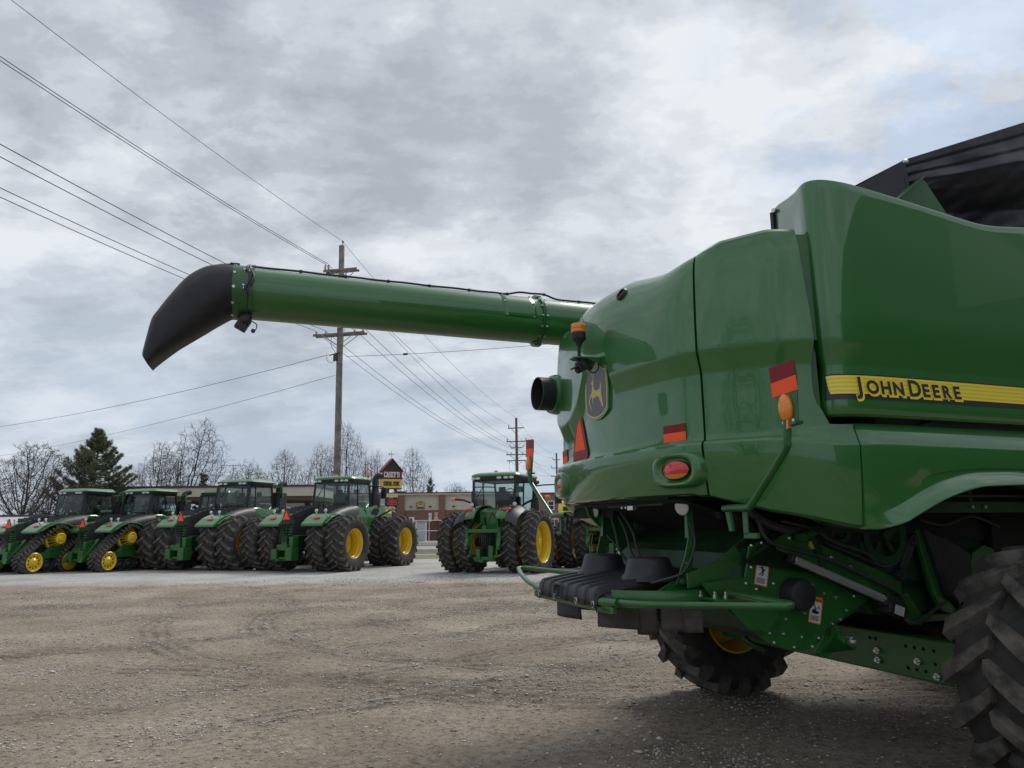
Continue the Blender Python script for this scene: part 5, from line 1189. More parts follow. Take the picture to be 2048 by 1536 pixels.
def make_big(kind, label, group):
    """articulated four-wheel-drive tractor; kind old / new / track"""
    nm = 'tracked_tractor' if kind == 'track' else 'articulated_tractor'
    r = thing(nm, label, 'tractor', group=group)
    style = 'old' if kind == 'old' else 'new'; dz = -.0
    if kind == 'track':
        for x in (0, 3.9):
            for y, s in ((1.18, 1), (-1.18, -1)): track_unit(r, x, y, s)
    else:
        T = T9 if kind == 'old' else T9n; zc = 1.025 if kind == 'old' else 1.05
        for x in (0, 3.9):
            for y in (1.08, 1.98):
                for s in (1, -1):
                    o = y > 1.5; w = wheel(r, x, y * s, zc, T, R9o if o else R9i, H9o if o else H9i, s); w.rotation_euler.y = random.random() * .5
    # frames
    mb = MB(); mb.bx(-1.0, 1.5, -.38, .38, .75, 1.35); mb.bx(-.35, .35, -1.0, 1.0, .8, 1.2); mb.bx(1.2, 6.0, -.36, .36, .8, 1.7); mb.bx(3.55, 4.25, -1.0, 1.0, .8, 1.2); mb.bx(1.2, 2.2, -.25, .25, .6, 1.7); obj('chassis', mb, GREEN_D, r, smooth=0, bevel=.02)
    # hitch: drawbar blocks and valve stack
    mb = MB(); mb.bx(-1.38, -1.0, -.22, .24, .80, 1.02); mb.bx(-1.45, -1.05, .18, .44, .48, .86); mb.bx(-1.48, -1.05, -.52, -.22, .44, .92); mb.bx(-1.30, -.95, -.42, -.24, .92, 1.30); mb.bx(-1.35, -.9, -.3, .3, .42, .56); mb.bx(-1.62, -1.2, -.06, .06, .44, .50); mb.bx(-1.25, -1.0, -.12, .12, 1.0, 1.3)
    if kind == 'track':
        for s in (-1, 1): mb.prism([(-.5, 1.35), (-.75, 1.42), (-1.15, .95), (-1.5, .60), (-1.55, .42), (-1.35, .42), (-1.1, .72), (-.6, 1.1)], 'y', s * .40, s * .56)
    hb = obj('hitch', mb, GREEN_S, r, smooth=0, bevel=.02)
    mb = MB()
    for k in range(6):
        z = 1.30 + .095 * k; mb.box(-1.10, 0, z, .16, .42 - .02 * k, .045)
        for y in (-.18, -.06, .06, .18): mb.lathe([(.028, -1.24), (.028, -1.12)], 'x', (0, y, z - .02), 8)
    mb.bx(-1.08, -.95, -.13, .13, 1.25, 1.92); mb.bx(-1.16, -1.02, -.24, .24, 1.80, 1.93); obj('valve_stack', mb, GREEN_D, r, smooth=0)
    mb = MB()
    for k in range(5):
        y = -.16 + .08 * k; mb.tube(catmull([(-1.14, y, 1.38 + .08 * k), (-1.28, y + .05, 1.30), (-1.22, y + .06, 1.0), (-1.1, y, .9)], 4), .014, 5)
    obj('hose', mb, WIREM, r)
    tri_plate(r, -1.2, 1.94, .17, .33)
    # fenders with red lights, black decks
    for s in (-1, 1):
        cs = [(-1.02, 1.70), (-1.0, 1.78), (-.66, 2.02), (-.40, 2.13), (-.10, 2.19)]
        ya, yb = .52, 1.46
        mb = MB(); th = .16
        inn = [(-.95, 1.66), (-.72, 1.80), (-.45, 1.95), (-.15, 2.05), (-.1, 2.08)]
        mb.prism(cs + inn[::-1], 'y', s * ya, s * yb)
        arcp = [(-.80, 1.80), (-.45, 2.02), (-.05, 2.15), (.40, 2.13), (.80, 1.98), (1.15, 1.68), (1.08, 1.66), (.75, 1.92), (.38, 2.06), (-.05, 2.09), (-.42, 1.96), (-.75, 1.76)]
        mb.prism(arcp, 'y', s * 1.42, s * 1.50)
        fd = obj('fender', mb, GREEN, r, smooth=0, bevel=.02)
        mb = MB(); mb.M = frame((-.72, s * 1.02, 1.985), (0, -1, 0), (.72, 0, .69)); mb.lathe([(.145, 0), (.14, .03), (.1, .04), (.001, .045)], 'z', n=20); mb.v = [(x, s * 1.02 + (y - s * 1.02), z) for x, y, z in mb.v]
        mb2 = MB(); mb2.M = frame((-.72, s * 1.02, 1.985), (0, -1, 0), (.72, 0, .69)) @ Matrix.Diagonal((1, .42, 1, 1)); mb2.lathe([(.15, 0), (.145, .03), (.1, .045), (.001, .05)], 'z', n=22); obj('red_light', mb2, REDL, fd, smooth=50)
        for y in (.78, 1.20): mb = MB(); lamp_disc(mb, (-.42, s * y, 2.27), (-1, 0, .1), .07, .07); mb.tube([(-.41, s * y, 2.1), (-.41, s * y, 2.25)], .025, 6); obj('work_light', mb, LAMPW, fd, smooth=50)
        mb = MB(); mb.prism([(-.12, 2.17), (.3, 2.32), (.9, 2.44), (1.45, 2.50), (1.45, 1.95), (.6, 2.05), (-.12, 2.06)], 'y', s * .45, s * 1.22)
        def shoulder(u, v):
            x = -.10 + 1.55 * u; zt = interp(x, [-.12, .3, .9, 1.45], [2.17, 2.32, 2.44, 2.50]); a = v * pi / 2
            return (x, s * (1.22 + .26 * sin(a)), zt - .26 * (1 - cos(a)) - .15 * (v ** 3) * u)
        mb.grid(shoulder, 12, 8, flip=s > 0)
        for k in range(5): mb.bx(.0 + .25 * k, .03 + .25 * k, s * .5, s * 1.15, 2.22 + .055 * k, 2.36 + .04 * k)
        mb.bx(-.5, .9, s * .46, s * .50, 1.35, 2.1)
        obj('rear_deck', mb, FENDG, r, smooth=40)
    mb = MB(); mb.tube(catmull([(1.25, -.2, 2.5), (1.22, -.22, 2.62), (1.22, -.6, 2.63), (1.22, -1.0, 2.63), (1.25, -1.05, 2.5)], 4), .02, 6); obj('hand_rail', mb, GREEN_S, r)
    # cab
    make_cab(r, 1.66, 3.14, 2.36, 3.46, .86, .82, style, .29, .08)
    mb = MB(); mb.bx(1.5, 3.2, -.86, .86, 1.7, 2.36)
    obj('cab_base', mb, DARK if False else GREEN, r, smooth=0, bevel=.03)
    for s in (-1, 1):
        mb = MB(); bl = [(1.42, 1.80), (1.46, 2.26), (1.62, 2.44), (1.95, 2.50), (2.35, 2.44), (2.70, 2.16), (2.86, 1.80)]
        if kind != 'old': bl = [(1.42, 1.72), (1.46, 2.30), (1.7, 2.50), (2.2, 2.52), (2.6, 2.42), (2.95, 2.10), (3.05, 1.72)]
        mb.prism(bl, 'y', s * .80, s * 1.05); obj('cab_side_panel', mb, GREEN, r, smooth=30, bevel=.06)
    # bonnet, side skirt, stripe
    mb = MB(); mb.prism([(3.3, 1.55), (3.3, 2.74), (4.6, 2.66), (5.8, 2.46), (6.12, 2.30), (6.2, 1.9), (6.1, 1.45)], 'y', -.52, .52); hd = obj('bonnet', mb, GREEN, r, smooth=0, bevel=.09)
    mb = MB(); mb.prism([(6.0, 1.5), (6.21, 1.9), (6.14, 2.25), (5.7, 2.36), (5.62, 1.6)], 'y', -.545, .545); obj('grille', mb, PLAST, hd, smooth=0, bevel=.03)
    mb = MB(); [mb.prism([(3.5, 2.58), (5.6, 2.36), (5.6, 2.22), (3.5, 2.40)], 'y', s * .522, s * .530) for s in (-1, 1)]; st_ = obj('yellow_stripe', mb, DECALY, hd, smooth=0)
    mb = MB(); text_into(mb, 'JOHN DEERE', .17, frame((4.55, -.533, 2.385), (1, 0, -.095), (0, 0, 1)), offset=.004); text_into(mb, 'JOHN DEERE', .17, frame((4.55, .533, 2.385), (-1, 0, .095), (0, 0, 1)), offset=.004); obj('lettering', mb, BLACKG, hd, smooth=0)
    for s in (-1, 1):
        mb = MB(); mb.prism([(2.7, 2.30), (3.05, 2.46), (3.6, 2.62), (4.1, 2.6), (4.3, 2.30), (3.6, 2.05), (3.1, 1.80), (2.9, 1.2), (2.82, .85), (2.45, .85), (2.5, 1.6)], 'y', s * .50, s * 1.06); sk = obj('side_skirt', mb, GREEN, r, smooth=0, bevel=.05)
        mb = MB(); mb.prism([(3.0, 2.22), (3.25, 2.42), (3.6, 2.42), (3.68, 2.30), (3.5, 2.14), (3.05, 2.14)], 'y', s * 1.062, s * 1.068); obj('air_intake', mb, DARK, sk, smooth=0)
        if kind == 'old':
            mb = MB(); mb.tube(catmull([(3.55, s * 1.0, 1.95), (3.62, s * 1.25, 2.15), (3.75, s * 1.62, 2.36)], 5), .035, 8); ar = obj('indicator_arm', mb, PLAST, r)
            mb = MB(); mb.tube([(3.745, s * 1.60, 2.35), (3.79, s * 1.76, 2.43)], .055, 10); obj('amber_lamp', mb, AMBER, ar)
            mb = MB(); mb.tube([(3.69, s * 1.45, 2.265), (3.745, s * 1.60, 2.35)], .042, 8); obj('red_marker', mb, REDREF, ar)
    # exhaust and air cleaner on the right
    if kind == 'old':
        mb = MB(); mb.lathe([(.23, 2.45), (.24, 2.5), (.24, 3.02), (.18, 3.12), (.15, 3.18), (.145, 3.62), (.13, 3.70), (.001, 3.72)], 'z', (3.62, -.86, 0), 20); mb.tube(catmull([(3.62, -.86, 3.4), (3.62, -.86, 3.72), (3.70, -.95, 3.84), (3.86, -1.02, 3.86)], 5), [.13] * 15 + [.13], 14); obj('exhaust_stack', mb, PLAST, r)
        mb = MB(); mb.bx(3.9, 4.0, -1.22, -.98, 2.85, 3.30); mb.tube([(3.2, -.84, 3.36), (3.5, -1.02, 3.40), (3.95, -1.1, 3.34)], .03, 6); obj('mirror', mb, PLAST, r, smooth=0, bevel=.02)
        mb = MB(); mb.tube([(2.7, -.98, 3.58), (2.7, -1.06, 3.64), (2.7, -1.06, 3.80)], .014, 6); pz = obj('beacon_post', mb, PLAST, r); mb = MB(); mb.lathe([(.075, 3.78), (.08, 3.83), (.075, 3.93), (.05, 3.965), (.001, 3.975)], 'z', (2.7, -1.06, 0), 14); obj('beacon', mb, AMBER, pz)
        mb = MB(); mb.lathe([(.075, 3.74), (.08, 3.78), (.06, 3.86), (.001, 3.87)], 'z', (2.4, .35, 0), 14); obj('beacon', mb, AMBER, r)
    else:
        mb = MB(); mb.bx(3.42, 3.98, -1.08, -.66, 2.42, 3.22); mb.bx(3.36, 3.5, -1.05, -.72, 2.42, 3.02); obj('air_cleaner', mb, PLAST, r, smooth=0, bevel=.05)
        mb = MB(); mb.tube(catmull([(3.65, -.85, 3.1), (3.65, -.85, 3.42), (3.72, -.9, 3.56), (3.95, -.98, 3.64)], 5), [.13] * 10 + [.12] * 6, 14); obj('exhaust_stack', mb, PLAST, r)
        mb = MB(); mb.prism([(3.40, 3.55), (3.52, 3.52), (3.60, 3.0), (3.52, 2.98)], 'y', -1.16, -1.08); mb.tube([(3.2, -.84, 3.42), (3.45, -1.1, 3.44)], .04, 6); obj('mirror', mb, GREEN_S, r, smooth=0, bevel=.015)
    return r
def make_row(label, group):
    r = thing('row_crop_tractor', label, 'tractor', group=group)
    for s in (1, -1):
        for y in (.93, 1.62): w = wheel(r, 0, y * s, 1.06, T8, R8o, H8o, s); w.rotation_euler.y = random.random()
        wheel(r, 3.05, 1.05 * s, .78, T8f, R8f, H8f, s)
    mb = MB(); mb.bx(-.5, 1.6, -.34, .34, .75, 1.45); mb.lathe([(.16, -1.42), (.16, 1.42)], 'y', (0, 0, 1.06), 16); mb.bx(1.5, 4.3, -.3, .3, .8, 1.6); mb.bx(2.9, 3.2, -1, 1, .65, .9); obj('chassis', mb, GREEN_D, r, smooth=0, bevel=.02)
    # three-point hitch
    mb = MB()
    mb.bx(-1.12, -1.0, -.62, .62, 1.40, 1.52)
    for s in (-1, 1):
        mb.prism([(-1.15, 1.56), (-.95, 1.56), (-.98, 1.2), (-1.05, .88), (-1.2, .82), (-1.22, .95), (-1.1, 1.2)], 'y', s * .56, s * .68)
        mb.tube([(-.5, s * .30, 1.75), (-.95, s * .50, 1.45), (-1.1, s * .58, .95)], .035, 7); mb.tube([(-.3, s * .30, .65), (-1.2, s * .52, .60)], .05, 7); mb.tube([(-1.1, s * .52, .62), (-.85, s * .45, 1.5)], .03, 7)
        mb.tube([(-.45, s * .26, 1.6), (-.50, s * .28, 1.95)], .05, 8)
    mb.bx(-1.1, -1.0, -.12, .02, 1.45, 1.64); mb.tube([(-1.0, 0, 1.5), (-.4, 0, 1.25)], .04, 8); mb.bx(-1.0, -.5, -.38, .38, .42, .58); mb.bx(-1.05, -.7, -.36, -.18, .5, .95); mb.bx(-1.05, -.7, .14, .30, .5, .85); mb.bx(-1.25, -.8, -.08, .08, .40, .48)
    obj('hitch', mb, GREEN_S, r, smooth=0, bevel=.012)
    mb = MB()
    for k in range(5):
        z = .95 + .11 * k; mb.box(-.62, 0, z, .2, .40, .06)
        for y in (-.15, -.05, .05, .15): mb.lathe([(.03, -.80), (.03, -.66)], 'x', (0, y, z), 8)
    mb.bx(-.6, -.4, -.28, .28, .6, 1.5); obj('valve_stack', mb, GREEN_D, r, smooth=0)
    mb = MB()
    for k in range(6): y = -.2 + .08 * k; mb.tube(catmull([(-.72, y, 1.45), (-.92, y, 1.35), (-.88, y + .03, 1.05), (-.74, y, .9)], 4), .013, 5)
    obj('hose', mb, WIREM, r)
    # fenders
    for s in (-1, 1):
        prof = [(-.98, 1.84), (-.84, 2.05), (-.54, 2.22), (-.14, 2.32), (.3, 2.34), (.7, 2.25), (1.1, 2.0)]
        mb = MB(); mb.rows([[(x, s * (.42 + .38 * v), z + .04 - .03 * v * v) for v in (0, .33, .66, 1)] for x, z in prof], flip=s < 0); fd = obj('fender', mb, GREEN, r, smooth=50, solid=.03)
        mb = MB(); mb.rows([[(x + .0 * v, s * (.80 + .42 * v), z + .01 - .16 * v * v - .02 * v) for v in (0, .33, .66, .9, 1)] + [(x * .97, s * 1.225, z - .28)] for x, z in [(-1.02, 1.78)] + prof], flip=s < 0); fe = obj('fender_extension', mb, FENDG, fd, smooth=50, solid=.03)
        mb = MB(); mb.M = frame((-.70, s * .74, 2.20), (0, -1, 0), (.6, 0, .8)) @ Matrix.Diagonal((1, .42, 1, 1)); mb.lathe([(.16, 0), (.155, .03), (.1, .05), (.001, .055)], 'z', n=22); obj('red_light', mb, REDL, fd, smooth=50)
        mb = MB(); lamp_disc(mb, (-.25, s * .85, 2.38), (-1, 0, .1), .075, .075); mb.tube([(-.23, s * .85, 2.2), (-.23, s * .85, 2.34)], .02, 6); obj('work_light', mb, LAMPW, fd, smooth=50)
        mb = MB(); arm = catmull([(.3, s * .82, 2.28), (.3, s * 1.05, 2.42), (.28, s * 1.4, 2.56), (.27, s * 1.62, 2.60)], 5); mb.tube(arm, .04, 8); ia = obj('indicator_arm', mb, PLAST, r)
        mb = MB(); mb.tube([(.27, s * 1.62, 2.60), (.27, s * 1.82, 2.62)], .048, 8); obj('red_marker', mb, REDREF, ia); mb = MB(); mb.tube([(.27, s * 1.82, 2.62), (.27, s * 1.97, 2.63)], .062, 10); obj('amber_lamp', mb, AMBER, ia)
    mb = MB(); mb.prism([(-.35, 1.45), (-.45, 2.16), (-.25, 2.24), (1.5, 2.2), (1.5, 1.4)], 'y', -.46, .46); mb.bx(-.15, 1.6, -.84, .84, 1.75, 2.16); cb = obj('cab_base', mb, GREEN, r, smooth=0, bevel=.03)
    mb = MB(); M = frame((-.405, -.05, 1.80), (0, -1, 0), (-.14, 0, 1)); mb.M = M
    for a, b in (((-.17, 0), (0, .30)), ((.17, 0), (0, .30))): bar(mb, (*a, .01), (*b, .01), .012, .028)
    obj('triangle_mark', mb, REDREF, cb, smooth=0)
    make_cab(r, -.12, 1.62, 2.22, 3.26, .80, .84, 'old', .30)
    mb = MB(); mb.prism([(1.6, 1.5), (1.6, 2.30), (3.2, 2.24), (4.3, 2.0), (4.5, 1.8), (4.45, 1.2)], 'y', -.46, .46); hd = obj('bonnet', mb, GREEN, r, smooth=0, bevel=.08)
    mb = MB(); [mb.prism([(1.8, 2.16), (4.0, 1.98), (4.0, 1.86), (1.8, 2.0)], 'y', s * .462, s * .47) for s in (-1, 1)]; obj('yellow_stripe', mb, DECALY, hd, smooth=0)
    mb = MB(); mb.lathe([(.17, 1.9), (.17, 2.55), (.10, 2.68), (.09, 2.92), (.085, 3.05)], 'z', (1.95, -.72, 0), 16); mb.tube(catmull([(1.95, -.72, 2.95), (1.95, -.72, 3.15), (2.0, -.76, 3.24), (2.1, -.80, 3.27)], 4), .075, 12); mb.bx(1.75, 2.2, -.95, -.5, 1.5, 2.15); obj('exhaust_stack', mb, PLAST, r, smooth=40)
    for s in (-1, 1):
        mb = MB(); mb.tube([(1.6, s * .86, 3.10), (1.7, s * 1.2, 3.13), (1.72, s * 1.72, 3.13), (1.72, s * 1.76, 3.0)], .028, 7); mb.bx(1.68, 1.80, s * 1.65, s * 1.88, 2.42, 2.98); obj('mirror', mb, PLAST, r, smooth=0, bevel=.02)
    mb = MB(); mb.lathe([(.075, 3.54), (.08, 3.60), (.06, 3.66), (.001, 3.67)], 'z', (.6, .28, 0), 14); obj('beacon', mb, AMBER, r)
    return r
def place(o, x, y, h):  o.location = (x, y, 0); o.rotation_euler = (0, 0, radians(90 - h)); return o
# front half of the combine, out of the photograph but part of the machine
FT = tyre_mesh('tyre', 1.0, .78, .44, 20, .07, .07, 56, .02); FR, _ = rim_mesh('rim', .445, .78, .0, .2); FH = hub_mesh('wheel', .0, .2, 12, .1)
for sd in (1, -1): wheel(comb, 3.75, 1.75 * sd, .98, FT, FR, FH, sd)
mb = MB(); mb.bx(1.5, 4.6, -.85, .85, .95, 2.0); mb.bx(3.2, 4.4, -1.5, 1.5, 2.0, 3.3); mb.lathe([(.16, -1.5), (.16, 1.5)], 'y', (3.75, 0, .98), 14); obj('front_chassis', mb, GREEN_D, comb, smooth=0, bevel=.02)
mb = MB(); mb.prism([(4.6, 1.9), (5.6, 1.1), (5.6, .5), (4.2, .9), (4.2, 1.9)], 'y', -.7, .7); obj('feeder_house', mb, GREEN_S, comb, smooth=0, bevel=.02)
mb = MB(); mb.grid(lambda u, v: (-.42 + 2.32 + .02 * sin(u * 20), -1.5 + 3 * u, 5.11 + (3.5 - 5.11) * v), 12, 6); obj('tank_cover_front', mb, TARP, comb)
make_cab(comb, 4.4, 5.9, 2.1, 3.65, 1.0, 1.05, 'old', .3)
mb = MB(); mb.bx(4.3, 5.9, -1.0, 1.0, 1.75, 2.1); obj('cab_base', mb, GREEN, comb, smooth=0, bevel=.03)
ROW = 'big green tractors parked in a row on the pale gravel'
td = place(make_big('old', 'green articulated tractor with dual yellow-rimmed wheels and a curved roof, below the tall wooden pole', ROW), -8.15, 28.6, 21)
tcn = place(make_big('new', 'green dual-wheeled articulated tractor with a flat angular roof, left of the curved-roof one', ROW), -12.8, 30.0, 20)
tb_ = place(make_big('track', 'green tractor on rubber tracks standing beside the dual-wheeled row, under the pine tree', ROW), -16.85, 30.1, 20); tb_.scale = (.9,) * 3
ta_ = copy_tree(tb_); place(ta_, -19.45, 29.6, 20); ta_['label'] = 'leftmost green tractor on rubber tracks, half cut off by the frame edge'
te_ = place(make_row('row crop tractor with narrow dual tyres and three-point hitch, standing alone beside the combine', ROW), -.62, 26.3, 24)
tf_ = copy_tree(te_); place(tf_, 3.75, 28.2, 22); tf_['label'] = 'row crop tractor mostly hidden behind the combine tail, only dual tyres showing'
tg_ = copy_tree(tcn); place(tg_, -24.2, 43.0, 95); tg_['label'] = 'tractor parked broadside behind the row, its yellow-striped bonnet showing past the second cab'
th_ = copy_tree(tcn); place(th_, -19.3, 42.0, 95); th_['label'] = 'tractor parked broadside behind the third cab, its yellow-striped bonnet showing'

# ------------------------------------------------------------------ utility poles and wires
def make_pole(x, y, H, label, arms, lean=0.0, r0=.19, r1=.125, m=None):
    m = m or WOOD
    p = thing('utility_pole', label, 'utility pole', (x, y, 0), radians(-12), 'utility poles along the road')
    mb = MB(); n = 14
    mb.tube([(lean * H * t, 0, H * t) for t in np.linspace(0, 1, n)], [r0 + (r1 - r0) * t for t in np.linspace(0, 1, n)], 14); obj('pole_shaft', mb, m, p, smooth=50)
    for (z, half, double, ins, brace) in arms:
        cx = lean * z
        mb = MB()
        for d in ((-.17, .17) if double else (-.16,)): mb.box(cx, d, z, half * 2, .09, .115)
        a = obj('crossarm', mb, m, p, smooth=0, bevel=.008)
        if brace:
            mb = MB()
            for s in (-1, 1):
                for d in ((-.23, .23) if double else (-.22,)): mb.tube([(cx + s * half * .62, d, z - .05), (cx + s * .10, d, z - .62 * brace)], .022, 5)
            obj('arm_brace', mb, GREYM, a)
        mb = MB()
        for ix, kind in ins:
            if kind == 'post': mb.lathe([(.05, z + .05), (.075, z + .08), (.045, z + .14), (.075, z + .18), (.045, z + .24), (.075, z + .28), (.045, z + .34), (.06, z + .40), (.001, z + .42)], 'z', (cx + ix, 0, 0), 10)
            else: mb.lathe([(.02, z + .05), (.02, z + .1), (.08, z + .11), (.06, z + .17), (.03, z + .19), (.05, z + .23), (.001, z + .25)], 'z', (cx + ix, 0, 0), 10)
        if ins: obj('insulator', mb, GREYM, a)
    return p
P1 = make_pole(-9.22, 38, 17.2, 'tall weathered wooden utility pole with two crossarms rising behind the auger', [(15.72, 1.0, True, [(-.98, 'post'), (-.78, 'post')], 1), (12.02, 1.52, True, [(-1.42, 'pin'), (-.85, 'pin'), (.85, 'pin'), (1.35, 'pin')], 1)], -.018, .20, .155)
mb = MB(); mb.tube([(-.25, 0, 17.15), (-.25, 0, 17.4)], .02, 6); mb.lathe([(.05, 17.4), (.07, 17.44), (.03, 17.5), (.001, 17.52)], 'z', (-.25, 0, 0), 8); mb.tube([(-.12, -.2, 10.95), (-.5, -.15, 10.9), (-.75, -.1, 10.85)], .03, 6); mb.sphere((-.3, -.2, 10.75), .09, 8, 5); mb.bx(-.45, -.25, -.25, -.15, 10.5, 10.9); obj('wire_clamp', mb, WIREM, P1)
mb = MB(); mb.tube(catmull([(.02, -.22, 15.6), (.3, -.3, 14.6), (.1, -.2, 12), (.03, -.21, 8), (.3, -.25, 6.5), (.1, -.22, 4)], 8), .012, 5); mb.tube(catmull([(-.6, -.2, 12), (-.62, -.2, 11.4), (-.3, -.2, 10.9)], 6), .014, 5); mb.tube(catmull([(-.9, -.1, 10.85), (-.85, -.1, 10.55), (-.5, -.15, 10.45), (-.2, -.2, 10.7)], 6), .012, 5); obj('ground_wire', mb, WIREM, P1)
ARM5 = [(13.15, 1.0, False, [(-.95, 'post')], 1), (11.52, 1.22, False, [(-1.15, 'post'), (1.15, 'post')], 1), (10.75, .68, False, [], 0), (9.95, 1.27, False, [(-1.2, 'pin'), (-.7, 'pin'), (.7, 'pin'), (1.2, 'pin')], 1), (9.22, 1.2, False, [], 1)]
P2 = make_pole(.55, 86, 14.4, 'distant wooden pole with five crossarms above the lone row crop tractor', ARM5, -.006, .22, .14, mat('grey_pole_wood', (.15, .135, .12), .9, var=.3, vscale=2))
mb = MB()
for s in (-1, 1): mb.tube([(s * .68, -.16, 10.75), (s * .90, -.16, 11.15)], .05, 6)
for ix in (-.95, -.2, .95): mb.lathe([(.05, 8.9), (.05, 9.2)], 'z', (ix, -.16, 0), 8)
mb.tube(catmull([(-.95, -.16, 8.9), (-.9, -.2, 8.2), (-.4, -.2, 7.6), (-.15, -.2, 7.0)], 6), .016, 5); mb.tube(catmull([(-.2, -.16, 8.9), (-.25, -.2, 8.0), (-.1, -.2, 7.2)], 6), .016, 5); obj('switch_gear', mb, GREYM, P2)
P3 = make_pole(8.0, 131, 14.5, 'farthest pole, just left of the combine tail, smaller than the one before it', [(13.3, .72, False, [(-.7, 'post')], 1), (11.78, 1.0, False, [(-.95, 'post'), (.95, 'post')], 1), (10.25, 1.05, False, [(-1, 'pin'), (1, 'pin')], 0)], 0, .22, .14, P2.children[0].data.materials[0])
def wire(label, a, b, sag, r=.013, n=28, marks=()):
    a, b = Vector(a), Vector(b); mb = MB(); pts = [a.lerp(b, t) - Vector((0, 0, 4 * sag * t * (1 - t))) for t in np.linspace(0, 1, n)]
    mb.tube(pts, r, 5); o = obj('power_line', mb, WIREM, smooth=60); tag(o, label, 'power line', 'wires strung between the poles')
    for t in marks:
        p = a.lerp(b, t) - Vector((0, 0, 4 * sag * t * (1 - t))); d = (b - a).normalized(); mb = MB(); mb.tube([p - d * .12, p + d * .12], .06, 8); obj('splice', mb, WIREM, o)
    return o
D0 = (-.235 * 46, -46)
def back(p, dz=0): return (p[0] + D0[0], p[1] + D0[1], p[2] + dz)
WT = [('topmost thin wire running from the tall pole tip out of the top left corner', (-9.53, 38, 17.5), (.5, 86, 14.4), .95, .011),
      ('upper of the two close wires meeting the short upper crossarm of the tall pole', (-10.43, 38.1, 16.15), (-.42, 86, 13.55), .95, .014),
      ('lower of the two close wires meeting the short upper crossarm of the tall pole', (-10.24, 38.0, 16.12), (-.62, 86, 11.93), .95, .014),
      ('upper wire of the middle pair crossing the sky left of the spout', (-8.0, 38, 12.27), (1.7, 86, 10.2), .95, .014),
      ('lower wire of the middle pair crossing the sky left of the spout', (-8.6, 38, 12.27), (1.2, 86, 10.2), .95, .014),
      ('upper wire of the lowest pair passing behind the black spout', (-10.28, 38, 12.27), (-.2, 86, 10.2), .95, .014),
      ('lower wire of the lowest pair passing behind the black spout', (-10.85, 38, 12.27), (-.65, 86, 10.2), .95, .014)]
P3A = [(7.9, 131, 14.5), (7.25, 131, 13.7), (7.0, 131, 12.2), (8.95, 131, 10.5), (8.5, 131, 10.5), (7.3, 131, 10.5), (6.95, 131, 10.5)]
for (lb, a, b, sg, r), c in zip(WT, P3A):
    wire(lb, a, back(a), sg, r)
    wire('span between the tall pole and the distant pole, continuing the ' + lb.split(' ')[0] + ' ' + lb.split(' ')[1] + ' ' + lb.split(' ')[2], a, b, 1.0, r)
    wire('far span between the two distant poles, continuing the ' + lb.split(' ')[0] + ' ' + lb.split(' ')[1] + ' ' + lb.split(' ')[2], b, c, 1.1, r)
labs = [o for o in COL.objects if o.name.startswith('power_line')]
names7 = ['tip wire', 'upper short-arm wire', 'lower short-arm wire', 'right arm outer wire', 'right arm inner wire', 'left arm inner wire', 'left arm outer wire']
for k, o in enumerate(labs):
    if k % 3 == 1: o['label'] = '%s from the tall pole down to the distant pole' % names7[k // 3]
    if k % 3 == 2: o['label'] = '%s on the far span between the two distant poles' % names7[k // 3]
wire('upper service wire sloping from the tall pole down to the left frame edge', (-9.95, 37.8, 10.84), (-46, 58.5, 9.6), .5, .014)
wire('lower service wire sloping from the tall pole toward the pine tree', (-9.55, 37.8, 9.69), (-58, 80, 9.75), .45, .012)
wire('nearly level service wire with a black splice running right from the tall pole', (-9.0, 37.8, 10.72), (14, 36, 12.2), .35, .012, marks=(.142,))

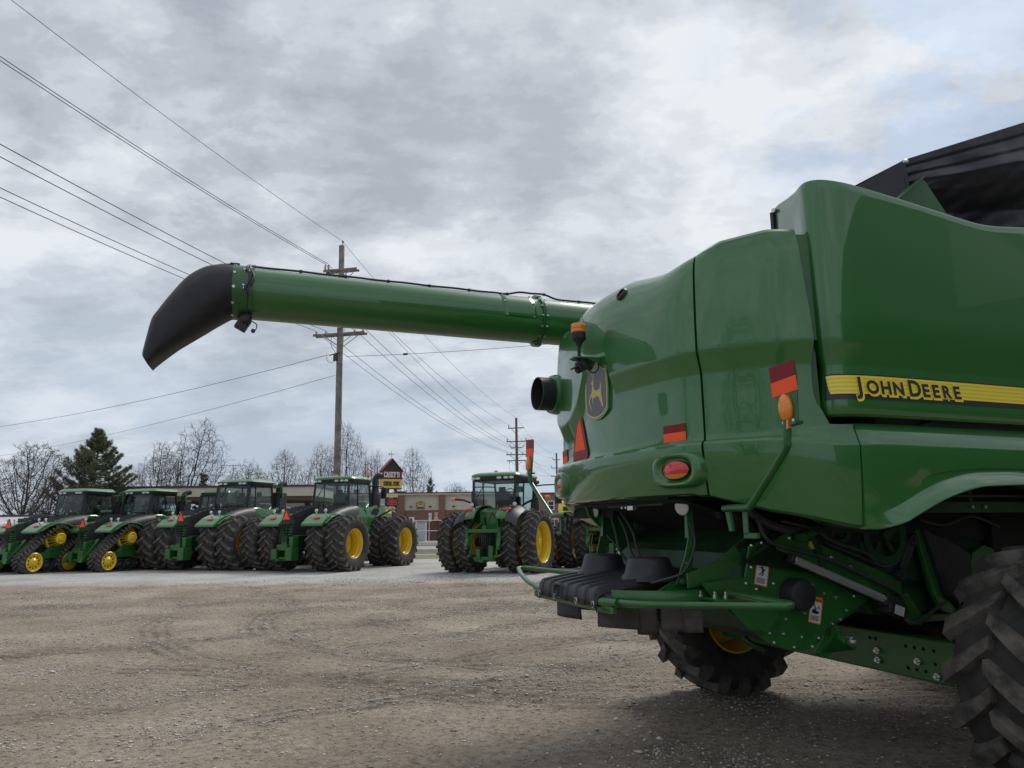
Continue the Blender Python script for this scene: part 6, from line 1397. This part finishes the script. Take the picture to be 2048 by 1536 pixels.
# ------------------------------------------------------------------ trees
def make_tree(name, label, x, y, H, spread, seed, bark, cat='tree', fork=.22, up=.75, leanx=0, dens=1.0, group='bare winter trees behind the lot', tip=.0098):
    """bare tree grown towards points scattered through its crown"""
    rng = np.random.default_rng(seed); t = thing(name, label, cat, (x, y, 0), 0, group)
    n = int(3000 * dens); P = []
    R = spread * .5; z0 = H * fork
    while len(P) < n:
        q = rng.uniform(-1, 1, 3); r = np.linalg.norm(q)
        if r > 1 or r < rng.random() * .75: continue
        u = (q[2] + 1) / 2; lump = .78 + .55 * mnoise.noise(Vector((q[0] * 2.1, q[1] * 2.1, q[2] * 2.1 + seed)))
        w = R * lump * (.62 + .38 * sin(pi * min(1, u * 1.15)) if up > .6 else 1.0)
        P.append((q[0] * w + leanx * H * u, q[1] * w, z0 + (H * 1.03 - z0) * (u if lump > .7 else u * .92)))
    P = np.array(P); D = H / 74
    nodes = [np.array([0, 0, -.1])]; par = [-1]; d = np.array([leanx * .4, 0, 1.0])
    while nodes[-1][2] < z0 * .9: nodes.append(nodes[-1] + d * D + rng.normal(0, .08 * D, 3)); par.append(len(nodes) - 2)
    N_ = np.array(nodes); best = np.full(len(P), 1e9); bi = np.zeros(len(P), int); dist = np.linalg.norm(P[:, None] - N_[None], axis=2); bi = dist.argmin(1); best = dist.min(1)
    pos = list(nodes)
    for it in range(190):
        if len(P) == 0: break
        acc = {}; v = (P - np.array(pos)[bi]) / best[:, None]
        S = np.zeros((len(pos), 3)); np.add.at(S, bi, v); C_ = np.bincount(bi, minlength=len(pos)); act = np.nonzero(C_)[0]
        new = []
        for k in act:
            g = S[k] / C_[k] + rng.normal(0, .10, 3) + np.array([0, 0, .10 * up]); g /= max(1e-6, np.linalg.norm(g)); new.append(pos[k] + g * D); par.append(k)
        b0 = len(pos); pos += new; Q = np.array(new); dd = np.linalg.norm(P[:, None] - Q[None], axis=2); m = dd.min(1); am = dd.argmin(1)
        upd = m < best; best = np.where(upd, m, best); bi = np.where(upd, am + b0, bi); keep = best > 1.7 * D; P, best, bi = P[keep], best[keep], bi[keep]
    pos = np.array(pos); m = len(pos); ch = [[] for _ in range(m)]
    for i in range(1, m): ch[par[i]].append(i)
    rad = np.zeros(m)
    for i in range(m - 1, -1, -1): rad[i] = tip if not ch[i] else sum(rad[c] ** 2.35 for c in ch[i]) ** (1 / 2.35)
    k = min(1, H * .024 / rad[0]); rad = tip + (rad - tip) * k
    wood, tw = MB(), MB(); start = [(0, None)]
    while start:
        i, p = start.pop(); pts = ([pos[p]] if p is not None else []) + [pos[i]]; rs = ([min(rad[p], rad[i] * 1.3)] if p is not None else []) + [rad[i]]
        while ch[i]:
            c = sorted(ch[i], key=lambda j: -rad[j]); start += [(j, i) for j in c[1:]]; i = c[0]; pts.append(pos[i]); rs.append(rad[i])
        big = rs[0] > H * .0042; (wood if big else tw).tube(pts, rs, 7 if big else 3, cap=False) if len(pts) > 1 else None
        # fine twigs towards the end of every shoot
        e = Vector(pts[-1]); dr = (Vector(pts[-1]) - Vector(pts[-2])).normalized() if len(pts) > 1 else Vector((0, 0, 1))
        for q in range(4):
            g = (dr + Vector(rng.normal(0, .55, 3))).normalized(); L = D * rng.uniform(1.6, 4.2); mid = e + g * L * .5 + Vector((0, 0, .06 * L)); tw.tube([e, mid, e + g * L + Vector((0, 0, .22 * L * up))], [tip, tip * .8, tip * .5], 3, cap=False)
        if len(pts) > 4:
            for q in range(1, len(pts) - 1, 2):
                b = Vector(pts[q])
                if rs[q] < H * .004: g = Vector(rng.normal(0, 1, 3)); g.z = abs(g.z) * .8; g.normalize(); L = D * rng.uniform(1.4, 3.4); tw.tube([b, b + g * L], [tip * .9, tip * .5], 3, cap=False)
    obj('trunk', wood, bark, t, smooth=60); obj('crown', tw, bark, t, smooth=60)
    return t
make_tree('bare_tree', 'pale spreading bare tree at the left frame edge', -40.5, 60, 8.7, 7.6, 3, BARKL, fork=.25, up=.5)
t3 = make_tree('bare_tree', 'tall leaning bare tree whose limbs sweep up to the right, behind the third cab', -34.4, 75, 12.7, 8.6, 12, BARK, fork=.14, up=1.0, leanx=.16)
make_tree('bare_tree', 'bare tree of fine arching limbs just right of the pine', -38.3, 77, 10.7, 7.2, 21, BARKL, fork=.12, up=.7, leanx=.04)
make_tree('bare_tree', 'low brownish bare tree left of the antenna mast group above the third roof', -31.6, 86, 9.4, 6.5, 33, BARK2, fork=.15, up=.6)
make_tree('bare_tree', 'broad brown bare tree over the canopy, second from the tall pole', -27.6, 87, 10.7, 6.5, 41, BARK2, fork=.15, up=.9)
make_tree('bare_tree', 'bare tree with crooked dark limbs left of the tall pole', -24.0, 88, 11.4, 6.4, 55, BARK2, fork=.14, up=1.0, leanx=.05)
t7 = make_tree('bare_tree', 'tallest fan-shaped bare tree directly behind the tall pole', -20.0, 86, 13.5, 7.6, 62, BARK, fork=.12, up=.9)
make_tree('bare_tree', 'bare tree with dense twigs right of the store road sign', -14.7, 105, 12.7, 7.8, 74, BARK, fork=.16, up=.9)
make_tree('bare_tree', 'slender bare tree between the tall pole and the store road sign', -20.3, 107, 12.5, 6.5, 81, BARKL, fork=.2, up=.9)
make_tree('bare_tree', 'small round distant tree above the store roof, left of the lone tractor', -10.4, 132, 9.2, 6.0, 93, BARK2, fork=.2, up=.4)
for k, (x, y, H, sp, sd) in enumerate(((-38.6, 66, 5.6, 4.2, 5), (-36.6, 70, 6.0, 4.5, 6), (-43.5, 68, 6.2, 5.0, 8))):
    make_tree('bare_shrub', ['brown leafless thicket between the pale tree and the pine', 'brown leafless thicket at the foot of the pine', 'brown leafless thicket behind the pale tree at the frame edge'][k], x, y, H, sp, sd, BARK2, 'shrub', .06, .3, group='brown thickets at left')
def make_conifer(label, x, y, H, R, seed, dens=1.0, base=.1, shape=.8):
    rng = np.random.default_rng(seed); t = thing('pine_tree', label, 'tree', (x, y, 0))
    mb = MB(); mb.tube([(0, 0, H * q) for q in np.linspace(0, .97, 8)], [H * .018 * (1 - .9 * q) + .02 for q in np.linspace(0, 1, 8)], 8)
    nb = int(78 * dens); P = []; D = []
    for i in range(nb):
        q = (i + rng.random()) / nb; z = H * (base + (1 - base) * q ** .95)
        prof = (1 - ((z / H - base) / (1 - base)) ** 1.7) ** .9 * (.72 + .28 * min(1, (z / H) / .3))
        L = max(.35, R * prof * rng.uniform(.62, 1.12)); a = i * 2.399 + rng.normal(0, .35); el = rng.uniform(-.05, .30) + .35 * q
        d = np.array([cos(a) * cos(el), sin(a) * cos(el), sin(el)]); pts = []
        for s in np.linspace(0, 1, 7): pts.append(np.array([0, 0, z]) + d * L * s + np.array([0, 0, -.16 * L * s * (1 - s) * 2 + .16 * L * s ** 3]))
        mb.tube([Vector(p) for p in pts], [.05 * (1 - s) + .012 for s in np.linspace(0, 1, 7)], 4, cap=False)
        n = int((10 + 15 * L) * dens ** .3)
        for k in range(n):
            s = .22 + .80 * rng.random() ** .75; j = min(int(s * 6), 5); b = pts[j] + (pts[j + 1] - pts[j]) * (s * 6 - j)
            lat = np.array([-sin(a), cos(a), 0]) * rng.normal(0, .17 * L * (1.15 - .8 * s) + .05); P.append(b + lat + np.array([0, 0, rng.normal(.02, .07)])); D.append(d * .8 + lat * .9 + np.array([0, 0, .42]))
    obj('trunk', mb, BARK, t, smooth=60)
    P = np.array(P); D = np.array(D); D /= np.linalg.norm(D, axis=1)[:, None]; m = 17; n = len(P)
    dirs = D[:, None, :] + rng.normal(0, .62, (n, m, 3)); dirs /= np.linalg.norm(dirs, axis=2)[:, :, None]
    ln = rng.uniform(.14, .30, (n, m, 1)) * (H / 11) ** .5; w = np.cross(dirs, rng.normal(0, 1, (n, m, 3))); w /= np.linalg.norm(w, axis=2)[:, :, None]
    b = P[:, None, :] + rng.normal(0, .06, (n, m, 3)); wd = .022 * (H / 11) ** .5
    V = np.stack([b - w * wd, b + w * wd, b + dirs * ln], 2).reshape(-1, 3); nf = n * m
    me = bpy.data.meshes.new('crown'); me.vertices.add(nf * 3); me.vertices.foreach_set('co', V.ravel()); me.loops.add(nf * 3); me.loops.foreach_set('vertex_index', np.arange(nf * 3)); me.polygons.add(nf); me.polygons.foreach_set('loop_start', np.arange(nf) * 3); me.update(calc_edges=True)
    me.materials.append(NEEDLE); c = bpy.data.objects.new('crown', me); COL.objects.link(c); c.parent = t
    return t
make_conifer('large dark green pine rising behind the second tracked tractor', -40.7, 70, 11.1, 4.3, 4, 1.25, .12)
make_conifer('small conifer tip peeking above the canopy left of the third cab', -34.4, 80, 7.5, 1.6, 9, .55, .1)
make_conifer('dark little conifer at the roof line right of the sign trees', -15.1, 131, 10.0, 2.4, 19, .6, .1)

# ------------------------------------------------------------------ store, canopy, sign, fence
BRICK = mat('red_brown_brick', (.17, .085, .062), .9, var=.25, vscale=3.5)
def brick_mat():
    nt = BRICK.node_tree; N = nt.nodes; L = nt.links; b = N['Principled BSDF']
    tc = N.new('ShaderNodeTexCoord'); mp = N.new('ShaderNodeMapping'); mp.inputs['Rotation'].default_value = (radians(90), 0, 0); L.new(tc.outputs['Object'], mp.inputs[0])
    k = N.new('ShaderNodeTexBrick'); k.inputs['Scale'].default_value = 4.2; k.inputs['Color1'].default_value = (.24, .118, .085, 1); k.inputs['Color2'].default_value = (.19, .093, .07, 1); k.inputs['Mortar'].default_value = (.22, .17, .14, 1); k.inputs['Mortar Size'].default_value = .015
    L.new(mp.outputs[0], k.inputs[0]); L.new(k.outputs[0], b.inputs['Base Color'])
brick_mat()
STUCCO = mat('beige_stucco', (.56, .51, .43), .9, var=.08, vscale=1.2)
COPING = mat('dark_roof_coping', (.06, .052, .048), .6)
SOFFIT = mat('brown_soffit', (.10, .075, .06), .8)
stp = thing('store_building', 'low brick and beige stucco convenience store with a flat dark-edged roof', 'store', (-12, 92, 0))
def sp_(x, y, z): return (x + 12, y - 92, z)
def sbox(mb, x0, x1, y0, y1, z0, z1): mb.bx(x0 + 12, x1 + 12, y0 - 92, y1 - 92, z0, z1)
mb = MB(); sbox(mb, -34, 0, 85, 104, 0, 3.46); obj('brick_wall', mb, BRICK, stp, smooth=0)
mb = MB(); sbox(mb, -34, 0, 85.01, 104, 3.462, 5.20); obj('stucco_band', mb, STUCCO, stp, smooth=0)
mb = MB()
for a, b, z in ((-13.75, -12.75, 5.19), (-8.70, -8.0, 5.14), (-4.1, -3.4, 5.14), (-.5, .1, 5.14), (-23.3, -22.6, 5.1), (-18.2, -17.5, 5.1)): mb = MB(); sbox(mb, a, b, 84.7, 84.998, 0, z); obj('brick_pier', mb, BRICK, stp, smooth=0)
mb = MB(); sbox(mb, -34.2, .3, 84.6, 104.3, 5.205, 5.42); cpg = obj('cornice', mb, STUCCO, stp, smooth=0)
mb = MB(); sbox(mb, -34.3, .4, 84.5, 104.4, 5.425, 5.52); sbox(mb, -13.9, -12.6, 84.55, 85.4, 5.53, 5.66); obj('roof_coping', mb, COPING, stp, smooth=0)
for x in (-11.95, -9.72, -6.95):
    mb = MB(); mb.M = Matrix.Translation(sp_(x, 84.9, 3.86)); mb.prism([(0, -.06), (0, .08), (-.3, .06), (-.3, 0), (-.12, -.02)], 'x', -.16, .16); obj('wall_lamp', mb, COPING, stp, smooth=0)
mb = MB(); M = frame(sp_(-10.86, 84.95, 4.12), (1, 0, 0), (0, 0, 1)); mb.M = M
mb.m = 0; mb.prism([(a - .02, b) for a, b in superell(.52, .36, 28, 2.3)], 'z', -.05, .06); mb.m = 1; mb.prism(superell(.46, .30, 28, 2.3), 'z', .06, .08); mb.m = 0
for i in range(5): mb.box(-.28 + .14 * i, .02 + .05 * (i % 2), .085, .05, .24, .01); 
for i in range(4): mb.box(-.21 + .14 * i, .10 - .16 * (i % 2), .085, .10, .04, .01)
mb.box(0, .24, .085, .36, .05, .01); mb.m = 2; mb.box(0, -.44, .02, 1.0, .15, .08)
tag(obj('shop_emblem', mb, [COPING, mat('emblem_yellow', (.62, .42, .13), .5), BRICK]), 'oval yellow and brown emblem on the beige store wall', 'sign').parent = None
bpy.data.objects['shop_emblem'].location = (-12, 92, 0)
mb = MB(); mb.M = frame((-8.85, 84.93, 2.72), (1, 0, 0), (0, 0, 1)); mb.m = 0; mb.bx(-.36, .36, -.48, .48, 0, .03); mb.m = 1; mb.bx(-.31, .31, .02, .43, .03, .035); mb.bx(.0, .31, -.2, .02, .03, .034); mb.m = 2; mb.bx(-.31, .31, -.43, -.22, .03, .034); mb.prism([(-.31, -.22), (-.31, .0), (.0, -.22)], 'z', .03, .034); mb.m = 0; mb.bx(-.24, -.02, .14, .34, .035, .04)
tag(obj('poster', mb, [WHITE, mat('poster_red', (.55, .03, .05), .5), mat('poster_yellow', (.75, .45, .05), .5)], smooth=0), 'red and yellow poster on the brick store wall', 'poster')
mb = MB(); mb.M = frame((-9.72, 84.93, 2.62), (1, 0, 0), (0, 0, 1)); mb.m = 0; mb.bx(-.17, .17, -.5, .5, 0, .03); mb.m = 1; mb.bx(-.05, .05, .05, .25, .03, .035)
tag(obj('wall_sign', mb, [WHITE, mat('sign_blue', (.05, .12, .35), .5)], smooth=0), 'narrow pale sign with a blue mark beside the red poster', 'sign')
mb = MB(); mb.bx(-11.9, -11.05, 80.2, 81.0, 0, 2.55); mb.bx(-11.95, -11.0, 80.1, 81.0, 2.55, 2.62); tag(obj('ice_chest', mb, WHITE, smooth=0, bevel=.03), 'tall white storage box by the store wall, left of the other', 'storage box')
mb = MB(); mb.bx(-10.75, -9.35, 77.6, 78.6, 0, 2.02); mb.bx(-10.8, -9.3, 77.5, 78.6, 2.02, 2.1); tag(obj('ice_chest', mb, WHITE, smooth=0, bevel=.03), 'wide white storage box beside the white pipe fence', 'storage box')
can = thing('fuel_canopy', 'long flat fuel station canopy with a beige fascia behind the tractors', 'canopy', (-30, 72, 0))
mb = MB(); mb.bx(-13, 10.1, 0, 11, 4.72, 5.62); obj('fascia', mb, STUCCO, can, smooth=0)
mb = MB(); mb.bx(-13.1, 10.2, -.1, 11.1, 5.625, 5.82); obj('roof_coping', mb, COPING, can, smooth=0)
mb = MB(); mb.bx(-12.8, 9.9, .2, 10.8, 4.35, 4.715); obj('soffit', mb, SOFFIT, can, smooth=0)
for x in (-10, -2.5, 4.0, 8.2): mb = MB(); mb.bx(x - .25, x + .25, 4.5, 5.0, 0, 4.345); obj('canopy_column', mb, COPING if x > 0 else BRICK, can, smooth=0)
for x in (-9, -1.2, 5.2):
    mb = MB(); mb.bx(x - 30 - .45, x - 30 + .45, 76.5, 77.2, 0, 1.9); mb.bx(x - 30 - .5, x - 30 + .5, 76.4, 77.3, 1.9, 2.1)
    tag(obj('fuel_pump', mb, GREYM, smooth=0, bevel=.02), ['grey fuel pump under the left part of the canopy', 'grey fuel pump under the middle of the canopy', 'grey fuel pump under the right part of the canopy'][(-9, -1.2, 5.2).index(x)], 'fuel pump')
# road sign of the store
MAROON = mat('sign_maroon', (.13, .014, .022), .5); SYEL = mat('sign_yellow', (.70, .47, .09), .5); SWHITE = mat('sign_white', (.75, .75, .74), .5); DARKWOOD = mat('dark_gable_boards', (.045, .038, .036), .8, var=.3, vscale=6); ROOFRED = mat('red_sign_roof', (.20, .022, .032), .5); LEDRED = mat('red_price_digits', (.8, .03, .05), .5, emit=.12)
sg = thing('road_sign', 'store road sign with a red gabled roof, a maroon name panel and a yellow panel', 'sign', (-13.1, 78, 0), radians(27))
mb = MB(); [mb.bx(x - .13, x + .13, .25, .55, 0, 6) for x in (-.35, .55)]; obj('sign_post', mb, COPING, sg, smooth=0)
mb = MB(); mb.prism([(-1.05, 7.62), (1.05, 7.62), (0, 8.78)], 'y', .0, .9); obj('gable', mb, DARKWOOD, sg, smooth=0)
mb = MB(); [mb.prism([(s * 1.2, 7.49), (s * 1.2, 7.57), (0, 8.92), (0, 8.83)], 'y', -.12, 1.05) for s in (-1, 1)]; rf = obj('sign_roof', mb, ROOFRED, sg, smooth=0)
mb = MB(); mb.tube([(0, .4, 8.9), (0, .4, 9.75)], .02, 5); mb.tube([(-.3, .4, 9.4), (.3, .4, 9.4)], .03, 5); mb.prism([(-.3, 9.3), (-.1, 9.4), (-.3, 9.5)], 'y', .38, .42); obj('weather_vane', mb, COPING, rf, smooth=0)
mb = MB(); mb.bx(-1.1, 1.1, .02, .88, 6.72, 7.6); np_ = obj('name_panel', mb, MAROON, sg, smooth=0)
def slab_text(body, size, w, x0, z, y, th):
    """slab serif capitals from bars"""
    G = {'C': [(0, 0, 0, 1), (0, 0, 1, 0), (0, 1, 1, 1), (1, .72, 1, 1), (1, 0, 1, .28)], 'A': [(0, 0, .5, 1), (1, 0, .5, 1), (.2, .38, .8, .38), (-.1, 0, .25, 0), (.75, 0, 1.1, 0)], 'S': [(0, 1, 1, 1), (0, .52, 0, 1), (0, .52, 1, .5), (1, 0, 1, .5), (0, 0, 1, 0), (1, .75, 1, 1), (0, 0, 0, .25)],
         'E': [(0.1, 0, .1, 1), (-.05, 0, 1, 0), (-.05, 1, 1, 1), (.1, .5, .7, .5), (1, .8, 1, 1), (1, 0, 1, .2)], 'Y': [(.5, 0, .5, .5), (.5, .5, 0, 1), (.5, .5, 1, 1), (.25, 0, .75, 0), (-.15, 1, .2, 1), (.8, 1, 1.15, 1)], "'": [(.3, .75, .4, 1)],
         'G': [(0, 0, 0, 1), (0, 0, 1, 0), (0, 1, 1, 1), (1, .75, 1, 1), (1, 0, 1, .42), (.55, .42, 1.05, .42)], 'N': [(.05, 0, .05, 1), (.95, 0, .95, 1), (.05, 1, .95, 0), (-.1, 0, .25, 0), (.7, 1, 1.1, 1)], 'R': [(.05, 0, .05, 1), (-.05, 1, .9, 1), (.9, .55, .9, 1), (.05, .52, .9, .52), (.5, .5, 1, 0), (-.1, 0, .3, 0)], 'L': [(.1, 0, .1, 1), (-.05, 0, 1, 0), (-.08, 1, .35, 1), (1, 0, 1, .25)], 'T': [(.5, 0, .5, 1), (0, 1, 1, 1), (.25, 0, .75, 0), (0, .8, 0, 1), (1, .8, 1, 1)], 'O': [(0, 0, 0, 1), (1, 0, 1, 1), (0, 0, 1, 0), (0, 1, 1, 1)], ' ': []}
    mb = MB(); x = x0; k = 0
    for ch in body:
        for a, b, c, d in G[ch]:
            A = Vector((x + a * w, 0, z + b * size)); B = Vector((x + c * w, 0, z + d * size)); dd = (B - A); L = dd.length + th * .8; ang = atan2(dd.z, dd.x); k += 1
            mb.box((A.x + B.x) / 2, y - .004 * (k % 5), (A.z + B.z) / 2, L, .02, th, Matrix.Rotation(-ang, 3, 'Y'))
        x += w * (.75 if ch in "' " else 1.52)
    return mb
obj('lettering', slab_text("CASEY'S", .50, .175, -.86, 6.90, .0, .075), SWHITE, np_, smooth=0)
mb = MB(); mb.bx(-1.1, 1.1, .02, .88, 5.72, 6.66); yp = obj('store_panel', mb, SYEL, sg, smooth=0); mb = MB(); mb.bx(-1.14, 1.14, .06, .84, 5.62, 5.715); mb.bx(-1.14, 1.14, .06, .84, 6.663, 6.715); obj('panel_edge', mb, COPING, yp, smooth=0)
obj('lettering', slab_text('GENERAL STORE', .42, .094, -.93, 5.98, .0, .05), BLACKG, yp, smooth=0)
mb = MB(); mb.bx(-.5, .72, .1, .8, 4.72, 5.12); pp = obj('fuel_panel', mb, mat('sign_cream', (.60, .54, .36), .5), sg, smooth=0); mb = MB(); [mb.box(-.2 + .17 * k, .09, 4.92, .11, .02, .16) for k in range(6)]; obj('lettering', mb, SYEL, pp, smooth=0)
mb = MB(); mb.bx(-.5, .72, .1, .8, 3.80, 4.60); pb = obj('price_panel', mb, BLACKG, sg, smooth=0)
def seg7(mb, x, z, w, h, on):
    S7 = {'a': (x, z + h, w, 0), 'g': (x, z + h / 2, w, 0), 'd': (x, z, w, 0), 'f': (x, z + h / 2, 0, h / 2), 'b': (x + w, z + h / 2, 0, h / 2), 'e': (x, z, 0, h / 2), 'c': (x + w, z, 0, h / 2)}
    for s in on: a, b, c, d = S7[s]; mb.bx(a - .028, a + c + .028, .075, .095, b - .028 + (.03 if d else 0), b + d + .028 - (.03 if d else 0))
mb = MB(); seg7(mb, -.36, 3.96, .2, .46, 'abged'); seg7(mb, .0, 3.96, .2, .46, 'abcdefg'); seg7(mb, .36, 3.96, .2, .46, 'afgcd'); obj('price_digits', mb, LEDRED, pb, smooth=0)
# white pipe fence with mesh
MESH = glass_mat('wire_mesh', (.72, .72, .72)); 
MESH.node_tree.nodes['Glossy BSDF'].inputs[0].default_value = (.1, .1, .1, 1)
fn = thing('pipe_fence', 'white pipe fence with wire mesh in front of the store', 'fence', (-14, 75, 0))
for k in range(18): mb = MB(); mb.tube([(1.33 * k, 0, 0), (1.33 * k, 0, 2.22)], .032, 8); obj('fence_post', mb, WHITE, fn)
for z in (2.2, 1.15): mb = MB(); mb.tube([(0, -.055, z), (22.6, -.055, z)], .032, 8); obj('rail', mb, WHITE, fn)
mb = MB(); mb.grid(lambda u, v: (22.6 * u, .06, .1 + 2.05 * v), 2, 2); obj('mesh_panel', mb, MESH, fn, smooth=0)
# low pale-roofed shed at the left, antenna, far brick building, planter
sh = thing('long_shed', 'long low shed with a pale metal roof behind the leftmost tractor', 'shed', (-45, 52, 0))
mb = MB(); mb.bx(-18, 14.5, -3, 4, 0, 1.52); obj('wall', mb, mat('shed_wall', (.30, .30, .30), .8, var=.2), sh, smooth=0)
mb = MB(); mb.prism([(-3.5, 1.50), (.5, 2.55), (4.5, 1.50), (4.5, 1.58), (.5, 2.64), (-3.5, 1.58)], 'x', -18.5, 15); obj('roof', mb, mat('pale_metal_roof', (.55, .57, .60), .5, var=.25, vscale=2), sh, smooth=0)
mb = MB(); mb.bx(-18.5, 15, .35, .65, 2.645, 2.74); obj('ridge_cap', mb, COPING, sh, smooth=0)
an = thing('tv_antenna', 'thin television antenna mast above the third tractor roof', 'antenna', (-31.2, 80, 0))
mb = MB(); mb.tube([(0, 0, 0), (0, 0, 8.6)], .03, 6); obj('mast', mb, GREYM, an)
mb = MB(); mb.tube([(-1.5, 0, 8.5), (1.4, 0, 8.5)], .025, 5); [mb.tube([(-1.4 + .3 * k, -.3 - .03 * k, 8.5), (-1.4 + .3 * k, .3 + .03 * k, 8.5)], .015, 4) for k in range(10)]; obj('antenna_arms', mb, GREYM, an)
bb = thing('brick_building', 'far red brick building with white windows beyond the lone tractor', 'building', (12, 150, 0))
mb = MB(); mb.bx(-6.5, 12, 0, 14, 0, 7.9); obj('wall', mb, BRICK, bb, smooth=0); mb = MB(); mb.bx(-6.7, 12.2, -.2, 14.2, 7.905, 8.2); obj('roof_coping', mb, COPING, bb, smooth=0)
for k in range(6):
    for z in (1.4, 4.6): mb = MB(); mb.bx(-4.9 + 2.8 * k, -3.5 + 2.8 * k, -.06, -.005, z, z + 1.9); w = obj('window', mb, WHITE, bb, smooth=0); mb = MB(); mb.bx(-4.75 + 2.8 * k, -3.65 + 2.8 * k, -.075, -.062, z + .15, z + .9); mb.bx(-4.75 + 2.8 * k, -3.65 + 2.8 * k, -.075, -.062, z + 1.0, z + 1.75); obj('pane', mb, BLACKG, w, smooth=0)
pn = thing('seed_planter', 'yellow-lidded seed hoppers on a dark frame, glimpsed under the combine tail', 'planter', (3.8, 44, 0), radians(8))
mb = MB(); mb.bx(-1.2, 1.6, -.3, .3, .8, 1.3); [mb.bx(x - .1, x + .1, -.2, .2, .3, 2.0) for x in (-.9, .2, 1.3)]; obj('planter_frame', mb, GREEN_D, pn, smooth=0)
for x in (-.45, .75): mb = MB(); mb.prism([(x - .45, 2.0), (x - .58, 2.55), (x - .52, 2.95), (x - .3, 3.05), (x + .3, 3.05), (x + .52, 2.8), (x + .5, 2.2), (x + .4, 2.0)], 'y', -.45, .45); h = obj('hopper', mb, DECALY, pn, smooth=0, bevel=.06); mb = MB(); mb.bx(x - .45, x + .3, -.465, -.455, 2.45, 2.7); obj('hopper_stripe', mb, GREEN_D, h, smooth=0)
for x in (-.9, 1.3): mb = MB(); mb.lathe([(.3, -.15), (.42, -.13), (.42, .13), (.3, .15)], 'y', (x, 0, .42), 20); obj('gauge_wheel', mb, RUBBER, pn)
# what the paint mirrors: an unseen dark building, added for its reflection, and trees behind
wk = thing('mirrored_building', 'unseen dark building added for the paint to mirror, right of the combine', 'building', (26, -4, 0))
SIDING = mat('dark_metal_siding', (.05, .055, .05), .6, var=.2); mb = MB(); mb.bx(-4, 14, -30, 3, 0, 12.5); obj('wall', mb, SIDING, wk, smooth=0)
mb = MB(); mb.bx(-4.3, 14.3, -30.3, 3.3, 12.505, 12.9); obj('roof', mb, COPING, wk, smooth=0)
mb = MB(); mb.bx(-4, 10, 3.01, 17, 0, 8.0); obj('side_wing', mb, SIDING, wk, smooth=0)
for x, y, s in ((-9, -22, .9), (-17, -19, 1.0), (-25, -12, .8), (-30, 2, .8)):
    c = copy_tree(t7); c.location = (x, y, 0); c.scale = (s,) * 3; c.rotation_euler.z = x
    c['label'] = 'bare tree behind the photographer'; c['group'] = 'trees behind the photographer'
